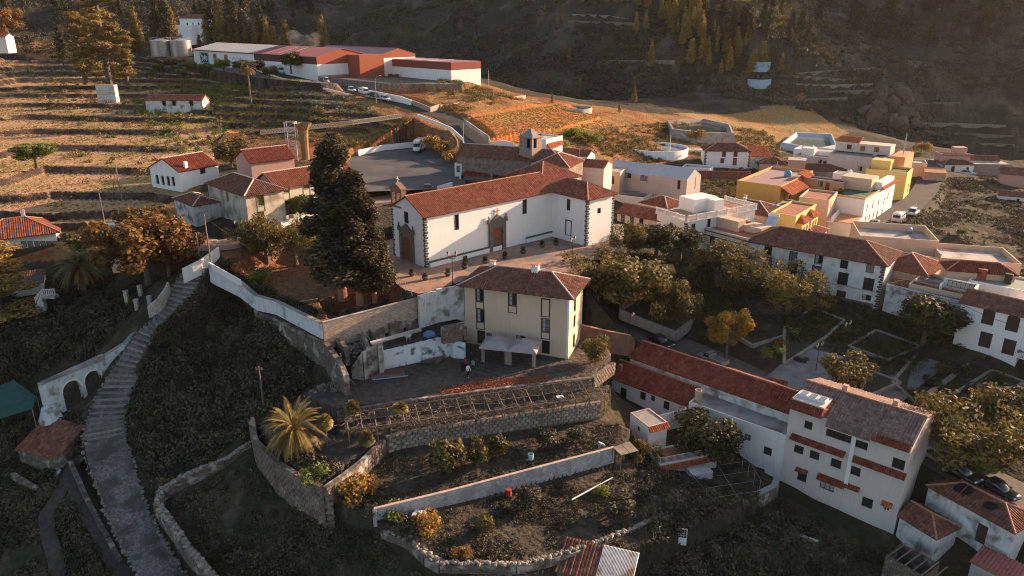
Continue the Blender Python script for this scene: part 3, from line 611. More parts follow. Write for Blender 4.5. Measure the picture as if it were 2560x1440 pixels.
        for i in range(n): place_mesh('quoin_stone', QM[(key, i % 2)], s.o, (cx, cy, z0+i*st))
QM = {}
def balustrade(b, pts, z, h=.95, name='balustrade', m=None):
    """posts, rail and balusters along local points"""
    m = m or white
    for i in range(len(pts)-1):
        p, q = Vector(pts[i]), Vector(pts[i+1]); L = (q-p).length; d = (q-p)/L
        mb = MB(); mb.obox(p, q, .22, z+h-.12, z+h); mb.obox(p, q, .2, z, z+.12); ob = mb.build(name, m, b.o)
        n = max(1, round(L/2.6)); q2 = MB()
        for k in range(n+1): c = p+d*(L*k/n); q2.box(c.x-.16, c.x+.16, c.y-.16, c.y+.16, z, z+h+.08)
        q2.build('balustrade_post', m, ob); q3 = MB(); nb = int(L/.24)
        for k in range(nb): c = p+d*(L*(k+.5)/nb); q3.box(c.x-.045, c.x+.045, c.y-.045, c.y+.045, z+.12, z+h-.12)
        q3.build('baluster_row', m, ob, kind='stuff')
def chimney(b, x, y, z, w=.5, h=1.1, m=None, cap=True):
    q = MB(); q.box(x-w/2, x+w/2, y-w/2, y+w/2, z, z+h); o = q.build('chimney', m or white, b.o)
    if cap:
        q = MB(); q.box(x-w/2-.08, x+w/2+.08, y-w/2-.08, y+w/2+.08, z+h+.25, z+h+.33)
        for a, c in ((-1, -1), (1, -1), (1, 1), (-1, 1), (0, -1), (0, 1)): q.box(x+a*w*.4-.05, x+a*w*.4+.05, y+c*w*.4-.05, y+c*w*.4+.05, z+h, z+h+.25)
        q.build('chimney_cap', ridge_m, o)
    return o
def antenna(b, x, y, z, h=2.2):
    q = MB(); q.tube((x, y, z), (x, y, z+h), .025, n=4); q.tube((x-.5, y, z+h*.9), (x+.5, y, z+h*.9), .02, n=4)
    for k in range(6): t = -.45+k*.18; q.tube((x+t, y-.25+abs(t)*.1, z+h*.9), (x+t, y+.25-abs(t)*.1, z+h*.9), .015, n=3)
    q.build('antenna', metal_g, b.o)
# ---------------------------------------------------------------- walls over open ground
def wall_run(name, label, pts, h, th, m, cap=None, capm=None, stone=None, parent=None, cat='wall', group=None, step=None, capstones=0, seed=1, rough=0.0, top_dz=None):
    """a wall along pixel points whose z is the wall's top; h its height downwards (number or list)"""
    P = W(pts); root = thing(name, label, cat, P[0][:3], 0, group); o0 = Vector(P[0][:3]); rng = random.Random(seed)
    mb = MB(); cp = MB(); segs = []
    for i in range(len(P)-1):
        a, b = Vector(P[i][:3])-o0, Vector(P[i+1][:3])-o0; ha, hb = (h, h) if not isinstance(h, (list, tuple)) else (h[i], h[i+1])
        n = max(1, int((b-a).length/ (2.5 if rough else 6)))
        for k in range(n):
            t0, t1 = k/n, (k+1)/n; p, q = a.lerp(b, t0), a.lerp(b, t1); r0 = rng.uniform(-rough, rough); 
            mb.obox(p, q, th+(.004*(k % 2)), (p.z-(ha+(hb-ha)*t0), q.z-(ha+(hb-ha)*t1)), (p.z+r0, q.z+r0)); segs.append((p, q, ha+(hb-ha)*t0, hb))
        if cap: cp.obox(a, b, th+.12, (a.z+.003, b.z+.003), (a.z+cap, b.z+cap))
    mb.build('masonry', m, root)
    if cap: cp.build('coping', capm or m, root)
    if capstones:   # loose stones bedded along the crest
        protos = []
        for k in range(5): r = MB(); r.rock((0, 0, 0), .36, .27, .22, rng); protos.append(r.mesh('stone', stone or stone_pale))
        tot = sum((q-p).length for p, q, _, _ in segs); cnt = min(capstones, 290); i = 0; acc = 0
        for p, q, _, _ in segs:
            L = (q-p).length; k = max(1, round(cnt*L/tot)); d = (q-p)/L; nn = Vector((-d.y, d.x, 0))
            for j in range(k):
                c = p+d*L*(j+.5)/k+nn*rng.uniform(-.3, .3)*th; s_ = rng.uniform(.7, 1.35)*min(1.6, max(.8, L/k/.5))
                place_mesh('stone', protos[rng.randrange(5)], root, (c.x, c.y, c.z+.05+rng.uniform(0, .1)), rng.uniform(0, 3.1), s_)
    return root, segs, o0
def face_stones(root, segs, o0, th, m, cw=.62, ch=.36, limit=290, side=-1, jitter=.03, rows_from_top=True, seed=3, fill=1.0, size=1.0):
    """individual stones standing proud of the wall's visible face, laid in courses from the top"""
    rng = random.Random(seed); me = []
    for k in range(6):
        a = cw*rng.uniform(.78, 1.0)/2*size; hgt = ch*rng.uniform(.8, .93)/2*size; q = MB()
        q.add([(-a, 0, -hgt), (a*.96, 0, -hgt), (a, 0, hgt*.95), (-a, 0, hgt), (-a*.88, -.07, -hgt*.85), (a*.85, -.07, -hgt*.88), (a*.88, -.07, hgt*.82), (-a*.86, -.07, hgt*.86)],
              [(4, 5, 6, 7), (0, 1, 5, 4), (1, 2, 6, 5), (2, 3, 7, 6), (3, 0, 4, 7)]); me.append(q.mesh('stone', m))
    n = 0; row = 0; cells = []
    for p, q, ha, hb in segs:
        L = (q-p).length; d = (q-p)/L if L > 0 else Vector((1, 0, 0)); hd = Vector((d.x, d.y, 0)).normalized(); nn = Vector((hd.y, -hd.x, 0))*(1 if side < 0 else -1); ang = math.atan2(hd.y, hd.x)+(0 if side < 0 else math.pi)
        for r in range(int((ha+hb)/2/ch)):
            k = max(1, int(L/cw)); off = .5 if r % 2 else 0
            for j in range(k):
                u = (j+.5+off*.9)*L/k
                if u > L-cw*.3: continue
                cells.append((r, p+d*u+nn*(th/2+.01)-Vector((0, 0, ch*(r+.5)+.02)), ang))
    rng.shuffle(cells) if fill < 1 else cells.sort(key=lambda t: t[0])
    for r, c, ang in cells[:min(limit, int(len(cells)*fill))]:
        place_mesh('stone', me[rng.randrange(6)], root, c, ang+rng.uniform(-.02, .02), rng.uniform(.92, 1.04))
def sheet(name, poly, m, lift=.05, thick=.0, label=None, cat=None, kind='structure'):
    P = W(poly); a, b, c = planefit(P); mb = MB()
    top = [(p[0], p[1], a*p[0]+b*p[1]+c+lift) for p in P]; mb.poly(top)
    if thick:
        n = len(top)
        for i in range(n): q, r = top[i], top[(i+1) % n]; mb.quad(q, r, (r[0], r[1], r[2]-thick), (q[0], q[1], q[2]-thick))
    o = mb.build(name, m); return tag(o, label, cat, kind=kind)
def ribbon(name, pts, m, lift=.03, sub=3, kind='structure', w=None, off=0.0, z_off=0.0, parent=None):
    """road or path laid along centre points (x, y, z, width)"""
    P = []
    for i in range(len(pts)-1):     # catmull-rom smoothing
        p0 = Vector(pts[max(0, i-1)]); p1 = Vector(pts[i]); p2 = Vector(pts[i+1]); p3 = Vector(pts[min(len(pts)-1, i+2)])
        for k in range(sub):
            t = k/sub; P.append(.5*((2*p1)+(p2-p0)*t+(2*p0-5*p1+4*p2-p3)*t*t+(3*p1-p0-3*p2+p3)*t**3))
    P.append(Vector(pts[-1])); mb = MB(); V = []
    for i, p in enumerate(P):
        d = P[min(i+1, len(P)-1)]-P[max(i-1, 0)]; n = Vector((-d[1], d[0])).normalized(); hw = (w or p[3])/2
        for s in (-1, 1): V.append((p[0]+n.x*(off+s*hw), p[1]+n.y*(off+s*hw), p[2]+lift+z_off))
    mb.add(V, [(2*i, 2*i+1, 2*i+3, 2*i+2) for i in range(len(P)-1)][::1])
    o = mb.build(name, m, parent); 
    if kind: tag(o, kind=kind)
    return o, P
# ---------------------------------------------------------------- roads, squares
paving = mat('plaza_flagstones', (.34, .21, .145), var=.22, vs=.9, col2=(.17, .15, .14), c2amt=.35, c2scale=.25, bump=.4, bs=5)
cobble = mat('cobbled_lane_stone', (.145, .135, .128), var=.55, vs=3.4, col2=(.07, .062, .052), c2amt=.5, c2scale=.45, bump=1.6, bs=3.2)
gravel = mat('parking_grit', (.075, .072, .073), var=.15, vs=.5, col2=(.11, .10, .095), c2amt=.5, c2scale=.12, bump=.2, bs=20)
sheet('plaza', PADS['plaza'], paving, .0)
sheet('parking_lot', PADS['parking'], gravel, .0)
dark_pave = mat('dark_street_paving', (.10, .092, .085), var=.25, vs=1.5, bump=.4, bs=6)
for k, m in (('footpath', mat('brown_path_earth', (.075, .06, .048), var=.3, vs=1.5)), ('lower_footpath', mat('brown_path_earth', (.075, .06, .048))), ('park_street', dark_pave), ('hill_road', asphalt), ('village_street', asphalt), ('cobbled_lane', cobble), ('church_street', paving)):
    ribbon(k, ROADW[k], m, 0, sub=1)
# ---------------------------------------------------------------- the long white church
ch = Bld('church', 'long whitewashed church with red tiled roof, stone portals and a twin bell gable', 'church', Vector((-13.22, 108.52, 5)), Vector((7.72, 127.1, 5)), 9.1, 5.0, 8.05, white_clean, base=.6)

OPN = dict(frame=wood_dk, bars=(1, 3))
ch.open(0, 1141, 556, 1.05, 2.5, 'win', **OPN); ch.open(0, 1312, 517, 1.05, 2.5, 'win', **OPN)
ch.open(3, 1015, 541, 1.3, 2.2, 'win', **OPN)
ch.walls()
ch.roof('gx', 27, .35, tiles_red, ridge_m)
ch.quoins(0); ch.quoins(3)
# plinth band along the long wall
ch.part('plinth', white_clean, lambda q: (q.box(.6, 15.2, -.28, -.004, 0, .75), q.box(20.8, ch.W, -.28, -.004, 0, .75)))
ch.part('plinth_band', stone_dk, lambda q: (q.box(.6, 15.2, -.3, -.01, .75, .98), q.box(20.8, ch.W, -.3, -.01, .75, .98)))
def portal(b, k, px, py, W_, H_, sc=1.0):
    (ox, oy), (dx, dy), wd = b.wallframe(k); O = b.loc(ox, oy); d = b.ux*dx+b.uy*dy; u, z = on_wall(px, py, O, d)
    nx, ny = dy, -dx; T = lambda a, c, e: (ox+dx*(u+a)+nx*e, oy+dy*(u+a)+ny*e, c)
    def bx(q, a0, a1, z0, z1, e0, e1):
        lo = [T(a0, z0, e0), T(a1, z0, e0), T(a1, z0, e1), T(a0, z0, e1)]; hi = [T(a0, z1, e0), T(a1, z1, e0), T(a1, z1, e1), T(a0, z1, e1)]
        q.add(lo+hi, [(0,3,2,1),(4,5,6,7),(0,1,5,4),(1,2,6,5),(2,3,7,6),(3,0,4,7)])
    w2 = W_/2; sm = mat('portal_stone', (.15, .13, .105), var=.3, vs=2.5, bump=.6)
    q = MB(); bx(q, -w2-.75, -w2-.02, 0, H_+.9, .0, .32); bx(q, w2+.02, w2+.75, 0, H_+.9, .0, .32); bx(q, -w2-.02, w2+.02, H_+.35, H_+.9, .0, .3)
    o = q.build('portal', sm, b.o)
    q = MB(); n = 12  # arch ring
    for i in range(n):
        t0, t1 = math.pi*i/n, math.pi*(i+1)/n
        A = [(-w2*math.cos(t), H_-w2+w2*math.sin(t)) for t in (t0, t1)]; B_ = [(-(w2+.02)*math.cos(t), 0) for t in (t0, t1)]
        q.add([T(A[0][0], A[0][1], .2), T(A[1][0], A[1][1], .2), T(A[1][0], H_+.4, .2), T(A[0][0], H_+.4, .2)], [(0, 1, 2, 3)])
        q.add([T(A[0][0], A[0][1], .2), T(A[1][0], A[1][1], .2), T(A[1][0], A[1][1], .03), T(A[0][0], A[0][1], .03)], [(0, 1, 2, 3)])
    q.build('arch_stones', sm, o)
    q = MB(); bx(q, -w2-1.0, w2+1.0, H_+.9, H_+1.15, .0, .45); bx(q, -w2-1.0, -w2-.6, H_+1.15, H_+1.6, .05, .4); bx(q, w2+.6, w2+1.0, H_+1.15, H_+1.6, .05, .4); q.build('cornice', sm, o)
    q = MB(); pt = [T(-w2-.5, H_+1.15, .32), T(w2+.5, H_+1.15, .32), T(0, H_+2.25, .32)]; pb = [T(-w2-.5, H_+1.15, .0), T(w2+.5, H_+1.15, .0), T(0, H_+2.25, .0)]
    q.add(pt+pb, [(0, 1, 2), (0, 2, 5, 3), (1, 4, 5, 2), (0, 3, 4, 1)]); q.build('pediment', sm, o)
    for a in (-w2-.8, w2+.8): q = MB(); q.lathe([(.0, H_+2.3), (.14, H_+2.0), (.1, H_+1.6)], T(a, 0, .22), 6); q.build('finial', sm, o)
    if sc > 1:
        q = MB(); bx(q, -.06, .06, H_+2.2, H_+3.3, .1, .22); bx(q, -.55, .55, H_+2.75, H_+2.88, .1, .22); q.build('stone_cross', ridge_m, o)
    q = MB(); n = 12; arc = [T(-w2*math.cos(math.pi*i/n), H_-w2+w2*math.sin(math.pi*i/n), .04) for i in range(n+1)]; q.poly([T(w2, .05, .04), T(-w2, .05, .04)]+arc)
    dr = q.build('door', wood_br, o)
    q = MB(); bx(q, -w2+.1, -w2*.05, .1, H_*.62, .042, .06) if sc > 1 else bx(q, -.02, .02, .1, H_-.2, .045, .07); q.build('door_leaf', mat('dull_green_door', (.10, .11, .09)) if sc > 1 else wood_dk, dr)
portal(ch, 0, 1242, 590, 2.1, 3.9, 2); portal(ch, 3, 1019, 612, 2.3, 3.9, 1)
# twin bell gable over the front
def espad(q):
    x = .1
    for y0, y1 in ((ch.D-2.9, ch.D-2.5), (ch.D-1.55, ch.D-1.15), (ch.D-.3, ch.D+.1)): q.box(x, x+.9, y0, y1, 8.3, 10.6)
    q.box(x, x+.9, ch.D-2.9, ch.D+.1, 10.6, 11.1); q.box(x-.1, x+1.0, ch.D-3.0, ch.D+.2, 8.2, 8.5); q.box(x-.1, x+1.0, ch.D-3.0, ch.D+.2, 11.1, 11.3)
    q.add([(x-.1, ch.D-3.0, 11.3), (x-.1, ch.D+.2, 11.3), (x-.1, ch.D-1.4, 12.1), (x+1.0, ch.D-3.0, 11.3), (x+1.0, ch.D+.2, 11.3), (x+1.0, ch.D-1.4, 12.1)], [(0, 2, 1), (3, 4, 5), (0, 3, 5, 2), (1, 2, 5, 4)])
bg_ = ch.part('bell_gable', mat('brown_bell_gable_stone', (.22, .14, .10), var=.25, vs=3, bump=.5), espad)
for yy in (ch.D-2.05, ch.D-.75):
    q = MB(); q.lathe([(.05, .62), (.16, .55), (.2, .3), (.3, .05), (.32, 0)], (.55, yy, 9.5), 10); q.tube((.55, yy-.45, 10.15), (.55, yy+.45, 10.15), .05); q.build('bell', mat('bell_bronze', (.12, .09, .05), metal=.6, rough=.5), bg_)
q = MB(); q.box(.5, .62, ch.D-1.46, ch.D-1.34, 12.0, 13.1); q.box(.5, .62, ch.D-1.8, ch.D-1.0, 12.55, 12.67); q.build('cross', white, bg_)
def RB(name, label, cat, px, py, zt, ang, W_, D, z0, wall, group=None, base=3.5, near='B'):
    """rectangular building whose near top corner is seen at (px, py)"""
    c = PZ(px, py, zt); u = Vector((math.cos(R(ang)), math.sin(R(ang)), 0)); a = c-u*W_ if near == 'B' else c
    return Bld(name, label, cat, Vector((a.x, a.y, z0)), Vector((a.x, a.y, z0))+u*W_, D, z0, zt-z0, wall, base=base, group=group)
# transept and chancel blocks of the church: built in the church's frame
def subblock(name, x0, x1, y0, y1, H, ops=(), pitch=27, quo=(), mR=tiles_red):
    b = Bld.__new__(Bld); b.A = ch.loc(x0, y0); b.W = x1-x0; b.D = y1-y0; b.H = H; b.z0 = ch.z0; b.ux = ch.ux; b.uy = ch.uy; b.base = 1.0; b.rz = ch.rz; b.wm = white_clean; b.op = [[], [], [], []]
    b.o = ch.o; r0 = b.o; nb = len(b.o.children)
    for o_ in ops: b.open(*o_[:5], o_[5], **o_[6])
    pre = set(SC.objects); b.walls(); b.roof('hip', pitch, .45, mR, ridge_m)
    for q in quo: b.quoins(q)
    for o in set(SC.objects)-pre:
        if o.parent == ch.o: o.location = o.location+Vector((x0, y0, 0)) if o.location.length else Vector((x0, y0, 0))
    return b
tr = subblock('transept', 27.0, 33.7, -8.4, 3.0, 8.05, ops=[(3, 1421, 512, .9, 2.0, 'win', OPN), (3, 1421, 570, 1.25, 2.6, 'blind', dict(frame=stone_dk, glass=white_clean, trim=stone_dk, deep=.08)), (0, 1498, 527, .9, .95, 'win', OPN)], quo=(0, 1))
cl = subblock('chancel', 27.5, 37.0, 3.1, 12.6, 8.9, pitch=27)
# low aisle behind the nave
# ---------------------------------------------------------------- the pale yellow three-storey house
yh = Bld('yellow_house', 'pale yellow three storey house with hipped tile roof and dark framed windows', 'house', PZ(1164, 855, -3), PZ(1420, 893, -3), 7.3, -3, 8.9, yellow_pl, base=.8)
YO = dict(frame=wood_dk, curtain=True, bars=(1, 2))
for px, py, kw in ((1199, 738, dict(apron=1.0)), (1281, 748, dict(apron=1.0)), (1201, 790, dict(apron=1.0)), (1364, 814, dict(apron=1.0))): yh.open(0, px, py, 1.15, 1.95, 'win', **YO, **kw)
yh.open(0, 1364, 770, 1.15, 2.6, 'blind', frame=wood_dk, glass=yellow_pl, trim=wood_dk, deep=.06, tw=.09)
yh.open(0, 1203, 845, 1.25, 2.3, 'door', frame=wood_dk); yh.open(0, 1364, 872, 1.2, 2.5, 'door', frame=wood_dk, leaf=glass); yh.open(0, 1223, 842, .9, 1.2, 'win', frame=wood_dk); yh.open(0, 1302, 850, 1.4, 1.3, 'win', frame=wood_dk)
yh.open(1, 0, 0, 1.1, 1.9, 'win', u=3.0, z=6.6, frame=wood_dk); yh.open(1, 0, 0, 1.1, 1.9, 'win', u=3.0, z=4.2, frame=wood_dk); yh.open(1, 0, 0, 1.1, 2.1, 'door', u=3.0, z=1.2, frame=wood_dk)
yh.walls(); yh.roof('hip', 24, .8, tiles_old, ridge_w)
yh.part('corner_board', white_clean, lambda q: (q.box(yh.W-.28, yh.W+.02, -.02, .28, 0, 8.85)))
c1 = chimney(yh, 9.4, 3.6, 10.3, .95, 1.3, white_clean); chimney(yh, 2.4, 5.0, 9.9, .75, .95, white_clean)
# wall lamps on the front
for px, py in ((1183, 822), (1228, 815), (1256, 818), (1281, 822), (1307, 826), (1335, 830), (1384, 851)):
    u, z = on_wall(px, py, yh.A, yh.ux); q = MB(); q.box(u-.07, u+.07, -.16, -.003, z-.12, z+.1); q.build('wall_lamp', metal_dk, yh.o)
# garden pavilion in front of it
gz0 = Bld('garden_pavilion', 'double garden pavilion with grey canvas roof and tied curtains before the yellow house', 'gazebo', PZ(1204, 905, -3), PZ(1337, 919, -3), 3.4, -3, 2.35, white_clean)
canvas = mat('grey_canvas', (.34, .31, .30), var=.08, vs=1.5, bump=.2, bs=3)
for k in (0, 1):
    w0 = gz0.W/2; x0 = k*w0-.25 if k == 0 else w0; x1 = x0+w0+.25; q = MB(); m_ = Vector(((x0+x1)/2, 1.7, 3.25)); rr = .55
    ce = [Vector((x0, -.35, 2.3)), Vector((x1, -.35, 2.3)), Vector((x1, 3.75, 2.3)), Vector((x0, 3.75, 2.3))]; ti = [m_+Vector((-rr, -rr, -.22)), m_+Vector((rr, -rr, -.22)), m_+Vector((rr, rr, -.22)), m_+Vector((-rr, rr, -.22))]
    for i in range(4): q.quad(ce[i], ce[(i+1) % 4], ti[(i+1) % 4], ti[i]); q.quad(ce[i], ce[(i+1) % 4], ce[(i+1) % 4]-Vector((0, 0, .2)), ce[i]-Vector((0, 0, .2)))
    q.build('canopy', canvas, gz0.o); q = MB(); rr = .72; t2 = [m_+Vector((a*rr, b*rr, -.2)) for a, b in ((-1, -1), (1, -1), (1, 1), (-1, 1))]
    for i in range(4): q.poly([t2[i], t2[(i+1) % 4], m_+Vector((0, 0, .12))])
    q.build('vent_cap', canvas, gz0.o)
for x in (0, gz0.W/2-.45, gz0.W/2+.05, gz0.W-.4):
    q = MB()
    for k in range(5): q.box(x+k*.09, x+k*.09+.075, -.05+(k % 2)*.06, .02+(k % 2)*.06, 0.02, 2.3)
    q.build('curtain', mat('beige_curtain', (.30, .26, .22), var=.2, vs=4), gz0.o)
q = MB()
for x in (-.02, gz0.W/2, gz0.W):
    for y in (0, 3.4): q.box(x-.04, x+.04, y+.06, y+.14, 0, 2.35)
q.build('pavilion_frame', metal_dk, gz0.o)
# ---------------------------------------------------------------- old manor on the left
mh = Bld('manor_house', 'old stained plaster manor with red hipped roof beside the tall cypresses', 'house', Vector((-42.6, 116.2, 8)), Vector((-37.9, 120.9, 8)), 14.0, 8, 6.6, cream_old, base=1.2)
MO = dict(frame=wood_olive, glass=mat('greenish_old_shutters', (.17, .15, .075), var=.25, vs=3), bars=(1, 2))
mh.open(0, 651, 500, 1.25, 1.9, 'win', **MO, apron=.9); mh.open(0, 652, 543, 1.3, 2.0, 'win', **MO)
mh.open(3, 568, 492, .9, 1.7, 'win', **MO); mh.walls(); mh.roof('hip', 25, .45, tiles_old, ridge_w)
mw = Bld.__new__(Bld); mw.A = mh.loc(mh.W, 2.2); mw.W = 15.5; mw.D = 7.5; mw.H = 6.4; mw.z0 = 8; mw.ux = mh.ux; mw.uy = mh.uy; mw.base = 1.2; mw.rz = mh.rz; mw.wm = mat('cream_wing_plaster', (.60, .52, .42), var=.1, vs=.8, streak=.4); mw.op = [[], [], [], []]
mw.o = mh.o; pre = set(SC.objects)
for px, py in ((714, 468), (765, 458)): mw.open(0, px, py, 1.25, 1.9, 'win', **MO, apron=1.3)
mw.open(0, 716, 520, 3.4, 2.6, 'void', deep=.3); mw.open(0, 763, 508, 3.4, 2.6, 'void', deep=.3)
mw.walls(); mw.roof('gx', 27, .45, tiles_red, ridge_w)
for o in set(SC.objects)-pre:
    if o.parent == mh.o: o.location = Vector((mh.W, 2.2, 0))
mh.part('courtyard_deck', mat('brown_deck', (.17, .07, .04), var=.3, vs=2), lambda q: q.box(mh.W+.1, mh.W+15.5, -2.2, 2.1, 0, .5))
for x in (7.2, 10.5, 14.0, 17.8, 21.0): mh.part('gallery_post', wood_olive, lambda q: q.box(x, x+.2, 1.6, 1.8, .5, 4.2))
wall_run('courtyard_wall', 'low white garden wall under the manor gallery', [(700, 556, 9.3), (790, 530, 9.3)], 1.6, .35, white_old, cap=.08)
# ---------------------------------------------------------------- tall block, bottom right
tb = Bld('tall_apartment_house', 'tall pale apartment house with red tile canopies over its rows of windows', 'apartment house', Vector((34.1, 80.3, -15)), Vector((44.35, 71.2, -15)), 9.6, -15, 11.7, mat('pale_pink_render', (.60, .54, .49), var=.05, vs=.4, streak=.3), base=2)
TG = mat('dull_dark_glass', (.035, .034, .034), rough=.2, var=.3)  # plain dark pane tone, duller than the other windows
WO = dict(frame=wood_dk, glass=TG, bars=(1, 0), deep=.16)
for px, py, w_, h_ in ((2021, 1063, .95, 1.05), (1997, 1124, 1.15, 1.1), (2036, 1138, 1.15, 1.1), (2090, 1159, 1.2, 1.15), (2138, 1178, 1.15, 1.15), (2246, 1160, 1.3, 1.3), (2005, 1192, 1.1, 1.3), (2168, 1257, 1.2, 1.3)): tb.open(0, px, py, w_, h_, 'win', **WO)
tb.open(0, 2068, 1212, 1.7, 1.5, 'win', frame=wood_dk, glass=curtain, bars=(2, 0)); tb.open(0, 2216, 1271, .65, .8, 'win', frame=metal_w, glass=TG, bars=(1, 0), awn=1)
tb.open(0, 2096, 1090, 2.9, 1.0, 'win', frame=wood_dk, glass=TG, bars=(3, 0)); tb.open(0, 2151, 1112, 1.6, 1.0, 'win', frame=wood_dk, glass=TG, bars=(2, 0))
tb.open(0, 2092, 1300, 2.1, 1.7, 'void'); tb.open(0, 2185, 1340, 1.5, 1.7, 'void'); tb.open(1, 2301, 1127, .35, .9, 'win', **WO)
tb.walls()
tb.roof('gx', 17, .12, tiles_grey, ridge_m, H=11.7)
def canopy(b, x0, x1, z, d=.75, rise=.45, m=tiles_dark, name='tile_canopy'):
    q = MB(); pl = [(x0, -d, z), (x1, -d, z), (x1, -.003, z+rise), (x0, -.003, z+rise)]; slab(q, pl, .1); tile_ribs(q, pl, pl[0], pl[1], .26); q.build(name, m, b.o)
def canopy_px(b, p0, p1, **k):
    a = on_wall(*p0, b.A, b.ux); c = on_wall(*p1, b.A, b.ux); canopy(b, a[0], c[0], (a[1]+c[1])/2-b.z0, **k)
canopy_px(tb, (1978, 1092), (2114, 1136)); canopy_px(tb, (2134, 1148), (2266, 1192)); canopy_px(tb, (1990, 1172), (2020, 1182), d=.5, rise=.3); canopy_px(tb, (2045, 1190), (2115, 1215)); canopy_px(tb, (2112, 1214), (2150, 1224), d=.5, rise=.35)
# roof terrace box and skylights on the left, a lean-to over the loggia
tb.part('roof_box', tb.wm, lambda q: (q.box(.1, 3.9, -.05, 3.0, 11.5, 12.75)))
q = MB(); pl = [(-.1, -.9, 11.75), (4.0, -.9, 11.75), (3.9, -.06, 12.55), (0.0, -.06, 12.55)]; slab(q, pl, .1); tile_ribs(q, pl, pl[0], pl[1], .26); pl = [(4.0, -.9, 11.75), (4.9, 3.2, 11.75), (3.9, 3.0, 12.55), (3.9, -.06, 12.55)]; slab(q, pl, .1); tile_ribs(q, pl, pl[0], pl[1], .26); q.build('mansard_tiles', tiles_dark, tb.o)
for i in range(3):
    q = MB(); q.box(.5+i*1.1, 1.45+i*1.1, 1.0, 2.2, 12.75, 13.05); o = q.build('skylight', metal_w, tb.o); q = MB(); q.box(.6+i*1.1, 1.35+i*1.1, 1.1, 2.1, 13.05, 13.08); q.build('skylight_pane', glass_pale, o)
canopy(tb, 4.6, 9.6, 11.05, d=1.0, rise=.62, m=tiles_grey, name='loggia_roof'); canopy(tb, 9.7, 13.7, 11.15, d=.8, rise=.6, name='tile_canopy')
for x in (4.4, 10.2): chimney(tb, x, 5.6, 12.2, .6, 1.6, mat('pink_chimney', (.5, .3, .24)), False)
antenna(tb, 9.4, 3.2, 12.3, 2.2)
tb.part('drain_pipe', white_clean, lambda q: q.box(7.55, 8.0, -.2, -.003, 3.2, 11.0))
# ---------------------------------------------------------------- white houses stepping up to the park street
fh = Bld('flat_roof_house', 'white house with a broad stained flat roof next to the tall apartment house', 'house', PZ(1722, 1010, -8), PZ(1972, 1098, -8), 5.6, -14, 6.0, white, base=1.5)
for px, py, w_, h_ in ((1919, 1128, 1.05, 1.1), (1900, 1180, 1.1, 1.2)): fh.open(0, px, py, w_, h_, 'win', **WO)
fh.open(0, 1846, 1085, 1.0, 1.0, 'win', frame=metal_w, glass=glass_pale, bars=(1, 0)); fh.open(0, 1868, 1094, 1.0, 1.0, 'win', frame=metal_w, glass=glass_pale, bars=(1, 0))
fh.walls(); fh.roof('flat', .35, m=conc)
fh.part('cistern', mat('tan_cistern', (.45, .34, .26), var=.15, vs=2), lambda q: (q.lathe([(0, 0), (.48, 0), (.48, 1.7), (.36, 1.7), (.36, 1.3), (0, 1.3)], (.5, 1.6, 6.0), 14)))
lr = Bld('long_roof_house', 'low house under one very long red tile roof along the park street', 'house', PZ(1576, 893, -6.5), PZ(1978, 1034, -6.5), 6.6, -10, 3.5, white_old, base=4)
lr.walls(); lr.roof('gx', 24, .25, tiles_dark, ridge_m)
wh = Bld('wine_house', 'white farmhouse with brown tile roof, shuttered windows and a small porch', 'house', PZ(1524, 940, -8.7), PZ(1712, 1010, -8.7), 6.0, -12.5, 3.8, white_clean, base=1.5)
for px, py, w_, h_ in ((1607, 990, .95, 1.25), (1632, 996, .65, .85), (1666, 1014, .95, 1.3), (1604, 1022, .8, .6)): wh.open(0, px, py, w_, h_, 'win', frame=wood_dk, glass=wood_dk)
wh.open(0, 1558, 985, 1.1, 2.0, 'door'); wh.walls(); wh.roof('gx', 24, .45, tiles_dark, ridge_m); wh.quoins(0)
chimney(wh, 1.0, 1.2, 4.1, .55, 1.5, mat('brick_chimney', (.30, .17, .13), brick=(.3, .12, (.5, .5, .5))), False)
wh.part('porch_rail', wood_dk, lambda q: [q.box(1.6+k*.22, 1.66+k*.22, -.75, -.69, .99, 1.96) for k in range(8)]+[q.box(1.5, 3.4, -.76, -.68, 1.95, 2.03), q.box(1.5, 3.4, -.8, -.003, .85, 1.0)])
sw = Bld('stair_tower', 'small white flat roofed tower with a red tiled lip beside the garden door', 'outbuilding', PZ(1576, 1034, -7.2), PZ(1622, 1070, -7.2), 2.9, -11, 3.8, white, base=1)
sw.open(0, 1596, 1072, .55, .75, 'win', frame=wood_dk); sw.walls(); sw.roof('flat', .14, m=conc, rm=mat('pinkish_coping', (.5, .36, .30)))
q = MB(); pl = [(sw.W+.55, -.1, 3.45), (sw.W+.55, 2.95, 3.45), (sw.W+.003, 2.95, 3.85), (sw.W+.003, -.1, 3.85)]; slab(q, pl, .08); tile_ribs(q, pl, pl[0], pl[1], .28); q.build('tile_lip', tiles_bright, sw.o)
tt = Bld('terrace_annexe', 'white annexe with a red floored terrace, iron railing and tiled edge', 'outbuilding', PZ(1616, 1128, -10.6), PZ(1650, 1165, -10.6), 8.2, -13.5, 2.9, white, base=1)
tt.walls(); tt.roof('flat', .18, m=terra, rm=white)
def railing(b, pts, z, h=.9, m=metal_w, gap=.16, name='railing', pr=.02):
    for i in range(len(pts)-1):
        p, q_ = Vector(pts[i]), Vector(pts[i+1]); L = (q_-p).length; d = (q_-p)/L; q = MB(); q.tube(p+Vector((0, 0, z+h)), q_+Vector((0, 0, z+h)), pr*1.3, n=4); q.tube(p+Vector((0, 0, z+.08)), q_+Vector((0, 0, z+.08)), pr, n=4)
        for k in range(int(L/gap)+1): c = p+d*min(L, k*gap); q.box(c.x-pr*.7, c.x+pr*.7, c.y-pr*.7, c.y+pr*.7, z+.08, z+h)
        q.build(name, m, b.o if hasattr(b, 'o') else b)
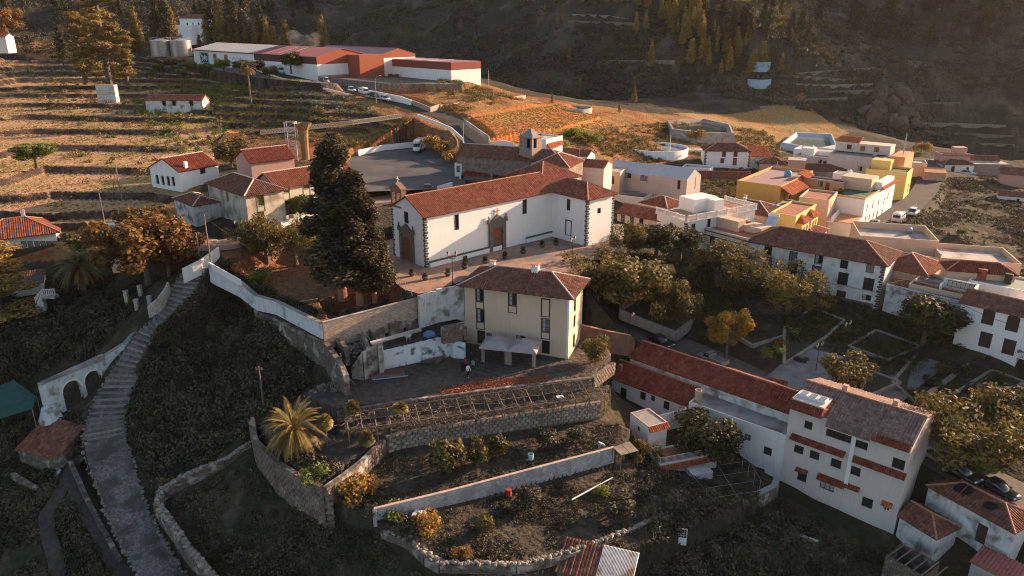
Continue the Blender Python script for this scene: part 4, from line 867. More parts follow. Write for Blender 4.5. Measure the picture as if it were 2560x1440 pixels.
railing(tt, [(.1, .1, 0), (tt.W-.1, .1, 0), (tt.W-.1, 8.0, 0)], 3.05)
q = MB(); pl = [(tt.W+.6, -.1, 2.5), (tt.W+.6, 8.2, 2.5), (tt.W+.003, 8.2, 2.85), (tt.W+.003, -.1, 2.85)]; slab(q, pl, .08); tile_ribs(q, pl, pl[0], pl[1], .28); q.build('tile_edge', tiles_bright, tt.o)
tt.part('low_wing', white, lambda q: q.box(tt.W+.003, tt.W+1.9, 3.6, 6.4, 0, 2.0))
wall_run('terrace_side_wall', 'weathered white wall from the terrace to the flat roofed house', [(1640, 1040, -8.6), (1716, 1022, -8.6)], 2.6, .25, white_old)
# ---------------------------------------------------------------- ruined farmhouse, bottom right corner
oh = Bld('ruined_farmhouse', 'decaying farmhouse whose sagging red roof has black holes in it', 'ruin', PZ(2322, 1215, -10.2), PZ(2535, 1330, -10.2), 5.0, -14.5, 4.3, white_old, base=1.5)
oh.open(0, 2453, 1335, 1.1, 2.4, 'door'); oh.walls(); ro = oh.roof('hip', 22, .25, tiles_old, ridge_m)
for (x, y, r_) in ((3.0, 1.6, 1.15), (6.2, 1.3, .8)):
    q = MB(); tp = math.tan(R(22)); pts = []
    for k in range(11): t = 2*math.pi*k/11; rr = r_*(.8+.3*((k*7) % 5)/5); px_, py_ = x+rr*math.cos(t), y+rr*.75*math.sin(t); pts.append((px_, py_, 4.3+(py_+.25)*tp+.11))
    q.poly(pts); q.build('roof_hole', mat('roof_void', (.012, .011, .01)), ro)  # black patch laid over the tiles, darkness of the hole painted
o2 = Bld('collapsed_shed', 'small shed with a fallen in tiled gable below the ruined farmhouse', 'ruin', PZ(2250, 1290, -12.6), PZ(2340, 1345, -12.6), 4.0, -15.5, 2.9, white_old, base=1)
o2.walls(); o2.roof('hx0', 28, .25, tiles_old, ridge_m)
o3 = Bld('roofless_outhouse', 'roofless grey outhouse of rough walls and bare beams in the lower right corner', 'ruin', PZ(2215, 1385, -13.6), PZ(2310, 1440, -13.6), 3.2, -16, 2.4, rubble_m, base=1)
o3.walls(); 
for k in range(6): o3.part('beam', wood_grey, lambda q: q.box(.3+k*.9, .42+k*.9, -.2, 3.4, 2.4, 2.52))
o4 = Bld('red_sheet_shed', 'low shed with a grey wall and faded red sheet roof in the bottom right corner', 'shed', PZ(2430, 1400, -13.2), PZ(2540, 1455, -13.2), 3.0, -16, 2.6, grey_pl, base=1)
o4.walls(); o4.roof('shed', 8, .15, mat('faded_red_sheet', (.33, .12, .10), var=.2, vs=3), ridges=False)
sh = Bld('tool_shed', 'tool shed roofed half in old tiles and half in corrugated metal sheets', 'shed', PZ(1392, 1425, -10.4), PZ(1560, 1462, -10.2), 3.6, -12.5, 2.1, wood_grey, base=1)
sh.walls(); sh.roof('shed', 16, .2, tiles_old, ridges=False, x1=sh.W*.55, name='tile_roof')
q = MB(); z0_, W2 = 2.15, sh.W
for k in range(26):
    x = W2*.57+k*.14; q.add([(x, -.2, z0_), (x+.07, -.2, z0_+.05), (x+.14, -.2, z0_), (x, 3.8, z0_+1.15), (x+.07, 3.8, z0_+1.2), (x+.14, 3.8, z0_+1.15)], [(0, 1, 4, 3), (1, 2, 5, 4)])
q.build('sheet_roof', mat('rusty_zinc_sheet', (.34, .36, .38), rough=.4, var=.25, vs=1.5, metal=.6, col2=(.20, .14, .10), c2amt=.35), sh.o)
# ---------------------------------------------------------------- the rest of the village
WB = dict(frame=wood_dk, bars=(1, 1)); WR = dict(frame=wood_br, glass=mat('brown_shutters', (.16, .07, .05), var=.2), bars=(1, 0)); DR = dict(leaf=wood_br, frame=wood_br)
def wins(b, k, lst, w_, h_, kind='win', **kw):
    for px, py in lst: b.open(k, px, py, w_, h_, kind, **kw)
# long white hacienda with basalt corners
hc = RB('white_mansion', 'long three storey white mansion with dark tiled roof and patterned corner stones', 'mansion', 2214, 664, 3.8, -38.5, 23.4, 9.0, -3.9, mat('aged_white_plaster', (.66, .65, .63), var=.08, vs=.7, col2=(.42, .40, .37), c2amt=.3, c2scale=.5, streak=.4), base=3)
for px, py in ((1920, 627), (1983, 641), (2047, 648), (2110, 661), (2175, 672)): hc.open(0, px, py, 1.25, 1.45, 'win', frame=wood_dk, apron=.55 if px < 2100 else 0, bars=(1, 1))
for px, py in ((1918, 657), (1981, 672), (2040, 680), (2107, 697), (2171, 711)): hc.open(0, px, py, 1.65, 2.2, 'win', frame=wood_dk, bars=(2, 2))
hc.open(0, 2101, 745, 1.5, 2.6, 'door'); hc.open(0, 2166, 744, 1.4, 1.0, 'win', frame=wood_dk); hc.walls(); hc.roof('hip', 25, .5, tiles_old, ridge_m); hc.quoins(0, w=.7, alt=.5); hc.quoins(1, w=.7, alt=.5)
hc.part('plinth', mat('brown_stained_base', (.19, .14, .11), var=.25, vs=1), lambda q: q.box(.8, hc.W-.8, -.12, -.003, -.6, .9))
hc.part('string_course', grey_pl, lambda q: q.box(.8, hc.W-.8, -.08, -.003, 2.9, 3.05))
antenna(hc, hc.W-.5, 1.5, 7.9, 2.0)
# terraced row to the right of the mansion
m1 = RB('flat_front_house', 'white one storey house with high parapet and tiled roof strip behind the round dark tree', 'house', 2421, 764, .2, -46, 12.0, 4.2, -4.6, white_old)
m1.open(0, 2368, 768, 1.2, 1.7, 'win', frame=wood_dk); m1.walls(); m1.roof('hip', 23, .2, tiles_old, ridge_m, H=5.0)
m1.part('parapet_wall', white_old, lambda q: q.box(0, m1.W, -.25, -.003, 4.2, 5.3))
m2 = RB('arched_window_house', 'bright white house with tall arched dark shutters at the right edge of the square', 'house', 2568, 794, 1.3, -46, 8.4, 5.5, -5.0, white_clean)
for px, py in ((2470, 795), (2531, 812)): m2.open(0, px, py, 1.6, 2.1, 'win', frame=wood_dk, glass=wood_dk, arch=.4)
for px, py in ((2463, 850), (2522, 868)): m2.open(0, px, py, 1.6, 2.4, 'door')
m2.walls(); m2.roof('gx', 25, .35, tiles_old, ridge_m)
m2b = Bld('arched_house_end', 'continuation of the white arched window house beyond the frame edge', 'house', m2.loc(m2.W+.01, 0), m2.loc(m2.W+9, 0), 5.5, -5.0, 6.3, white_clean); m2b.walls(); m2b.roof('gx', 25, .35, tiles_old, ridge_m); m2b.o['label'] = 'white house joined to the right side of the arched window house'
# courtyards behind the row
cy = RB('courtyard_compound', 'pink walled roof terraces behind the long white mansion', 'courtyard', 2345, 620, 2.8, -16, 13.0, 11.0, -4, peach_pl, base=2)
cy.walls(); cy.roof('flat', 1.3, m=conc_lt, rm=peach_pl)
cy2 = RB('open_terrace', 'broad empty roof terrace with low pale parapets behind the square houses', 'terrace', 2552, 672, 1.2, -16, 17.5, 10.0, -4.6, peach_pl, base=2)
cy2.walls(); cy2.roof('flat', .9, m=conc_lt, rm=peach_pl); cy2.part('terrace_partition', peach_pl, lambda q: (q.box(5, 5.2, .2, 9.8, 5.85, 7.3), q.box(.2, 5, 5, 5.2, 5.85, 7.0)))
t1 = RB('ochre_tiled_wing', 'weathered red hip roofed wing between the mansion and the pink terraces', 'house wing', 2318, 690, 1.6, -45, 8.0, 8.5, -4, peach_pl)
t1.walls(); t1.roof('hip', 26, .35, tiles_red, ridge_w)
t2 = RB('patio_house', 'flat roofed house with glazed inner patio behind the parapet front', 'house', 2440, 752, 1.0, -43, 9.5, 8.0, -4.6, conc_lt)
t2.walls(); t2.roof('flat', .5, m=conc, rm=peach_pl); t2.part('patio_box', white, lambda q: (q.box(4.2, 9.0, 2.6, 2.8, 5.65, 7.4), q.box(4.2, 4.4, .4, 2.6, 5.65, 6.9), q.box(8.8, 9, .4, 2.6, 5.65, 7.4)))
pw = t2.part('patio_window', wood_dk, lambda q: q.box(4.8, 8.5, 2.5, 2.59, 6.2, 7.2))
for i in range(6): t2.part('pane', mat('sunlit_patio_glass', (.55, .45, .36), rough=.3), lambda q: q.box(4.88+i*.6, 5.4+i*.6, 2.46, 2.495, 6.28, 7.12), parent=pw)  # sun on the panes put into a pale warm colour
t3 = RB('green_terrace_house', 'house with pale green roof terrace and dark hipped tile roof at the right edge', 'house', 2570, 735, 2.2, -43, 8.0, 7.5, -4.8, white)
t3.walls(); t3.roof('flat', .35, m=mat('pale_green_terrace', (.26, .30, .25), var=.12), rm=white); t3.part('stair_box', mat('red_stair_box', (.33, .08, .04)), lambda q: (q.box(.6, 1.8, 2.2, 3.2, 7.0, 8.8))); t3.part('water_box', wood_dk, lambda q: q.box(4.2, 5.2, 3.0, 3.8, 7.0, 8.6))
t4 = RB('hip_roof_house', 'small house with dark red hip roof behind the pale green terrace', 'house', 2540, 688, 3.4, -16, 9.5, 4.0, -4.6, peach_pl)
t4.walls(); t4.roof('hip', 26, .35, tiles_dark, ridge_m)
# black trimmed houses by the park
b1 = RB('black_trim_house', 'cream house with black stone trim lines and an orange flat roof terrace', 'house', 1870, 601, 4.0, -52, 13.2, 11.0, -1.0, mat('cream_render', (.56, .49, .42), var=.05))
for px, py in ((1750, 592), (1781, 601), (1805, 609)): b1.open(0, px, py, 1.3, 1.7, 'win', frame=wood_dk, bars=(2, 2))
b1.walls(); b1.roof('flat', .35, m=mat('orange_roof_paint', (.40, .15, .09), var=.12), rm=mat('cream_render2', (.56, .49, .42)))
b1.part('trim_band', stone_dk, lambda q: (q.box(0, b1.W, -.06, -.003, 4.75, 4.95), q.box(0, b1.W, -.05, -.002, 3.95, 4.12), q.box(3.4, 3.6, -.07, -.004, 0, 3.94)))
b1.part('roof_room', peach_pl, lambda q: (q.box(4.0, 8.8, 3.0, 5.2, 5.05, 7.0), q.box(8.8, 12.6, 4.6, 8.0, 5.05, 6.2)))
b2 = RB('balustrade_house', 'white corner house with an orange roof terrace framed by balustrades', 'house', 1716, 556, 6.0, -58, 7.8, 18.5, -.4, white)
b2.open(0, 1678, 567, 1.1, 1.6, 'win', frame=wood_dk); wins(b2, 1, [(1733, 572), (1772, 556)], 1.1, 1.9, **WB); b2.walls(); q = MB(); q.box(-.2, b2.W+.3, -.3, b2.D+.2, 6.4, 6.62); q.build('terrace_slab', white, b2.o); q = MB(); q.box(0, b2.W, 0, b2.D, 6.62, 6.68); q.build('terrace_floor', mat('orange_terrace_floor', (.46, .25, .16), var=.1), b2.o)
for p in (((0, -.15, 0), (b2.W+.1, -.15, 0)), ((b2.W+.1, -.15, 0), (b2.W+.1, b2.D, 0)), ((0, b2.D, 0), (b2.W, b2.D, 0))): balustrade(b2, p, 6.68)
b2.part('roof_room', white_clean, lambda q: (q.box(0, 4.2, 5.5, 11.5, 6.68, 9.2), q.box(4.2, 6.0, 9.0, 11.5, 6.68, 9.0))); b2.quoins(1, h=.3)
b3 = RB('red_roof_cottage', 'low cream cottage with red roof tucked beside the end of the church', 'cottage', 1652, 553, 4.6, -42, 10.0, 5.5, .6, mat('warm_cream', (.58, .50, .42)))
for px, py, w_, h_ in ((1557, 548, 1.0, 1.7), (1580, 553, 1.0, 2.0), (1603, 556, 1.0, 1.6)): b3.open(0, px, py, w_, h_, 'win', frame=wood_dk, arch=.2, bars=(1, 3))
b3.walls(); b3.roof('gx', 25, .35, tiles_red, ridge_m); b3.part('base_band', mat('brown_base', (.24, .14, .12)), lambda q: q.box(0, b3.W, -.05, -.003, -.5, 1.1))
b4 = RB('inner_red_roofs', 'small house with crossing red roofs behind the low cream cottage', 'house', 1668, 520, 4.6, -48, 7.0, 6.0, .8, white); b4.walls(); b4.roof('hip', 24, .3, tiles_red, ridge_w)
b5 = RB('metal_canopy_yard', 'white walled yard with a flat concrete roof between church and grey gables', 'outbuilding', 1610, 500, 4.2, -30, 13.0, 7.5, 1.0, white); b5.walls(); b5.roof('flat', .5, m=conc, rm=white)
for k in range(7): b5.part('roof_sheet', mat('corrugated_grey', (.13, .15, .13), metal=.3), lambda q: q.box(7.2+k*.5, 7.6+k*.5, 1.0, 3.6, 3.95+k*.03, 4.02+k*.03))
g1 = RB('grey_gable_house', 'modern grey house with smooth pitched roof, the left of two alike', 'house', 1632, 440, 8.4, -40, 12.0, 6.5, 1.4, mat('taupe_render', (.42, .36, .32), var=.05))
zinc = mat('pale_zinc_roof', (.42, .44, .47), rough=.5, var=.06)
wins(g1, 0, [(1569, 437), (1610, 445)], 1.9, 1.4, frame=wood_dk, bars=(2, 0)); g1.walls(); g1.roof('gx', 28, .02, zinc, zinc, ribs=False)
g2 = RB('grey_gable_house', 'modern grey house with smooth pitched roof, the right of two alike', 'house', 1718, 449, 8.8, -40, 9.5, 6.5, 1.2, mat('taupe_render', (.42, .36, .32)))
g2.open(0, 1697, 462, .7, 2.0, 'win', frame=wood_dk); g2.open(1, 1738, 453, .7, 3.6, 'blind', glass=grey_pl, frame=grey_pl, deep=.1); g2.walls(); g2.roof('gx', 28, .02, zinc, zinc, ribs=False)
g3 = RB('white_flat_store', 'small white flat roofed store left of the parked silver car', 'outbuilding', 1775, 425, 3.6, -25, 7.5, 5.0, 1.8, white); g3.walls(); g3.roof('flat', .3, m=conc_lt, rm=white)
w2 = RB('white_quoin_house', 'white two storey house with brown hip roof and black corner stones', 'house', 1877, 379, 7.2, -6, 12.2, 7.0, 2.9, white_clean)
wins(w2, 0, [(1810, 385), (1839, 385)], 1.1, 1.6, **WR); w2.open(0, 1806, 402, 1.1, 1.4, 'win', **WR); w2.open(0, 1837, 404, 1.1, 2.1, 'door', **DR); w2.walls(); w2.roof('hip', 24, .35, tiles_old, ridge_m); w2.quoins(0); w2.quoins(1)
w2b = RB('white_side_house', 'white house with orange roofed porch right of the brown hip roof', 'house', 1928, 392, 5.6, -6, 6.0, 7.0, 2.6, white); w2b.walls(); w2b.roof('shed', 14, .2, tiles_bright)
w2c = RB('white_gate_wall_house', 'small white annexe with a dark gateway left of the brown hip roof', 'outbuilding', 1762, 375, 5.4, -3, 4.6, 3.0, 3.2, white); w2c.walls(); w2c.roof('flat', .1, m=conc_lt, rm=white)
# ochre and yellow houses along the upper street
o1 = RB('ochre_house', 'large ochre house with roof terrace and bright orange tile slopes', 'house', 1952, 472, 6.8, -38, 9.8, 22.0, -1.2, ochre_pl)
o1.open(1, 1975, 492, 1.1, 1.9, 'win', **WB); o1.open(1, 1961, 491, .8, 1.2, 'win', **WB); o1.walls(); o1.roof('flat', .6, m=mat('mauve_roof', (.33, .22, .20), var=.12), rm=ochre_pl)
def slope_on(b, pts, m=tiles_bright, name='tile_slope'):
    q = MB(); slab(q, pts, .1); tile_ribs(q, pts, pts[0], pts[1], .28); return q.build(name, m, b.o)
slope_on(o1, [(o1.W+2.6, .0, 6.9), (o1.W+2.6, 11.0, 6.9), (o1.W+.003, 11.0, 8.3), (o1.W+.003, 0, 8.3)]); slope_on(o1, [(o1.W+1.6, 12.5, 8.4), (o1.W+1.6, 18.0, 8.4), (o1.W-.6, 18.0, 9.4), (o1.W-.6, 12.5, 9.4)])
wt = thing('water_tank', 'round sky blue water tank standing on the ochre house roof', 'water tank', o1.loc(6.5, 14.0, 8.05)); q = MB(); q.lathe([(0, 0), (.75, 0), (.82, .2), (.82, 1.0), (.6, 1.35), (.2, 1.5), (0, 1.5)], n=14); q.build('tank', mat('sky_blue_plastic', (.12, .32, .50), rough=.5), wt, True); q = MB(); q.lathe([(0, 1.6), (.22, 1.58), (.22, 1.5)], n=10); q.build('tank_lid', metal_dk, wt)
o2b = RB('yellow_bay_house', 'bright yellow house with two tiled bay balconies over a grey garage door', 'house', 1990, 545, 5.4, -38, 5.0, 12.5, -2.4, yellow_br)
o2b.open(1, 2040, 572, 2.6, 2.9, 'gate', leaf=metal_w, frame=metal_w); wins(o2b, 1, [(2003, 532), (2040, 520)], 1.1, 1.9, **WB); o2b.walls(); o2b.roof('flat', .4, m=terra, rm=yellow_br)
for y in (1.0, 6.6):
    o2b.part('bay', yellow_br, lambda q: q.box(o2b.W+.003, o2b.W+1.1, y, y+4.2, 3.1, 6.9)); bl = o2b.part('balcony', yellow_br, lambda q: (q.box(o2b.W+1.1, o2b.W+1.9, y-.2, y+4.4, 3.0, 3.15), q.box(o2b.W+1.8, o2b.W+1.9, y-.2, y+4.4, 3.15, 4.0), q.box(o2b.W+1.1, o2b.W+1.8, y-.2, y-.1, 3.15, 4.0), q.box(o2b.W+1.1, o2b.W+1.8, y+4.3, y+4.4, 3.15, 4.0)))
    for yy in (y+.9, y+2.6): o2b.part('window', wood_dk, lambda q: q.box(o2b.W+1.1, o2b.W+1.14, yy, yy+.9, 3.4, 5.7))
    A_ = Vector((o2b.W+1.6, y-.4, 6.7)); B_ = Vector((o2b.W+1.6, y+4.6, 6.7)); C_ = Vector((o2b.W-1.0, y+4.6, 6.7)); D_ = Vector((o2b.W-1.0, y-.4, 6.7)); T_ = Vector((o2b.W-.2, y+2.1, 7.9))
    q = MB()
    for f in ([A_, B_, T_], [B_, C_, T_], [D_, A_, T_]): slab(q, f, .08); tile_ribs(q, f, f[0], f[1], .28)
    q.build('bay_roof', tiles_bright, o2b.o)
o3b = RB('orange_brick_house', 'orange plastered house with a plain flat roof above the yellow balconies', 'house', 2108, 459, 6.6, -38, 11.5, 3.2, -1, orange_pl)
wins(o3b, 0, [(2051, 459)], 1.1, 1.3, **WB); o3b.open(0, 2068, 468, .9, 2.1, 'door', **DR); wins(o3b, 1, [(2113, 477)], .9, 1.3, **WB); o3b.walls(); o3b.roof('flat', .3, m=wood_dk, rm=grey_pl)
p1 = RB('peach_balcony_house', 'peach coloured house with a white slatted balcony over its brown garage', 'house', 2073, 505, 5.6, -32, 6.0, 9.5, -2, peach_pl)
p1.open(1, 2092, 563, 2.2, 3.4, 'gate', leaf=wood_dk, frame=wood_dk); p1.open(1, 2101, 560, .9, 2.0, 'door', **DR); wins(p1, 1, [(2077, 513), (2094, 508), (2108, 509)], .9, 1.6, **WB); p1.walls(); p1.roof('flat', .4, m=terra, rm=peach_pl)
balustrade(p1, [(p1.W+1.0, .3, 0), (p1.W+1.0, 9.2, 0)], 3.5, h=1.0, m=white_clean); p1.part('balcony_floor', white_clean, lambda q: q.box(p1.W+.003, p1.W+1.15, .3, 9.2, 3.3, 3.5))
l1 = RB('long_white_street_house', 'long white street house with green painted roof and a row of small windows', 'house', 2163, 500, 5.0, -40, 8.5, 24.0, -1.8, white_clean)
wins(l1, 1, [(2168, 519), (2182, 513), (2196, 508), (2220, 490), (2210, 503)], .8, 1.5, frame=wood_grey, glass=glass, bars=(1, 1)); wins(l1, 1, [(2153, 548), (2164, 546), (2173, 543), (2183, 540)], .8, 1.4, frame=wood_grey, bars=(1, 1)); l1.open(1, 2192, 539, 1.0, 2.2, 'door', **DR); l1.open(1, 2204, 535, .8, 2.2, 'door', leaf=stone_dk)
l1.walls(); l1.roof('flat', .35, m=green_floor, rm=orange_pl)
l1.part('upper_room', peach_pl, lambda q: q.box(.5, 7.0, 9.0, 14.5, 6.8, 9.6)); l1.part('upper_room_white', white_clean, lambda q: q.box(7.0, 8.49, 12, 22, 6.8, 8.6)); slope_on(l1, [(l1.W+.6, 12, 7.1), (l1.W+.6, 23.5, 7.1), (l1.W-.2, 23.5, 7.6), (l1.W-.2, 12, 7.6)], name='tile_eave')
l1.part('lean_to', white_clean, lambda q: q.box(1.0, l1.W+.02, -7.5, -.003, 0, 3.0)); l1.part('lean_to_roof', orange_pl, lambda q: q.box(1.0, l1.W+.1, -7.5, -.003, 3.0, 3.2)); l1.part('garage_door', wood_br, lambda q: q.box(l1.W+.02, l1.W+.06, -6.5, -4.2, .1, 2.4))
y1 = RB('yellow_tall_house', 'narrow yellow house with a dark roof hatch at the bend of the street', 'house', 2268, 437, 5.2, -36, 9.5, 8.0, -.8, yellow_br); y1.open(1, 2270, 470, 1.0, 2.4, 'door', leaf=wood_olive); y1.walls(); y1.roof('flat', .5, m=green_floor, rm=yellow_br); y1.part('roof_room', yellow_br, lambda q: q.box(.5, 5.0, 3.0, 7.0, 6.0, 8.4))
wc = RB('white_roof_cube', 'small white cube of a roof room with a round white tank on top', 'outbuilding', 2138, 440, 6.8, -38, 5.0, 3.5, -1, white_clean); wc.walls(); wc.roof('flat', .15, m=conc, rm=white_clean)
q = MB(); q.lathe([(0, 0), (.5, .1), (.6, .45), (.4, .85), (0, 1.0)], (3.2, 2, 7.85), 12); q.build('roof_tank', metal_w, wc.o, True)
be = RB('beige_apartment_block', 'beige three storey apartment block with stepped flat roofs and one orange end', 'apartment block', 2225, 402, 6.6, -38, 15.5, 11.5, -1, beige_pl)
wins(be, 0, [(2150, 422), (2187, 420), (2199, 421)], 1.1, 1.3, **WB); be.walls(); be.roof('flat', .35, m=conc, rm=beige_pl); be.part('upper_storey', mat('beige_plaster2', (.52, .46, .40)), lambda q: (q.box(0, 14.0, 6.0, 11.4, 7.95, 10.4))); be.part('orange_end', orange_pl, lambda q: q.box(15.51, 19.0, -.3, 10.5, -1, 8.9)); 
for x in (3, 6.5, 10): be.part('window', glass, lambda q: q.box(x, x+1.2, 5.93, 5.997, 8.6, 9.9))
be2 = slope_on(be, [(0, 6.6, 10.45), (6, 6.6, 10.45), (6, 10.5, 11.6), (0, 10.5, 11.6)]); antenna(be, 17, 8, 8.9, 5)
wl = RB('white_blue_house', 'long blue shaded white house wall stepping up the far side of the village', 'house', 2118, 388, 5.0, -38, 15.0, 7.0, -.5, white_clean); wl.walls(); wl.roof('flat', .4, m=conc_lt, rm=white_clean)
pk = RB('pink_flat_house', 'pink house with flat roofed corner tower and brown hipped roof', 'house', 2012, 415, 4.6, -22, 11.5, 6.0, -.5, pink_pl); pk.walls(); pk.roof('hip', 22, .2, tiles_old, ridge_m, x1=7.0); pk.part('tower', pink_pl, lambda q: q.box(7.2, 11.6, -.4, 4.0, 0, 6.4)); pk.part('tower_parapet', conc_lt, lambda q: q.box(7.1, 11.7, -.5, 4.1, 6.4, 6.6))
bs = RB('brown_roof_barn', 'long low barn with dark brown roof behind the pink corner tower', 'barn', 2115, 430, 2.6, -8, 13.5, 6.0, -.8, conc); bs.walls(); bs.roof('gx', 24, .3, tiles_old, ridge_m)
r0_ = RB('dark_tile_shed', 'old shed with a long mottled red roof behind the garden of the grey gables', 'shed', 1880, 445, 2.8, -4, 16.0, 5.0, .3, conc); r0_.walls(); r0_.roof('gx', 22, .2, tiles_dark, ridge_m)
so = RB('small_orange_house', 'small orange house with unplastered block side at the street corner', 'house', 2366, 433, 1.4, -20, 5.2, 7.0, -2.4, block_tan); so.walls(); so.roof('gx', 10, .1, orange_pl, orange_pl, ribs=False); so.part('painted_side', orange_pl, lambda q: q.box(-.04, -.004, 0, 7, 0, 3.7))
rp = RB('pink_tower_house', 'pink upper floor house with red hipped roof on the far right hillside', 'house', 2426, 392, 1.8, -10, 8.0, 6.0, -3, pink_pl); wins(rp, 0, [(2363, 380), (2390, 381)], .9, .9, **WB); rp.walls(); rp.roof('flat', .5, m=conc, rm=pink_pl); rp.part('upper_room', pink_pl, lambda q: q.box(4.0, 7.6, 2.0, 5.0, 5.2, 7.2))
rw = RB('white_cottage', 'white cottage with brown roof and black corner stones beside a parked white car', 'cottage', 2436, 412, -.3, -4, 9.0, 6.0, -3.4, white_clean); rw.open(0, 2382, 424, 1.0, 2.0, 'door'); rw.open(0, 2418, 424, .9, 1.4, 'win', frame=wood_dk); rw.walls(); rw.roof('hip', 25, .3, tiles_old, ridge_m); rw.quoins(0, h=.3)
rb_ = RB('block_warehouse', 'unplastered grey block warehouse with a flat roof at the far right', 'warehouse', 2530, 412, -.2, -6, 13.0, 7.0, -3.8, mat('raw_block', (.30, .26, .23), var=.12, brick=(.5, .25, (.7, .7, .7)))); rb_.walls(); rb_.roof('flat', .1, m=conc_lt, rm=conc)
wb_ = RB('brown_wall_house', 'low brown walled building between the orange block and the white cottage', 'outbuilding', 2362, 405, -.4, -6, 10.0, 5.0, -2.4, mat('brown_wall', (.30, .22, .18))); wb_.walls(); wb_.roof('flat', .1, m=conc, rm=conc)
re_ = RB('pink_edge_house', 'pink gabled house cut by the right edge of the view', 'house', 2575, 440, .3, -30, 7.0, 6.0, -3.8, pink_pl); re_.walls(); re_.roof('gx', 26, .2, tiles_old)
re2 = RB('white_edge_cottage', 'little white cottage with pink roof at the right edge below the pink gabled house', 'cottage', 2570, 494, -2.0, -25, 6.5, 4.0, -4.2, white); re2.open(0, 2545, 500, .7, .7, 'win', frame=wood_dk); re2.walls(); re2.roof('gx', 24, .2, tiles_old)
n1 = RB('brown_hip_house', 'house with brown hip roof between the balustrade house and the yellow bays', 'house', 1925, 541, 4.6, -40, 10.5, 8.0, -1.5, peach_pl); n1.walls(); n1.roof('hip', 22, .3, tiles_old, ridge_w); chimney(n1, 3, 5, 6.6, .6, 1.5, white)
n2 = RB('red_corner_roof_house', 'small house with a weathered red hip roof right behind the mansion ridge', 'house', 2038, 592, 1.2, -40, 7.5, 7.0, -3, peach_pl); n2.walls(); n2.roof('hip', 24, .3, tiles_red, ridge_w)
n3 = RB('cream_stair_house', 'narrow cream house with a green side door left of the yellow bays', 'house', 1978, 521, 3.6, -38, 4.5, 7.0, -2, white); n3.open(0, 1962, 535, 2.2, 2.6, 'door', leaf=green_floor); n3.walls(); n3.roof('flat', .3, m=conc_lt, rm=white)
n4 = RB('brick_red_roof_house', 'long low house with a dull red roof among the gardens under the round pond', 'house', 1468, 392, 10.6, -28, 9.0, 5.0, 7.5, white); n4.walls(); n4.roof('gx', 24, .25, tiles_old, ridge_m)
n5 = RB('pale_terrace_house', 'pale flat roofed house with a roof room below the lined reservoir', 'house', 2070, 398, 4.2, -36, 9.0, 6.0, -1, beige_pl); wins(n5, 0, [(2050, 404), (2062, 408)], .9, 1.1, **WB); n5.walls(); n5.roof('flat', .4, m=conc, rm=beige_pl); n5.part('roof_room', white, lambda q: q.box(1, 4.5, 2, 5, 5.25, 7.4))
n6 = RB('peach_flat_house', 'peach flat roofed house between the beige block and the small orange house', 'house', 2318, 412, 2.6, -22, 8.0, 6.0, -2, peach_pl); n6.walls(); n6.roof('flat', .4, m=conc_lt, rm=peach_pl)
n7 = RB('old_white_row', 'old white row with sagging brown roof above the right edge fields', 'house', 2500, 402, .4, -8, 10.0, 5.0, -3.4, white_old); n7.walls(); n7.roof('gx', 22, .2, tiles_old, ridge_m)
# old stone church with its bell tower, and the houses round it
os_ = RB('old_stone_church', 'old church of brown rubble stone under long dark tile roofs', 'church', 1406, 408, 14.0, -24, 24.0, 7.5, 9.0, mat('brown_rubble', (.20, .155, .13), var=.4, vs=1.4, bump=.8, bs=3), base=3)
os_.walls(); os_.roof('hx0', 25, .3, tiles_old, ridge_w)
os2 = RB('church_apse', 'hip roofed stone apse with one sunlit red face joined to the old church', 'church wing', 1422, 419, 14.2, -24, 7.5, 8.5, 9, mat('brown_rubble', (.2, .155, .13)), base=3); os2.walls(); os2.roof('hip', 25, .3, tiles_red, ridge_w)
bt = RB('bell_tower', 'square stone bell tower with arched openings and pointed cap', 'tower', 1330, 347, 18.4, -40, 3.3, 3.3, 10, mat('tower_stone', (.27, .21, .17), var=.25, vs=2, bump=.5)); bt.open(0, 1321, 357, 1.0, 2.2, 'void', deep=.3); bt.open(1, 1338, 357, 1.0, 2.2, 'void', deep=.3); bt.walls()
bt.part('cornice', mat('tower_cap', (.25, .22, .20)), lambda q: q.box(-.2, bt.W+.2, -.2, bt.D+.2, bt.H, bt.H+.25)); bt.part('pointed_cap', mat('tower_cap', (.25, .22, .2)), lambda q: q.add([(0, 0, bt.H+.25), (bt.W, 0, bt.H+.25), (bt.W, bt.D, bt.H+.25), (0, bt.D, bt.H+.25), (bt.W/2, bt.D/2, bt.H+1.9)], [(0, 1, 4), (1, 2, 4), (2, 3, 4), (3, 0, 4)]))
for x, y in ((.15, .15), (3.15, .15), (3.15, 3.15), (.15, 3.15)): bt.part('pinnacle', mat('tower_cap', (.25, .22, .2)), lambda q: q.lathe([(.2, 0), (.2, .4), (0, .9)], (x, y, bt.H+.25), 6))
s1 = RB('white_presbytery', 'white house with orange tiled porch right of the stone bell tower', 'house', 1365, 352, 16.2, -35, 7.0, 7.0, 9.5, white); s1.walls(); s1.roof('flat', .3, m=conc_lt, rm=white); slope_on(s1, [(7.8, .3, 5.2), (7.8, 6.5, 5.2), (7.003, 6.5, 6.0), (7.003, .3, 6.0)])
s2 = RB('white_curved_gable', 'small white chapel wall with a curved gable left of the stone bell tower', 'chapel', 1290, 375, 14.0, -35, 6.0, 5.0, 9.5, white_clean); s2.walls(); s2.roof('flat', .1, m=conc_lt, rm=white_clean)
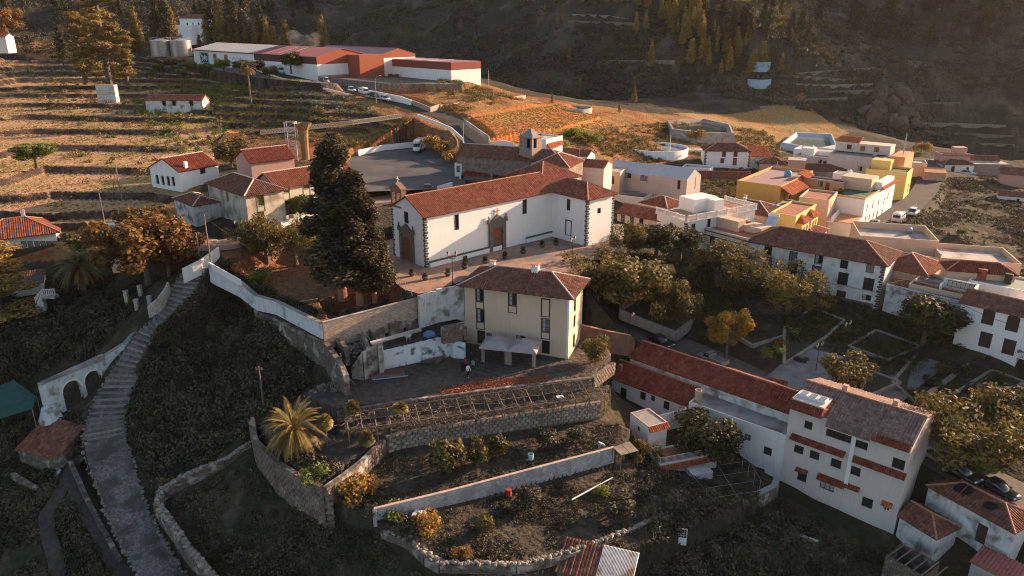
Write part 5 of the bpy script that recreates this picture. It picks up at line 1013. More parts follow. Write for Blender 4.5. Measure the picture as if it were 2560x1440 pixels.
s2.part('curved_gable', white_clean, lambda q: q.add([(3+3*math.sin(t), -.15, 4.4+1.9*(1+math.cos(t))/2) for t in [math.pi*(-1+k/8) for k in range(17)]]+[(3+3*math.sin(t), .15, 4.4+1.9*(1+math.cos(t))/2) for t in [math.pi*(-1+k/8) for k in range(17)]], [tuple(range(17)), tuple(range(17, 34))[::-1]]+[(i, i+17, i+18, i+1) for i in range(16)]))
s3 = RB('cream_block_house', 'tall cream house with a shallow gable behind the red roof of the long church', 'house', 1510, 420, 12.2, -24, 10.5, 6.0, 6.5, mat('cream_block', (.60, .50, .43), var=.05), base=2); s3.walls(); s3.roof('gx', 18, .15, tiles_red, ridge_w)
s4 = RB('beige_lean_house', 'beige house with a dark ground floor opening left of the grey gables', 'house', 1550, 432, 9.0, -24, 6.0, 6.0, 4, peach_pl, base=2); s4.open(0, 1527, 450, 1.6, 1.8, 'win', frame=wood_dk); s4.walls(); s4.roof('flat', .2, m=conc_lt, rm=peach_pl)
s5 = RB('aisle_house', 'low dark roofed outbuilding in the shade between the two churches', 'outbuilding', 1395, 447, 10.2, -10, 20.0, 6.0, 8.2, stone_gr); s5.walls(); s5.roof('shed', 14, .2, tiles_dark)
# left side
ar = Bld('arcade_house', 'white house with arched gallery and half dark, half red roof', 'house', PZ(447, 430, 13.2), PZ(545, 412, 13.2), 9.5, 9.2, 4.0, white_clean)
ar.open(0, 507, 427, 1.3, 1.2, 'win', frame=wood_dk, glass=wood_dk)
for y, z, w_ in ((2, 2.6, 1), (3.8, 2.6, 1), (5.6, 2.7, 1), (7.2, 2.8, 1)): ar.open(3, 0, 0, 1.0, 1.9, 'void', u=y, z=z-.9, arch=.3)
ar.walls(); ar.roof('gx', 24, .2, tiles_dark, ridge_w); chimney(ar, 2.2, .8, 4.1, .6, 1.5, white_clean, False)
sb = Bld('tiled_stable', 'narrow tiled stable joined to the back corner of the manor', 'outbuilding', mh.loc(-4.5, 10, 0), mh.loc(0, 10, 0), 8.0, 8.4, 3.6, white_old); sb.walls(); sb.roof('hip', 22, .25, tiles_old, ridge_w)
nb = RB('tiled_barn', 'dark roofed barn behind the bare tree near the silo', 'barn', 735, 395, 14.5, 40, 9.0, 8.0, 9.5, pink_pl); nb.walls(); nb.roof('gx', 26, .3, tiles_dark, ridge_w)
rf = RB('tiled_field_barn', 'small ruined barn with red roof and dark doorways in the terraced field', 'barn', 505, 251, 18.2, -2, 17.5, 5.0, 14.6, white_old)
for px in (410, 435, 478): rf.open(0, px, 256, 1.2, 2.0, 'void', deep=.2)
rf.walls(); rf.roof('gx', 26, .2, tiles_red, ridge_m)
gs = RB('white_field_shed', 'little white slatted shed standing alone among the terraces', 'shed', 284, 213, 21.2, 0, 6.0, 2.2, 18.4, mat('white_slats', (.55, .52, .50), brick=(8, .35, (.6, .6, .6)))); gs.walls(); gs.roof('flat', .05, m=pink_pl, rm=pink_pl)
# house with glazed gallery, left edge
lh = Bld('gallery_house', 'house with glazed wooden gallery under a wide red roof at the left edge', 'house', PZ(-60, 612, 5.2), PZ(140, 588, 5.2), 8.5, -.5, 6.3, white, base=2)
for px in (60, 76, 93, 108, 123, 137, 151): lh.open(0, px, 611, .8, 1.2, 'win', frame=wood_dk, glass=mat('pale_gallery_glass', (.22, .24, .19), rough=.3), bars=(0, 0))
lh.part('gallery_rail', wood_dk, lambda q: q.box(.2, lh.W+.1, -.9, -.75, 3.2, 4.3)); lh.part('gallery_deck', wood_dk, lambda q: q.box(.2, lh.W+.1, -.9, -.003, 3.05, 3.2)); lh.walls(); lh.roof('hip', 25, .8, tiles_red, ridge_m); chimney(lh, lh.W-4.5, 5.5, 8.4, .6, 1.3)
q = MB(); q.lathe([(0, 0), (.35, .05), (.6, .2), (.62, .24)], (0, 0, 0), 14); ds = q.build('satellite_dish', metal_w, lh.o); ds.location = (lh.W+.5, 1.0, 5.4); ds.rotation_euler = (R(65), 0, R(25))
l2 = Bld('solar_roof_shed', 'shaded white shed with solar panels on its roof below the glazed gallery', 'outbuilding', PZ(20, 715, .8), PZ(105, 705, .8), 4.0, -2.2, 3.0, white, base=2); l2.walls(); l2.roof('shed', 12, .2, tiles_old)
for i in range(3): l2.part('solar_panel', mat('solar_glass', (.05, .055, .065), rough=.15, spec=.7), lambda q: q.add([(.6+i*1.5, -.9, 3.2), (1.9+i*1.5, -.9, 3.2), (1.9+i*1.5, .9, 4.0), (.6+i*1.5, .9, 4.0)], [(0, 1, 2, 3)]))
l3 = Bld('shaded_lower_shed', 'dark roofed lean-to shed below the solar panels', 'shed', PZ(30, 775, -2.5), PZ(110, 768, -2.5), 4.0, -5, 2.4, grey_pl, base=2); l3.walls(); l3.roof('shed', 12, .2, tiles_dark)
pr = Bld('painted_roadside_shrine', 'small striped pink shrine half hidden by the orange tree', 'shrine', PZ(268, 608, 8.5), PZ(300, 606, 8.5), 3.0, 5.6, 3.0, peach_pl, base=2); pr.walls(); pr.roof('gx', 20, .2, tiles_red)
# ---------------------------------------------------------------- bottling works on the hill
fa = Vector((-132.0, 321.5, 24)); fb = Vector((-64.5, 255.3, 23.0))
f1 = Bld('bottling_works', 'long white and red bottling hall with a mural on its left end', 'factory', fa, fb, 21.0, 23.0, 6.6, white_clean, base=3)
f1.walls()
zn = mat('grey_roof_sheet', (.36, .38, .40), rough=.5, var=.08); rs_ = mat('mauve_roof_sheet', (.30, .13, .13), rough=.5, var=.08); rust = mat('rust_red_cladding', (.30, .085, .045), var=.08)
tpf = math.tan(R(13)); D2 = 10.5
for x0, x1, m_, nm in ((-.3, 52, zn, 'grey_roof'), (52, f1.W+.3, rs_, 'red_roof')):
    q = MB(); slab(q, [(x0, -.4, 6.6), (x1, -.4, 6.6), (x1, D2, 6.6+(D2+.4)*tpf), (x0, D2, 6.6+(D2+.4)*tpf)], .15); slab(q, [(x1, 21.4, 6.6), (x0, 21.4, 6.6), (x0, D2, 6.6+(D2+.4)*tpf), (x1, D2, 6.6+(D2+.4)*tpf)], .15); o = q.build(nm, m_, f1.o)
    for k in range(int((x1-x0)/1.0)): pass
    q = MB()
    for k in range(int((x1-x0)/.9)): x = x0+.4+k*.9; q.add([(x-.06, -.4, 6.61), (x+.06, -.4, 6.61), (x, -.4, 6.7), (x-.06, D2, 6.61+(D2+.4)*tpf), (x+.06, D2, 6.61+(D2+.4)*tpf), (x, D2, 6.7+(D2+.4)*tpf)], [(0, 2, 5, 3), (2, 1, 4, 5)])
    q.build('roof_seams', m_, o, kind='stuff')
for x in (14, 27, 60, 67, 74): f1.part('rooflight_strip', metal_w, lambda q: q.add([(x, 1, 6.66+1.4*tpf), (x+.7, 1, 6.66+1.4*tpf), (x+.7, 9.6, 6.68+10*tpf), (x, 9.6, 6.68+10*tpf)], [(0, 1, 2, 3)]))
f1.part('gable', rust, lambda q: (q.add([(f1.W+.02, 0, 4.2), (f1.W+.02, 21, 4.2), (f1.W+.02, 21, 6.6), (f1.W+.02, D2, 6.5+D2*tpf), (f1.W+.02, 0, 6.6)], [(0, 1, 2, 3, 4)]), q.add([(0, 0, 6.5), (0, 21, 6.5), (0, D2, 6.5+D2*tpf)], [(0, 1, 2)])))
f1.part('cladding_band', mat('dark_brown_cladding', (.10, .05, .04)), lambda q: q.box(52, f1.W, -.1, -.003, 4.2, 6.55)); f1.part('base_band', mat('tan_base', (.32, .22, .16)), lambda q: q.box(f1.W+.003, f1.W+.08, 0, 21, -3, .6))
f1.part('fascia', metal_dk, lambda q: q.box(0, 52, -.45, -.36, 6.3, 6.6))
for x in (18, 27.5): f1.part('window', glass_pale, lambda q: q.box(x, x+3.0, -.05, -.003, 3.2, 5.4))
mu = f1.part('mural', mat('mural_blue', (.28, .45, .52)), lambda q: q.box(5.5, 14.0, -.06, -.003, 1.4, 5.8))
mk_ = mat('mural_black', (.03, .035, .045)); mw_ = mat('mural_white', (.62, .66, .68))
f1.part('mural_figure', mk_, lambda q: (q.prism([(7, -.09), (13.2, -.09), (13.2, -.065), (7, -.065)], 2.0, 5.4), q.box(6.4, 7, -.09, -.065, 3, 4.4)), parent=mu)
f1.part('mural_figure', mw_, lambda q: [q.box(7.6+k*.9, 8.1+k*.9, -.12, -.095, 2.4+(k % 2)*.5, 4.9-(k % 3)*.3) for k in range(6)]+[q.box(9.4, 11.0, -.125, -.121, 3.2, 4.2)], parent=mu)
f1.part('wall_lettering', mat('faded_blue_print', (.40, .50, .55)), lambda q: [q.box(8.2+k*1.0, 8.75+k*1.0, -.05, -.003, .35, .95) for k in range(4)]+[q.box(34+k*1.3, 34.8+k*1.3, -.05, -.003, 3.4+(k % 2)*.6, 4.3+(k % 2)*.6) for k in range(6)])
f1.part('link_block', rust, lambda q: (q.box(f1.W+.1, f1.W+7, 12, 22, -1, 7.0)))
f3 = Bld('rear_hall', 'rear hall with red gable behind the main bottling hall', 'factory', f1.loc(55, 22.0), f1.loc(100, 22.0), 15, 22.5, 7.2, white_clean); f3.walls(); f3.roof('gx', 15, .1, rs_, rs_, ribs=False); f3.part('gable_cladding', rust, lambda q: q.add([(45.03, 0, 6.2), (45.03, 15, 6.2), (45.03, 15, 7.2), (45.03, 7.5, 9.15), (45.03, 0, 7.2)], [(0, 1, 2, 3, 4)]))
f2 = Bld('red_band_warehouse', 'long warehouse with white base and dark red upper band beside the bottling hall', 'factory', Vector((-56.0, 284.5, 21.8)), Vector((-19.6, 248.5, 21.8)), 13.0, 21.8, 4.0, white_clean, base=2); f2.walls()
f2.part('red_cladding', mat('dark_red_cladding', (.22, .06, .045), var=.08), lambda q: (q.box(-.05, f2.W+.05, -.06, 13.06, 4.0, 6.3))); f2.part('roof_deck', rs_, lambda q: q.box(.3, f2.W-.3, .3, 12.7, 6.3, 6.42)); f2.part('tower_block', mat('dark_red_cladding', (.22, .06, .045)), lambda q: q.box(-9, -.06, 0, 12, 0, 8.2)); f2.part('tower_window', metal_w, lambda q: (q.box(-7, -6.3, -.06, -.003, 3.2, 6.6), q.box(-4.4, -3.7, -.06, -.003, 3.2, 6.6)))
for k in range(5): f2.part('rooflight_strip', metal_w, lambda q: q.box(6+k*8, 6.8+k*8, .8, 12.2, 6.42, 6.46))
rng = random.Random(4)
for k in range(14): # stacked pallets in front
    p = f2.loc(3.5+k*1.6, -1.6-rng.random()*.5); t = thing('pallet_stack', 'stack of brown wooden pallets along the white base of the red banded warehouse', 'pallets', (p.x, p.y, 21.8), f2.rz, 'pallet stacks by the warehouse')
    for j in range(rng.randint(4, 8) if k > 3 else 3): q = MB(); [q.box(-.6, .6, -.5+i*.4, -.2+i*.4, j*.28, j*.28+.2) for i in range(3)]; q.build('pallet', mat('pallet_wood', (.20, .10, .06), var=.3), t)
for i, (px, nm) in enumerate(((406, 'left of the two big grey cylindrical tanks beside the bottling hall'), (455, 'right of the two big grey cylindrical tanks beside the bottling hall'))):
    c = PD(px, 137, 318); t = thing('storage_tank', nm, 'tank', (c.x, c.y, c.z-.5), 0, 'grey storage tanks'); q = MB(); q.lathe([(4.3, 0), (4.3, 6.2)], n=28); tk = q.build('shell', mat('aluminium_tank', (.34, .33, .33), rough=.35, metal=.6), t, True); q = MB(); q.lathe([(4.35, 6.2), (4.35, 6.35), (.4, 7.2), (0, 7.25)], n=28); q.build('lid', metal_g, t); q = MB(); [q.tube((4.32*math.cos(a), 4.32*math.sin(a), 6.2), (4.32*math.cos(a), 4.32*math.sin(a), 7.4), .04, n=4) for a in [k*.6 for k in range(10)]]; q.lathe([(4.36, 7.35), (4.36, 7.42)], n=24); q.build('railing', metal_g, t)
vl = Bld('far_villa', 'white two storey villa with red hipped roof among the pines on the hill', 'villa', PD(452, 74, 420), PD(512, 74, 410), 9.0, 36.0, 6.0, white_clean, base=8)
vl.o.location.z = 36
wins(vl, 0, [(468, 60), (482, 60), (497, 60)], 1.2, 1.4, **WB); vl.walls(); vl.roof('hip', 20, .5, tiles_old, ridge_m); vl.part('terrace', white_clean, lambda q: (q.box(-2, vl.W*.7, -4, -.01, -8, 2.4)))
eb = Bld('edge_farmhouse', 'little house with orange roof cut by the left edge of the view', 'house', PD(-25, 98, 330), PD(14, 97, 330), 6, 31.0, 3.0, white, base=4); eb.walls(); eb.roof('gx', 24, .3, tiles_red)
# ---------------------------------------------------------------- retaining walls, garden walls, fences
r, s, o = wall_run('garden_retaining_wall', 'long white wall holding up the cypress garden above the scrub slope', [(524,663,7.4),(600,704,5.6),(640,738,4.6),(690,752,4.2),(806,808,3.7)], [2.6,2.4,2.2,2.0,2.2], .5, mat('white_garden_wall', (.62, .63, .65), var=.08, vs=.8, col2=(.35, .34, .32), c2amt=.25, streak=.4), cap=.07, capm=conc)
wall_run('stone_footing', 'rough stone footing under the white garden wall', [(640,772,1.9),(700,798,1.6),(760,828,1.4),(812,850,1.2),(850,905,.6),(866,940,-.5)], 5.5, .7, rubble_m, rough=.08)
wall_run('pink_block_wall', 'pink tinged block wall closing the cypress garden above the ruins', [(806,806,3.8),(900,782,3.9),(1000,756,4.1),(1045,745,4.2)], 3.9, .3, block_tan, cap=.08, capm=conc_lt)
wall_run('stained_house_wall', 'old plastered wall full of stains between the ruins and the yellow house', [(1045,738,4.9),(1090,724,5.0),(1140,716,5.0),(1160,722,4.6)], 5.0, .45, white_old, rough=.1)
wall_run('wall_with_slots', 'white parapet with long slots beside the stair top', [(522,655,7.9),(575,685,7.0),(602,700,6.4)], .9, .2, white_clean)
# ruined cottage: broken room walls of rubble and flaking plaster
ru = thing('ruined_cottage', 'roofless ruined cottage of rubble walls below the block wall', 'ruin', PZ(900, 840, -.7)); c0 = ru.location.copy()
def rw(pts, h, th=.55, m=rubble_m, nm='wall', seed=1):
    rg = random.Random(seed); P = [PZ(*p)-c0 for p in pts]; q = MB()
    for i in range(len(P)-1):
        n = max(2, int((P[i+1]-P[i]).length/.9)); hs = [h*rg.uniform(.72, 1.05) for _ in range(n+1)]
        for k in range(n): a, b = P[i].lerp(P[i+1], k/n), P[i].lerp(P[i+1], (k+1)/n); q.obox(a, b, th+.004*(k % 2), -.5, (a.z-.3+hs[k], b.z-.3+hs[k+1]))
    return q.build(nm, m, ru)
rw([(806,832,-.7),(870,905,-.7)], 2.6); rw([(806,832,-.7),(905,800,-.7),(990,775,-.7)], 2.8, seed=2); rw([(905,862,-.7),(925,905,-.7)], 2.3, seed=5)
rw([(990,775,-.7),(1048,806,-.7)], 2.5, m=white_old, seed=3); rw([(930,858,-.7),(962,850,-.7)], 2.6, seed=4); rw([(975,846,-.7),(1008,836,-.7)], 2.6, seed=6); rw([(1018,834,-.7),(1048,824,-.7)], 2.6, seed=7); rw([(1048,806,-.7),(1048,826,-.7)], 2.5, seed=8); rw([(905,800,-.7),(930,858,-.7)], 2.5, seed=9)
q = MB(); a, b = PZ(928,858,1.9)-c0, PZ(1050,824,1.9)-c0; q.obox(a, b, .7, a.z-.12, a.z+.12); q.build('lintel_beam', conc_lt, ru)
rg = random.Random(11); q = MB()
for k in range(240): p = PZ(rg.gauss(893, 16), rg.gauss(860, 14), -.8)-c0; q.rock((p.x, p.y, p.z+rg.uniform(0, 1.0)*max(0, 1-abs(rg.gauss(0, .5)))), .3, .25, .2, rg, rg.random()*3)
q.build('rubble_heap', stone_gr, ru, kind='stuff')
wall_run('flaking_corner_wall', 'jagged fragment of stained plaster wall standing at the corner of the ruins', [(880,915,-1.4),(905,878,.9),(952,850,1.6),(950,868,1.2)], [2.2,4.2,4.8,4.6], .5, mat('stained_plaster', (.42, .39, .35), var=.2, vs=1, col2=(.16, .14, .12), c2amt=.45, c2scale=.8, streak=.6), rough=.3, seed=4)
wall_run('whitewashed_terrace_wall', 'bluish whitewashed wall with peeled patches below the ruined cottage', [(952,878,-.4),(1040,858,-.3),(1128,838,-.1),(1132,850,-.5),(1163,858,-.9)], [2.8,2.9,3.1,2.7,2.3], .45, mat('peeling_whitewash', (.60, .66, .70), var=.06, vs=1.2, col2=(.12, .11, .10), c2amt=.22, c2scale=.9, bump=.3), rough=.05)
wall_run('rubble_stub_wall', 'short thick rubble wall stub against the left side of the yellow house', [(1104,815,2.2),(1164,803,2.0)], 2.6, .6, rubble_m, rough=.15)
# terraces stepping down below the yard
ash = []
ash.append(wall_run('upper_terrace_wall', 'dark stone retaining wall under the gravel yard, behind the vine pergola', [(842,1028,-3.4),(1000,1002,-3.3),(1200,975,-3.3),(1480,942,-3.3),(1535,905,-3.4)], 1.8, .5, rubble_m, seed=3)+(stone_tan, 290, .55, .36))
ash.append(wall_run('pergola_terrace_wall', 'pale ashlar retaining wall between the vine pergola and the orchard', [(965,1092,-4.8),(1000,1080,-4.75),(1200,1048,-4.75),(1500,1003,-4.75)], 2.5, .5, stone_tan, seed=4)+(mat('pale_ashlar', (.34, .30, .25), var=.2, vs=2, bump=.4, rnd=.25), 290, .66, .42))
ash.append(wall_run('orchard_corner_wall', 'rust tinted stone wall running down from the orchard corner to the rounded bastion', [(960,1096,-5.0),(905,1150,-5.1),(860,1185,-5.2),(812,1218,-5.3)], 2.4, .6, rubble_m, seed=5)+(mat('rusty_ashlar', (.36, .19, .12), var=.25, vs=2, bump=.4, rnd=.25), 120, .7, .42))
ash.append(wall_run('bastion_wall', 'tall curved retaining wall of mortared brown stone around the date palm', [(627,1050,-4.9),(640,1100,-5.2),(690,1150,-5.4),(740,1182,-5.5),(812,1220,-5.5),(830,1240,-6.6)], [4.0,4.8,5.4,5.6,5.6,4.6], .55, rubble_m, seed=6)+(stone_tan, 290, .62, .4))
for rt, sg, o0, st, lim, cw, cht in ash: face_stones(rt, sg, o0, .52, st, cw, cht, lim, -1, seed=lim)
wall_run('bastion_gate_pier', 'upright stone pier at the upper end of the curved bastion', [(627,1048,-4.2),(636,1046,-4.2)], 3.2, .9, block_tan)
br, bs_, bo = wall_run('block_field_wall', 'long whitish block wall with thin coping crossing the fields', [(935,1272,-6.6),(1130,1225,-6.7),(1330,1172,-6.8),(1535,1118,-6.9)], 2.1, .22, block_gr, cap=.07, capm=mat('pinkish_coping', (.5, .36, .30)))
for k in range(8):
    a = W([(935,1272,-6.6),(1535,1118,-6.9)]); t = (k+.02)/7.6; p = Vector(a[0]).lerp(Vector(a[1]), t)-bo; q = MB(); q.box(p.x-.2, p.x+.2, p.y-.26, p.y+.1, p.z-2.1, p.z-.02); q.build('pilaster', block_gr, br)
# dry stone walls in the lower fields: bedded stones one by one along the crest
DS = [('dry_stone_wall', 'winding dry stone wall of pale boulders bordering the lane and lower field', [(625,1108,-7.4),(560,1150,-8.6),(470,1185,-9.6),(400,1225,-10.6),(395,1265,-11.2),(430,1310,-11.5),(470,1370,-11.9),(530,1440,-12.3),(560,1480,-12.6)], 1.4, 1.0, 290, 1),
('dry_stone_wall', 'low line of tumbled stones under the curved bastion', [(672,1190,-9.6),(740,1220,-10),(800,1280,-10.6)], .7, .8, 60, 2),
('dry_stone_wall', 'thin stone edging in front of the bottom fields', [(1100,1408,-8.7),(1290,1412,-9),(1360,1397,-9.2),(1440,1375,-9.5),(1560,1330,-10),(1650,1290,-10.4),(1760,1255,-10.9)], .9, .7, 150, 3),
('dry_stone_wall', 'thick rubble bank running to the tiled tool shed', [(1170,1442,-10.6),(1250,1436,-10.6),(1340,1420,-10.7),(1440,1395,-10.9),(1530,1358,-11.2),(1640,1312,-11.8)], 1.0, 1.1, 130, 4),
('dry_stone_wall', 'rubble bank on the slope left of the tiled tool shed', [(960,1322,-8.6),(1020,1345,-8.7),(1070,1390,-8.8),(1105,1410,-8.9)], .8, 1.2, 60, 5)]
for nm, lb, pts, h, th, n_, sd in DS: wall_run(nm, lb, pts, h, th, rubble_m, capstones=n_, stone=stone_pale, rough=.08, seed=sd)
wall_run('shaded_garden_wall', 'curved stone wall under the apartment houses by the vine trellis', [(1765,1262,-12),(1860,1250,-11.8),(1935,1215,-11.5),(1945,1190,-11.4)], [2.0,2.6,3.2,3.2], .6, rubble_m, cap=.08, capm=conc, seed=8)
for k, (lb, pts) in enumerate([('dark rock wall edging the left side of the cobbled lane', [(222,1110,-9.6),(250,1180,-10.6),(290,1280,-12.2),(330,1370,-13.4)]), ('narrow stone wall of the footpath left of the lane', [(175,1150,-11),(215,1240,-12.3),(262,1330,-13.6),(300,1400,-14.4)]), ('low dark wall below the shrine roof turning to the lower left', [(150,1170,-12),(120,1235,-13),(30,1180,-12)])]): wall_run('lane_side_wall', lb, pts, .9, .5, rubble_m, seed=20+k, rough=.1)
wall_run('brick_street_wall', 'red brown wall beside the street right of the yellow house', [(1452,812,-.6),(1520,828,-1.8),(1575,838,-3.2),(1586,852,-4.2)], 3.4, .35, mat('red_brown_wall', (.20, .10, .07), var=.3, vs=1.2, bump=.5), cap=.08, capm=ridge_m)
wall_run('lane_white_wall', 'white sunlit ramp wall beside the head of the stepped lane', [(455,672,7.2),(500,650,8.0),(545,618,8.9)], 2.2, .3, white)
wall_run('lane_block_wall', 'stepped wall of pale blocks beside the long flight of steps', [(420,705,5.2),(412,722,4.6),(395,745,4.0),(370,768,3.3)], [2.2,2.2,2.0,1.6], .3, mat('pale_block', (.42, .39, .34), var=.1, brick=(.5, .25, (.5, .5, .5))), step=1)
st_p = [(313,728,3.3),(348,715,3.9),(339,750,2.8),(372,742,3.4)]
t = thing('unfinished_pillars', 'four stone block pillars of an unfinished porch beside the steps', 'pillars', PZ(345, 770, .6)); 
for p in st_p: a = PZ(*p)-t.location; q = MB(); q.box(a.x-.25, a.x+.25, a.y-.25, a.y+.25, a.z-2.8, a.z); q.box(a.x-.3, a.x+.3, a.y-.3, a.y+.3, a.z, a.z+.12); q.build('pillar', mat('pale_block', (.42, .39, .34)), t)
a = [PZ(*p)-t.location for p in st_p]; q = MB(); q.obox(a[0], a[2], .25, (a[0].z-2.9, a[2].z-2.9), (a[0].z-2.0, a[2].z-2.0)); q.obox(a[2], a[3], .25, (a[2].z-2.9, a[3].z-2.9), (a[2].z-2.0, a[3].z-2.0)); q.build('low_wall', mat('pale_block', (.42, .39, .34)), t)
# steps of the lane
lane = SC.objects['cobbled_lane']; LP = ROADW['cobbled_lane']; acc = 0; nst = 0; srg = random.Random(3); stepm = mat('worn_step_stone', (.22, .20, .18), var=.25, vs=2, bump=.5, rnd=.2)
for i in range(9, len(LP)-1):
    a, b = Vector(LP[i][:3]), Vector(LP[i+1][:3]); L = (b-a).length; d = (b-a)/L; h = Vector((d.x, d.y, 0)).normalized(); wd = LP[i][3]; n = max(1, round(L/.95))
    if i > 44: break
    for k in range(n):
        c = a+d*(L*(k+.5)/n); q = MB(); q.box(-wd/2+.1, wd/2-.1, -.16, .16, -.1, .17)
        o_ = place_mesh('step', q.mesh('step', stepm), lane, c+Vector((0, 0, srg.uniform(-.03, .05))), math.atan2(h.y, h.x)-math.pi/2+srg.uniform(-.06, .06)); nst += 1
es = MB(); er = random.Random(12)
for i in range(4, len(LP)-1):
    a, b = Vector(LP[i][:3]), Vector(LP[i+1][:3]); L = (b-a).length; d = (b-a)/L; n_ = Vector((-d.y, d.x, 0)).normalized()
    for s_ in (-1, 1):
        for k in range(int(L/.42)): c = a+d*(k*.42+er.uniform(-.1, .1))+n_*s_*(LP[i][3]/2+er.uniform(-.12, .2)); es.rock((c.x, c.y, c.z+.06), er.uniform(.14, .34), er.uniform(.12, .28), er.uniform(.1, .26), er, er.random()*3)
es.build('lane_edge_stones', stone_gr, kind='stuff')
# white arched wall by the lane
aw = thing('white_arched_wall', 'bluish white garden wall with two tall arches beside the cobbled lane', 'arched wall', PZ(205, 1030, -8.6)); A0 = aw.location.copy()
awm = mat('blue_white_limewash', (.50, .57, .60), var=.1, vs=.9, col2=(.22, .20, .17), c2amt=.3, c2scale=.8, streak=.6, bump=.4)
def arch_wall(q, p, q_, z0, zt0, zt1, n, arches, th=.55):
    """wall from p to q_, top going zt0 -> zt1, with arches (u0, u1, spring) in metres"""
    L = (q_-p).length; d = (q_-p)/L; nn = Vector((-d.y, d.x, 0))*th/2; xs = sorted({0, L, *[L*k/n for k in range(n+1)], *[u for a in arches for u in a[:2]], *[a[0]+(a[1]-a[0])*k/12 for a in arches for k in range(13)]})
    for i in range(len(xs)-1):
        x0, x1 = xs[i], xs[i+1]; 
        if x1-x0 < 1e-4: continue
        zb = [z0, z0]; 
        for u0, u1, sp in arches:
            if x0 >= u0-1e-5 and x1 <= u1+1e-5:
                r_ = (u1-u0)/2; c_ = (u0+u1)/2; zb = [sp+math.sqrt(max(0, r_*r_-(x-c_)**2)) for x in (x0, x1)]
        zt = [zt0+(zt1-zt0)*x/L for x in (x0, x1)]; P = [p+d*x0, p+d*x1]
        vs = [P[0]-nn, P[1]-nn, P[1]+nn, P[0]+nn]; q.add([(v.x, v.y, z) for v, z in zip(vs, (zb[0], zb[1], zb[1], zb[0]))]+[(v.x, v.y, z) for v, z in zip(vs, (zt[0], zt[1], zt[1], zt[0]))], [(0,3,2,1),(4,5,6,7),(0,1,5,4),(2,3,7,6)]+([(1,2,6,5)] if i == len(xs)-2 else [])+([(3,0,4,7)] if i == 0 else []))
p0, p1 = PZ(97, 962, -3.6), PZ(258, 888, -3.0); pa, pb = Vector((p0.x, p0.y, 0)), Vector((p1.x, p1.y, 0)); Lw = (pb-pa).length
q = MB(); arch_wall(q, pa-Vector((A0.x, A0.y, 0)), pb-Vector((A0.x, A0.y, 0)), -10.5-A0.z, -3.6-A0.z, -3.0-A0.z, 8, [(Lw*.28, Lw*.28+2.5, -5.9-A0.z), (Lw*.28+3.1, Lw*.28+5.4, -5.6-A0.z)]); q.build('arched_section', awm, aw)
q = MB(); arch_wall(q, pa-Vector((A0.x, A0.y, .3)), pb-Vector((A0.x, A0.y, .3)), -3.62-A0.z, -3.45-A0.z, -2.85-A0.z, 4, [], .75); q.build('coping', conc, aw)
for (u0, w_, sp) in ((Lw*.28, 2.5, -5.9), (Lw*.28+3.1, 2.3, -5.6)):
    q = MB(); d = (pb-pa).normalized(); n_ = Vector((d.y, -d.x, 0)); r_ = w_/2; cen = pa+d*(u0+r_)-Vector((A0.x, A0.y, 0))
    for k in range(12):
        t0, t1 = math.pi*k/12, math.pi*(k+1)/12; vs = []
        for t_ in (t0, t1):
            for rr in (r_+.003, r_+.22):
                for e in (.28, .38): v = cen+d*(-rr*math.cos(t_))+n_*e; vs.append((v.x, v.y, sp-A0.z+rr*math.sin(t_)))
        q.add(vs, [(0, 1, 5, 4), (1, 3, 7, 5), (3, 2, 6, 7), (2, 0, 4, 6)])
    q.build('arch_moulding', white, aw)
q = MB(); b0 = pa+(pb-pa)*.04-Vector((A0.x, A0.y, 0)); q.lathe([(1.5, -12-A0.z), (1.45, -8.6-A0.z), (1.0, -7.4-A0.z), (.8, -6.8-A0.z), (0, -6.6-A0.z)], (b0.x+.4, b0.y-.4, 0), 14); q.build('buttress', awm, aw, True)
wall_run('lane_wall', 'bluish white wall climbing along the stepped lane above the arches', [(258,890,-3.1),(310,858,-2.0),(352,812,-.4),(378,788,.7)], [4.2,2.8,2.2,1.6], .4, awm, cap=.1, capm=conc)
sq = Bld('lane_shrine', 'small stone building with mottled tile roof below the white arches', 'outbuilding', PZ(44, 1122, -10.4), PZ(138, 1146, -10.4), 4.6, -14, 3.6, rubble_m, base=2); sq.open(0, 84, 1188, 1.4, 1.8, 'void'); sq.walls(); sq.roof('shed', 22, .25, tiles_old, ridges=False)
gsail = thing('green_shade_net', 'dark green shade net stretched over a yard at the left edge', 'shade net', PZ(20, 1000, -6)); q = MB(); gp = [PZ(-60, 985, -5.6), PZ(35, 950, -5.2), PZ(92, 992, -6), PZ(80, 1022, -6.4), PZ(-60, 1065, -7)]; q.poly([p-gsail.location for p in gp]); q.poly([p-gsail.location-Vector((0, 0, .04)) for p in gp][::-1]); q.build('net', mat('green_net', (.025, .085, .065), var=.2, vs=1), gsail)
for p in gp: q = MB(); a = p-gsail.location; q.tube(a-Vector((0, 0, 3)), a, .05, n=5); q.build('pole', metal_g, gsail)
# white balustraded stair on the left
t = thing('garden_stair', 'small white railed stair bridge below the old house in the shade', 'stair', PZ(115, 745, .5)); q = MB(); pp = [PZ(90, 758, 0), PZ(108, 738, 1.2), PZ(140, 736, 1.3)]; a = [p-t.location for p in pp]
for i in range(2):
    L = (a[i+1]-a[i]).length; d = (a[i+1]-a[i])/L; q.tube(a[i]+Vector((0, 0, .9)), a[i+1]+Vector((0, 0, .9)), .07, n=5)
    for k in range(int(L/.3)+1): c = a[i]+d*k*.3; q.box(c.x-.05, c.x+.05, c.y-.05, c.y+.05, c.z, c.z+.9)
q.build('railing', white, t); q = MB(); q.obox(a[0], a[1], 1.2, (a[0].z-2, a[1].z-2.5), (a[0].z, a[1].z)); q.obox(a[1], a[2], 1.2, a[1].z-.4, a[1].z-.02); q.build('stair_flight', white_old, t)
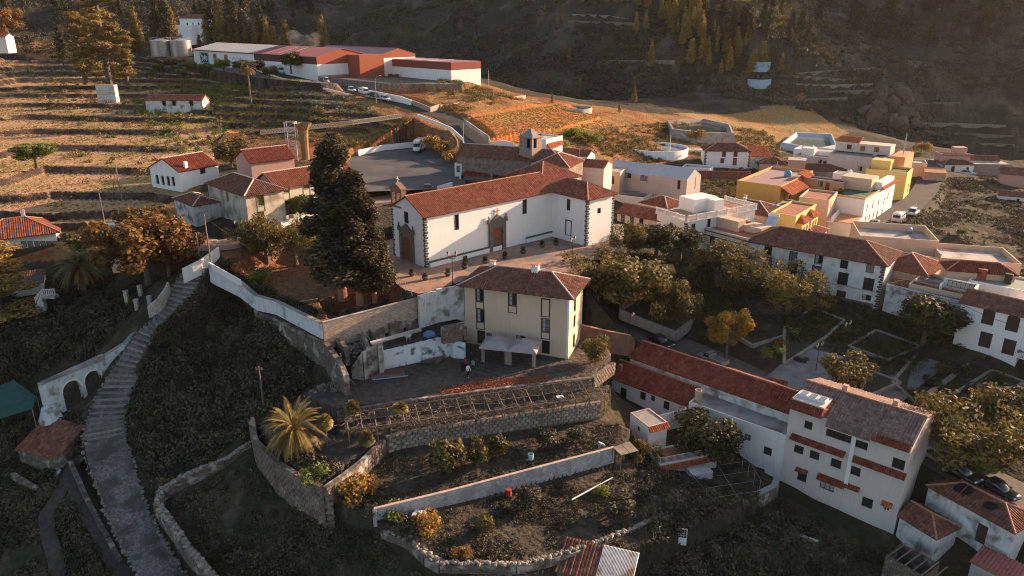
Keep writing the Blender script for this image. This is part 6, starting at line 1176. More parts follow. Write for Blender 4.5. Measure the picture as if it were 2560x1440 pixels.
# hillside walls by the road
pw_, ps_, po_ = wall_run('perforated_parapet', 'pinkish parapet of pierced blocks above the reddish bank', [(650,326,14.6),(755,315,15.6),(880,301,16.6),(1004,284,17.4)], 1.1, .25, peach_pl)
q = MB()
for p_, q_, h1, h2 in ps_:
    L = (q_-p_).length; d = (q_-p_)/L; n_ = Vector((d.y, -d.x, 0)).normalized()
    for k in range(int(L/.7)):
        for j in range(2): c = p_+d*(k*.7+.3+.3*j)+n_*.13-Vector((0, 0, .25+.35*j)); q.box(c.x-.1, c.x+.1, c.y-.03, c.y+.03, c.z-.09, c.z+.09)
q.build('pierced_holes', wood_dk, pw_, kind='stuff')  # dark blocks on the face, shade inside the holes put into colour
wall_run('road_edge_wall', 'thin white coping along the lower edge of the hill road', [(640,173,24.4),(700,193,23.4),(830,224,21.2),(870,234,20.4)], .5, .25, white)
wall_run('white_road_wall', 'long white wall beside the hill road with a dark doorway', [(922,225,21.2),(1000,240,20),(1028,250,19.2)], 2.4, .3, white_clean)
wall_run('road_block_wall', 'tan block wall and gate along the upper side of the road', [(1028,249,19.2),(1075,268,18),(1098,260,18.4)], 2.2, .3, block_tan)
wall_run('field_edge_wall', 'low pale wall with wire fence along the edge of the terraced allotments', [(1100,262,18.2),(1200,250,18.0),(1314,238,17.6)], 1.0, .3, peach_pl)
wall_run('road_inner_wall', 'low white kerb wall on the outer bend of the hill road', [(1045,285,17.4),(1128,318,15.2),(1158,345,13.6),(1163,400,11.2),(1150,440,10.2)], .8, .3, white)
wall_run('road_outer_wall', 'dark topped wall on the inner bend of the hill road', [(1160,297,16),(1222,340,14),(1236,390,12.2),(1228,440,10.6)], 1.1, .3, conc_lt)
wall_run('parking_wall', 'long low white wall at the back of the parking lot', [(895,375,11),(960,362,11),(1042,354,11)], 1.4, .3, white_clean)
wall_run('parking_corner_wall', 'short white wall panel at the near corner of the parking lot', [(1094,466,9.9),(1130,455,10.4)], 1.6, .3, white_clean)
t = thing('road_kiosk', 'little white booth beside the road at the parking entrance', 'booth', PZ(1147, 438, 9.6)); q = MB(); q.box(-.8, .8, -.8, .8, -.3, 2.6); q.build('wall', white, t); q = MB(); q.box(-.4, .3, -.84, -.81, .8, 2.2); q.build('door', wood_grey, t)
for px, py, z, r_, h_, lb in ((1433, 268, 14.2, 6.2, 3.2, 'round grey concrete water tank at the end of the red field'), (1645, 367, 6.6, 8.6, 2.4, 'large round white rimmed pond of pale water among the gardens'), (1902, 148, None, 4, .9, 'upper of two small round blue water tanks on the dark mountainside'), (1898, 190, None, 4.8, .8, 'lower of two small round blue water tanks on the dark mountainside')):
    c = PZ(px, py, z) if z else G(px, py+12); 
    if not z: c.z += h_
    t = thing('round_water_tank', lb, 'water tank', (c.x, c.y, c.z-h_)); bl = mat('blue_tank', (.28, .38, .44)) if not z else (conc_lt if h_ > 3 else white)
    q = MB(); q.lathe([(r_, -3), (r_, h_), (r_-.3, h_), (r_-.3, h_-.8)], n=36); q.build('tank_wall', bl, t, True); q = MB(); q.lathe([(r_-.3, h_-.7), (0, h_-.7)], n=36); q.build('water', mat('pale_pond_water', (.30, .35, .37), rough=.12, var=.15, vs=.3) if h_ < 3 else mat('dark_tank_inside', (.06, .06, .06)), t)
def pond(name, lb, pts, m, h, wm):
    P = W(pts); o0 = Vector(P[0][:3]); t = thing(name, lb, 'pond', o0); n = len(P); cx = sum(p[0] for p in P)/n; cy_ = sum(p[1] for p in P)/n; q = MB(); w_ = MB()
    for i in range(n):
        a, b = Vector(P[i][:3]), Vector(P[(i+1) % n][:3]); c = Vector((cx, cy_, 0)); f = lambda p, k, dz: Vector((p.x+(cx-p.x)*k, p.y+(cy_-p.y)*k, p.z+dz))-o0
        q.quad(f(a, -.1, -h), f(b, -.1, -h), b-o0, a-o0); q.quad(a-o0, b-o0, f(b, .06, 0), f(a, .06, 0)); q.quad(f(a, .06, 0), f(b, .06, 0), f(b, .14, -1.3), f(a, .14, -1.3))
    w_.poly([Vector((p[0]+(cx-p[0])*.12, p[1]+(cy_-p[1])*.12, p[2]-1.2))-o0 for p in P]); q.build('bank', wm, t); w_.build('water', m, t)
pond('reservoir', 'angular stone banked reservoir at the edge of the allotments', [(1668,300,8.6),(1760,296,8.2),(1825,310,7.6),(1835,333,7.4),(1745,330,8.2),(1680,322,8.6)], mat('dark_pond_water', (.05, .06, .05), rough=.1), 3.6, mat('stone_bank', (.36, .29, .25), var=.15, brick=(1.0, .5, (.7, .7, .7))))
pond('reservoir', 'pale lined reservoir above the white and blue walled house', [(1990,330,3.4),(2080,334,2.6),(2092,362,2.2),(2040,372,2.4),(1955,356,3.2)], mat('green_pond_water', (.16, .20, .19), rough=.1), 2.0, mat('lined_bank', (.36, .40, .45), var=.1))
def hill_wall(label, pts, h=.7, th=.4, m=None):
    P = [G(a[0]+(b[0]-a[0])*k/6, a[1]+(b[1]-a[1])*k/6) for a, b in zip(pts[:-1], pts[1:]) for k in range(6)]; t = thing('terrace_wall', label, 'wall', P[0], 0, 'old terrace walls on the mountainside'); q = MB()
    for a, b in zip(P[:-1], P[1:]):
        n = 1 if (b-a).length < 30 else 0; pr = None
        for k in range(n+1):
            if n == 0: break
            c = a.lerp(b, k/n)
            if pr is not None: q.obox(pr-P[0], c-P[0], th, (pr.z-P[0].z-1, c.z-P[0].z-1), (pr.z-P[0].z+h, c.z-P[0].z+h))
            pr = c
    q.build('masonry', m or stone_gr, t)
for i, pts in enumerate([[(1950,190),(2050,196),(2110,202),(2180,198)],[(1990,212),(2090,216),(2200,212)],[(1905,247),(2010,252),(2140,246)],[(2060,232),(2190,228),(2290,222)],[(1900,270),(2040,268)],[(2290,330),(2400,336),(2560,345)],[(2300,356),(2420,360),(2560,366)],[(2280,310),(2390,312),(2540,318)],[(1505,155),(1620,154),(1700,155)],[(1430,38),(1520,42),(1580,52)],[(1420,54),(1530,58),(1640,66)],[(1560,60),(1640,62)],[(1990,186),(2110,178),(2200,172)],[(2180,258),(2300,262),(2420,258)]]): hill_wall(['pale bent','short pale','faint long','upper faint','lower left','first of the valley floor','second of the valley floor','third of the valley floor','thin straight white','upper spur','middle spur','short spur','highest far','rightmost faint'][i]+' terrace wall line across the dark mountainside', pts)
cf = thing('rock_outcrop', 'brown rock outcrop standing out of the dark slope above the village', 'rock', G(2215, 300)); q = MB(); rg = random.Random(8); c0 = cf.location.copy()
for k in range(34): p = G(rg.gauss(2212, 26)+(k % 3)*8, rg.uniform(225, 322)); q.rock(p-c0+Vector((0, 0, 1)), rg.uniform(1.5, 4), rg.uniform(1.5, 3.5), rg.uniform(1.5, 5), rg, rg.random()*3)
q.build('rock_face', mat('brown_cliff_rock', (.095, .07, .052), var=.4, vs=.25, bump=1.0, bs=1.2), cf)
# silo and scaffold
sl = thing('lime_kiln_silo', 'rusty ochre funnel shaped silo beside a white scaffold tower', 'silo', PZ(765, 400, 10)); q = MB(); q.lathe([(.9, 0), (.95, 4.0), (1.2, 7), (2.2, 8.6)], n=10); q.build('funnel', mat('ochre_rust', (.24, .15, .07), var=.2, vs=1), sl)
sc = thing('scaffold_tower', 'white tubular scaffold tower standing next to the ochre silo', 'scaffold', PZ(735, 402, 10))
for x in (-1.2, 1.2):
    for y in (-.8, .8): q = MB(); q.tube((x, y, 0), (x, y, 9), .07, n=4); q.build('upright', metal_w, sc)
for z in (1.5, 3, 4.5, 6, 7.5, 9):
    q = MB(); [q.tube(a, b, .05, n=4) for a, b in (((-1.2, -.8, z), (1.2, -.8, z)), ((1.2, -.8, z), (1.2, .8, z)), ((1.2, .8, z), (-1.2, .8, z)), ((-1.2, -.8, z-1.5), (1.2, -.8, z)))]; q.build('cross_bars', metal_w, sc)
# wire fences: posts, one top wire
def fence(lb, pts, gap=2.4, h=1.8, m=None, wires=2, name='wire_fence', pr=.045, z=True):
    P = [G(*p) for p in pts] if len(pts[0]) == 2 else [PZ(*p) for p in pts]; t = thing(name, lb, 'fence', P[0]); o0 = P[0].copy(); pm = None; q0 = MB(); q0.tube((0, 0, -.3), (0, 0, h), pr, n=5); pm = q0.mesh('post', m or metal_g); q = MB()
    for i in range(len(P)-1):
        a, b = P[i]-o0, P[i+1]-o0; L = (b-a).length; n = max(1, round(L/gap)); prev = None
        for k in range(n+(i == len(P)-2)):
            c = a.lerp(b, k/n)
            if len(pts[0]) == 2: c.z = gz(c.x+o0.x, c.y+o0.y)-o0.z
            place_mesh('post', pm, t, c)
            if prev is not None:
                for w_ in range(wires): hh = h*(.95-w_*.45); q.tube(prev+Vector((0, 0, hh)), c+Vector((0, 0, hh)), .018, n=3, cap=False)
            prev = c
    q.build('wires', m or metal_g, t); return t
fence('wire fence with tall posts on the low wall around the allotments', [(1100,262,18.2),(1200,250,18.0),(1314,238,17.6)], h=1.8); fence('wire fence along the far edge of the village allotments', [(1480,335),(1560,310),(1650,292)], 3.0)
fence('fence of thin posts in front of the pale lined reservoir', [(1950,365),(2010,372),(2060,380)], 2.5); fence('garden fence between the bell tower and the ochre field', [(1240,342),(1330,335),(1440,330)], 3)
fence('ramp fence with pale mesh beside the plaza', [(940,668,5.1),(985,700,5.1),(1030,735,5.1)], 2.0, .95, metal_w, 3, 'ramp_fence')
fence('long white rail beside the village street', [(2112,598,-1.4),(2180,570,-.9),(2245,552,-.6),(2290,520,-.5)], 2.6, 1.0, metal_w, 2, 'road_railing', .06); fence('dark rail of the ramp by the church corner', [(1480,622,4.6),(1540,628,3.6),(1590,615,3.0)], 1.6, 1.0, metal_dk, 2, 'ramp_railing')
fence('wooden stake fence with a crooked rail in the shady garden', [(95,820),(180,800),(280,775)], 3, 1.1, wood_grey)
fence('black railing on the street corner by the manor', [(470,650,8.5),(500,640,8.6),(525,628,8.7)], .5, 1.0, metal_dk, 2, 'iron_railing', .03)
wall_run('field_boundary_wall', 'low dark rubble wall crossing the valley field right of the village street', [(2265,534,-1.6),(2360,548,-3),(2450,560,-3.6),(2545,566,-3.9)], 1.3, .5, rubble_m, rough=.1, seed=31)
wall_run('field_boundary_wall', 'second rubble wall lower in the valley field near the rail', [(2285,556,-2.2),(2330,575,-3),(2440,592,-3.7)], 1.2, .5, rubble_m, rough=.1, seed=32)
# vine pergola
pg = thing('vine_pergola', 'long sagging pergola of grey poles and bare vine stems under the yard wall', 'pergola', PZ(1160, 1020, -4.8)); c0 = pg.location.copy(); rg = random.Random(5); bx_ = []
for i in range(19):
    t_ = i/18; a = PZ(865+620*t_, 1035-88*t_, -2.9)-c0; b = PZ(870+640*t_, 1076-86*t_, -2.85)-c0
    for p in (a, b): q = MB(); p2 = Vector((p.x+rg.uniform(-.15, .15), p.y, 0)); q.tube((p2.x, p2.y, -.3), (p.x, p.y, p.z), .06, n=5); q.build('pole', wood_grey, pg)
    q = MB(); q.tube(a, b, .055, n=5); q.build('cross_pole', wood_grey, pg); bx_.append((a, b))
for i in range(18):
    for k in (0, .5, 1):
        q = MB(); q.tube(bx_[i][0].lerp(bx_[i][1], k)+Vector((0, 0, .08)), bx_[i+1][0].lerp(bx_[i+1][1], k)+Vector((0, 0, .08+rg.uniform(-.1, .1))), .04, n=4); q.build('rail', wood_grey, pg)
q = MB()
for k in range(60):
    i = rg.randrange(18); p = bx_[i][0].lerp(bx_[i][1], rg.random()); pts = [Vector((p.x, p.y, p.z-1.9))]
    for j in range(4): pts.append(pts[-1]+Vector((rg.uniform(-.35, .35), rg.uniform(-.3, .3), .5)))
    for j in range(4): pts.append(pts[-1]+Vector((rg.uniform(-.6, .6), rg.uniform(-.5, .5), rg.uniform(-.08, .1))))
    q.path(pts, [.07]*3+[.045]*3+[.025]*3, 4)
q.build('vine_stems', mat('vine_bark', (.16, .11, .08), var=.3, vs=4), pg)
# trellis of wires by the apartment houses
tl = thing('wire_trellis', 'thin white wire trellis on poles above the shaded garden by the apartment house', 'trellis', PZ(1820, 1215, -11)); c0 = tl.location.copy(); q = MB()
for i in range(5):
    a = PZ(1700+22*i, 1150+26*i*.9, -9.9)-c0; b = PZ(1860+14*i, 1128+24*i, -9.9)-c0; q.tube(a, b, .012, n=3)
    for p in (a, b): q2 = MB(); q2.tube(p-Vector((0, 0, 2.2)), p, .03, n=4); q2.build('pole', metal_g, tl)
for a, b in (((1700, 1150), (1788, 1254)), ((1780, 1140), (1850, 1250)), ((1860, 1128), (1916, 1224))): q.tube(PZ(*a, -9.88)-c0, PZ(*b, -9.88)-c0, .02, n=3)
q.build('wires', metal_g, tl)
# park terraces: stone edged beds
bed = mat('bed_edging_stone', (.24, .21, .18), var=.25, vs=1.5, bump=.4)
for i, pts in enumerate([[(1755,790,-4.6),(1880,868,-6.2),(1990,835,-5.6),(1870,780,-4.6)], [(1960,915,-7),(2060,850,-5.8),(2110,805,-4.6),(2030,775,-4.2),(1960,825,-5.2)], [(2120,870,-6.2),(2220,905,-6.8),(2300,870,-6.2),(2190,830,-5.3)], [(2140,1010,-8),(2250,960,-7.2),(2170,930,-7)], [(2290,1010,-8),(2430,905,-6.8),(2300,880,-6.5),(2230,960,-7.3)], [(1550,780,-2.2),(1690,835,-5.2),(1760,780,-4.2),(1620,735,-1.4)], [(2400,1060,-8.6),(2560,960,-7.6),(2480,930,-7.2),(2350,1010,-8.2)]]):
    P = W(pts+[pts[0]]); q = MB(); o0 = Vector(P[0][:3]); t = thing('planting_bed', ['stone edged park bed under the golden round tree', 'raised bed with low hedge left of the street lamp', 'sunken dark bed below the round tree at the house row', 'triangular bed edged in stone behind the round golden shrub', 'stone edged bed with the stepped walk on its left', 'bed of dark shrubs next to the street with the black car', 'rectangular bed at the right edge of the park'][i], 'planter', o0)
    for k in range(len(P)-1): a, b = Vector(P[k][:3])-o0, Vector(P[k+1][:3])-o0; q = MB(); q.obox(a, b, .45, (a.z-1.2, b.z-1.2), (a.z+.45, b.z+.45)); q.build('edging', bed, t)
    q = MB(); q.poly([(p[0]-o0.x, p[1]-o0.y, p[2]-o0.z+.3) for p in P[:-1]]); q.build('soil', mat('bed_soil', (.035, .032, .02), var=.4, vs=1), t)
ribbon('park_walk', smooth_line(W([(2060,880,-6.1,7),(2020,930,-7,8),(1960,975,-7.8,8),(1890,960,-8,9)])), mat('pale_park_paving', (.19, .185, .19), var=.3, vs=.7, bump=.3), .08, sub=1)
ribbon('park_steps', smooth_line(W([(2330,900,-6.4,4.5),(2250,960,-7.3,4.5),(2170,1030,-8.3,4.5)])), mat('park_deck', (.13, .125, .12), var=.2), .1, sub=1)
# ---------------------------------------------------------------- vegetation
NR = np.random.RandomState(3)
def leaf_cloud(pts, nrm, size, aspect=.6, rs=NR, droop=0.0, curl=.5):
    """one small leaf spray (two triangles folded) per point"""
    n = len(pts); a = rs.normal(size=(n, 3)); a -= (a*nrm).sum(1)[:, None]*nrm*curl; a[:, 2] -= droop; a /= np.linalg.norm(a, axis=1)[:, None]+1e-9
    b = np.cross(a, nrm+rs.normal(size=(n, 3))*.6); b /= np.linalg.norm(b, axis=1)[:, None]+1e-9
    s = (size*rs.uniform(.6, 1.35, n))[:, None]; V = np.stack([pts-a*s, pts+b*s*aspect, pts+a*s, pts-b*s*aspect], 1).reshape(-1, 3)
    return V, np.arange(4*n).reshape(n, 4)
def np_mesh(name, V, F, m, mats_idx=None):
    me = bpy.data.meshes.new(name); me.vertices.add(len(V)); me.vertices.foreach_set('co', np.ascontiguousarray(V, np.float32).ravel()); k = F.shape[1]
    me.loops.add(F.size); me.loops.foreach_set('vertex_index', F.ravel().astype(np.int32)); me.polygons.add(len(F)); me.polygons.foreach_set('loop_start', np.arange(0, F.size, k)); me.update(calc_edges=True)
    me.materials.append(m); return me
def blob_points(blobs, n, rs=NR, lo=.55):
    """points through clumps (cx, cy, cz, rx, ry, rz), denser towards their skin"""
    w_ = np.array([b[3]*b[4]+b[4]*b[5]+b[3]*b[5] for b in blobs]); c = rs.choice(len(blobs), n, p=w_/w_.sum()); B = np.array(blobs)[c]
    d = rs.normal(size=(n, 3)); d /= np.linalg.norm(d, axis=1)[:, None]; r = (lo+(1-lo)*rs.rand(n)**.6)[:, None]*(1+.12*rs.normal(size=(n, 1)))
    return B[:, :3]+d*r*B[:, 3:6], d
def crown_mesh(name, blobs, n, size, m, rs=NR, aspect=.6, droop=0.0, lo=.55, curl=.5):
    p, d = blob_points(blobs, n, rs, lo); V, F = leaf_cloud(p, d, size, aspect, rs, droop, curl); return np_mesh(name, V, F, m)
bark = mat('tree_bark', (.12, .09, .07), var=.3, vs=4); bark_red = mat('red_pine_bark', (.26, .13, .08), var=.3, vs=4)
L_dark = leafmat('dark_evergreen_leaves', (.03, .03, .011), (.15, .125, .04), (.06, .058, .02), transl=.2)  # lightest tone raised to carry golden sun on the crowns
L_cyp = leafmat('cypress_sprays', (.034, .030, .014), (.13, .088, .038), (.058, .046, .02), sc=.6, transl=.15)
L_pine = leafmat('sunlit_pine_needles', (.16, .11, .03), (.34, .235, .075), (.23, .16, .045), sc=.35, transl=.25)  # needles with golden sunlight put into the colour
L_pined = leafmat('shaded_pine_needles', (.035, .038, .018), (.09, .08, .035), sc=.4, transl=.2)  # same needles darkened, shade put into the colour
L_oli = leafmat('olive_green_leaves', (.055, .048, .016), (.28, .205, .06), (.13, .105, .032), sc=.8, transl=.3)  # lightest tone holds the golden sun painted into the crests
L_gold = leafmat('golden_leaves', (.20, .11, .02), (.38, .23, .05), (.28, .16, .03), sc=.9, transl=.35)
L_or = leafmat('orange_autumn_leaves', (.22, .08, .02), (.34, .16, .04), (.16, .10, .03), sc=.35, transl=.35)
L_lime = leafmat('fresh_green_leaves', (.10, .13, .025), (.26, .28, .06), (.16, .18, .04), sc=.8, transl=.35)
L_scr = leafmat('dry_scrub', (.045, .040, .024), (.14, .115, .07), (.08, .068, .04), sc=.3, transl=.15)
L_lit = leafmat('sunlit_scrub', (.24, .12, .04), (.38, .24, .08), (.17, .15, .045), sc=.5, transl=.2)  # scrub brightened, sunlight put into the leaf colour
L_grey = leafmat('grey_cactus', (.10, .12, .09), (.30, .32, .24), (.18, .20, .15), sc=1.2, transl=.05)
L_palm = leafmat('palm_leaf', (.07, .07, .03), (.17, .15, .05), (.11, .10, .04), sc=.7, transl=.2)
L_palmg = leafmat('sunlit_palm_leaf', (.25, .14, .03), (.48, .31, .09), (.20, .17, .05), sc=.8, transl=.2)  # palm leaf with golden sunlight put into the colour
def trunk_mb(h, r, lean=(0, 0), limbs=(), n=8):
    q = MB(); P = [Vector((lean[0]*t*t, lean[1]*t*t, h*t)) for t in (0, .25, .5, .75, 1)]; q.path([Vector((0, 0, -.5))]+P, [r*1.35, r*1.15, r, r*.85, r*.7, r*.5], n)
    for (z, dx, dy, dz, rr) in limbs: a = Vector((lean[0]*(z/h)**2, lean[1]*(z/h)**2, z)); m_ = a+Vector((dx*.5, dy*.5, dz*.65)); q.path([a, m_, a+Vector((dx, dy, dz))], [rr, rr*.7, rr*.25], 5)
    return q
def make_tree(kind, seed):
    """meshes (trunk, crown) of one tree about as tall as it says, base at the origin"""
    rs_ = np.random.RandomState(seed); rg = random.Random(seed)
    if kind == 'round':      # dense evergreen laurel, 6 m
        bl = [(0, 0, 3.6, 2.0, 2.0, 1.9)]+[(rg.uniform(-1.6, 1.6), rg.uniform(-1.6, 1.6), rg.uniform(2.2, 5.2), rg.uniform(.8, 1.25), rg.uniform(.8, 1.25), rg.uniform(.7, 1.0)) for _ in range(14)]
        return trunk_mb(2.6, .2, limbs=[(1.6, 1, .5, 1.6, .1), (1.8, -1, -.6, 1.5, .1), (1.7, .3, -1, 1.6, .1)]), crown_mesh('crown', bl, 5200, .15, L_dark, rs_, .7)
    if kind == 'pepper':     # loose hanging tree, 7 m
        bl = [(rg.uniform(-2.6, 2.6), rg.uniform(-2.6, 2.6), rg.uniform(2.4, 6.2), rg.uniform(.7, 1.2), rg.uniform(.7, 1.2), rg.uniform(1.0, 1.7)) for _ in range(24)]
        return trunk_mb(3.4, .28, (.4, .2), [(2.2, 1.8, .8, 2.2, .14), (2.4, -1.8, .3, 2.0, .14), (2.5, .2, -1.8, 2.0, .12), (2.6, .3, 1.7, 2.4, .12)]), crown_mesh('crown', bl, 6500, .17, L_oli, rs_, .42, 1.3)
    if kind in ('autumn', 'golden'):
        k = 1.0 if kind == 'golden' else 1.0
        bl = [(rg.uniform(-1, 1)*2.6*k, rg.uniform(-1, 1)*2.6*k, rg.uniform(2.2, 6.4), rg.uniform(.8, 1.3), rg.uniform(.8, 1.3), rg.uniform(.8, 1.4)) for _ in range(20)]
        return trunk_mb(3.0, .24, limbs=[(1.8, 1.8, .8, 3.0, .12), (1.6, -1.8, .3, 2.8, .13), (2.0, .2, -1.6, 2.4, .1), (2.2, .3, 1.7, 3.0, .1)]), crown_mesh('crown', bl, 6500, .19, L_or if kind == 'autumn' else L_gold, rs_, .6)
    if kind in ('pine', 'pined', 'bigpine'):       # canary pine cone, 12 m
        V = []; N = []; H = 12.0; lv = 15
        for i in range(lv):
            z = 1.8+(H-2.0)*i/lv; r0 = 2.3*(1-(i/lv))**.8+.25; nb = 7 if i < 11 else 5
            for k in range(nb):
                a = rg.uniform(0, 6.28); L_ = r0*rg.uniform(.65, 1.15)
                for t_ in np.linspace(.35, 1, 4): c = np.array([math.cos(a)*L_*t_, math.sin(a)*L_*t_, z+L_*t_*.35]); m_ = 6; V.append(c+rs_.normal(size=(m_, 3))*.22*(.6+r0*.22)); N.append(np.tile([math.cos(a)*.5, math.sin(a)*.5, .8], (m_, 1)))
        p = np.concatenate(V); d = np.concatenate(N); V2, F2 = leaf_cloud(p, d, .34, .32, rs_, 0, .2)
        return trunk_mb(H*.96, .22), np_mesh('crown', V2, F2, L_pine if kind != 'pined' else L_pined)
    if kind == 'oldpine':    # tall layered pine with open clumps, 22 m
        bl = [(rg.uniform(-1, 1)*(3.3-z*.09), rg.uniform(-1, 1)*(3.3-z*.09), z+rg.uniform(-.5, .5), rg.uniform(1.0, 1.9), rg.uniform(1.0, 1.9), rg.uniform(.55, .9)) for z in np.linspace(3, 21, 30)]
        return trunk_mb(20.5, .42, (.6, 0), [(z, rg.uniform(-2, 2), rg.uniform(-2, 2), .8, .1) for z in range(4, 19)]), crown_mesh('crown', bl, 9000, .27, L_pine, rs_, .4)
    if kind == 'cypress':
        bl = [(rg.uniform(-1.0, 1.0)*(1.9*(1-z/27)+.1), rg.uniform(-1.0, 1.0)*(1.9*(1-z/27)+.1), z, rg.uniform(1.1, 1.7)*(1.15-z/30), rg.uniform(1.1, 1.7)*(1.15-z/30), rg.uniform(1.4, 2.2)) for z in np.linspace(4.2, 22, 44)]
        return trunk_mb(18, .27, limbs=[(z, rg.uniform(-1.5, 1.5), rg.uniform(-1.5, 1.5), 2, .12) for z in range(3, 15)], n=10), crown_mesh('crown', bl, 34000, .18, L_cyp, rs_, .55, -.4, .4)
    if kind == 'small':      # garden orange tree, 2.6 m
        bl = [(rg.uniform(-.6, .6), rg.uniform(-.6, .6), rg.uniform(1.0, 2.3), .6, .6, .55) for _ in range(9)]
        return trunk_mb(1.2, .09), crown_mesh('crown', bl, 1500, .13, L_oli, rs_, .55)
    if kind == 'bush':
        bl = [(rg.uniform(-.7, .7), rg.uniform(-.7, .7), rg.uniform(.3, .9), .55, .55, .45) for _ in range(8)]
        q = MB(); [q.tube((0, 0, -.2), (rg.uniform(-.5, .5), rg.uniform(-.5, .5), .7), .03, .015, 4) for _ in range(4)]
        return q, crown_mesh('crown', bl, 700, .12, L_lime, rs_, .55)
    if kind == 'bare':
        q = MB(); V = []
        q.path([Vector((0, 0, -.3)), Vector((0, 0, 1.5))], [.22, .16], 6)
        for _ in range(60):
            a = rg.uniform(0, 6.28); p = Vector((0, 0, 1.2)); pts = [p]; d = Vector((math.cos(a)*.7, math.sin(a)*.7, .9))
            for j in range(4): p = p+d*rg.uniform(.45, .8); d += Vector((rg.uniform(-.4, .4), rg.uniform(-.4, .4), rg.uniform(-.2, .2))); pts.append(p)
            q.path(pts, [.09, .055, .035, .02, .01], 4)
            for t_ in pts[2:]: V.append(np.array(t_)+rs_.normal(size=(14, 3))*.35)
        p = np.concatenate(V); V2, F2 = leaf_cloud(p, rs_.normal(size=p.shape), .10, .2, rs_); return q, np_mesh('crown', V2, F2, mat('bare_twigs', (.15, .095, .08), var=.3))
def frond_mesh(rs_, n, L, crown_z, m, droop=.9, leaf=.55, up=.9):
    V = []; F = []; q = MB(); vb = 0
    for i in range(n):
        a = rs_.uniform(0, 6.28); el = rs_.uniform(-.5, 1.35)*up; L_ = L*rs_.uniform(.8, 1.05); p = np.array([0, 0, crown_z]); d = np.array([math.cos(a)*math.cos(el), math.sin(a)*math.cos(el), math.sin(el)]); st = 14; pts = []
        for k in range(st+1): pts.append(p.copy()); p = p+d*L_/st; d = d+np.array([0, 0, -droop/st*(1+k*.12)]); d /= np.linalg.norm(d)
        side0 = np.cross(d, [0, 0, 1.0]); side0 /= np.linalg.norm(side0)+1e-9
        for k in range(1, st):
            t_ = pts[k+1]-pts[k]; t_ /= np.linalg.norm(t_); side = np.cross(t_, [0, 0, 1.0]); side /= np.linalg.norm(side)+1e-9; ll = leaf*math.sin(math.pi*min(1, (k+1.5)/(st+1)))**.6*rs_.uniform(.85, 1.1)
            for sg in (-1, 1):
                for sub in (0, .5):
                    b = pts[k]+(pts[k+1]-pts[k])*sub; tip = b+(side*sg*.8+t_*.65+np.array([0, 0, -.12]))*ll; w_ = t_*.045
                    V += [b-w_, b+w_*1.3, tip]; F.append((vb, vb+1, vb+2)); vb += 3
        for k in range(st): q.tube(pts[k], pts[k+1], .035*(1-k/st*.7), .035*(1-(k+1)/st*.7), 3, False)
    me = np_mesh('fronds', np.array(V), np.array(F), m); return me, q
def palm(label, loc, h, r, L, n, m, seed, name='palm_tree', group=None, skirt=True, up=.9):
    t = thing(name, label, 'palm tree', loc, 0, group); rs_ = np.random.RandomState(seed); q = MB()
    for k in range(int(h/.35)): q.lathe([(r*1.05, 0), (r*.85, .34)], (0, 0, k*.35-.2), 9)
    q.build('trunk', mat('palm_trunk', (.15, .11, .08), var=.3, vs=3), t); me, st = frond_mesh(rs_, n, L, h, m, up=up); place_mesh('fronds', me, t); st.build('frond_stems', mat('palm_stem', (.24, .18, .08), var=.2), t)
    if skirt: me, st = frond_mesh(rs_, n//3, L*.75, h-.2, mat('dead_palm_leaf', (.24, .14, .06), var=.3), droop=1.6, up=-.4); place_mesh('dead_fronds', me, t)
    return t
TK = {}
def tree(kind, label, loc, h, cat='tree', name=None, group=None, var=0, wide=1.0, crown=None, rz=None):
    H0 = {'round': 6, 'pepper': 7, 'autumn': 7.5, 'golden': 7.5, 'pine': 12, 'pined': 12, 'oldpine': 22, 'cypress': 24, 'small': 2.8, 'bush': 1.4, 'bare': 4.5}[kind]; key = (kind, var)
    if key not in TK: tb_, cm = make_tree(kind, 11+var*7+len(TK)); TK[key] = (tb_.mesh('trunk', bark_red if kind in ('cypress',) else bark), cm)
    tm, cm = TK[key]
    if crown:
        k2 = key+(crown.name,)
        if k2 not in TK: c2 = cm.copy(); c2.materials.clear(); c2.materials.append(crown); TK[k2] = (tm, c2)
        tm, cm = TK[k2]
    s_ = h/H0; t = thing(name or {'round': 'laurel_tree', 'pepper': 'pepper_tree', 'autumn': 'plane_tree', 'golden': 'golden_tree', 'pine': 'pine_tree', 'pined': 'pine_tree', 'oldpine': 'pine_tree', 'cypress': 'cypress_tree', 'small': 'orange_tree', 'bush': 'shrub', 'bare': 'bare_tree'}[kind], label, cat, loc, (h*7.3+loc[0]) % 6.28 if rz is None else rz, group)
    wide *= {'pepper': 1.18, 'round': 1.2, 'cypress': 1.5, 'autumn': 1.12}.get(kind, 1); t.scale = (s_*wide, s_*wide, s_); place_mesh('stem' if kind == 'bush' else 'trunk', tm, t); place_mesh('crown', cm, t); return t
# hero cypresses: three trunks, one dark mass
for px, py, h, lb, w_, v in ((857, 742, 23.5, 'tallest dark cypress, middle of the three trunks in the garden', 1.5, 0), (900, 756, 19.5, 'broad dark cypress with reddish tips, second of the garden trio', 1.45, 1), (937, 752, 15.0, 'shortest cypress of the garden trio, nearest the church front', 1.25, 0)):
    t = tree('cypress', lb, PZ(px, py, 3.1), h, var=v, wide=w_)
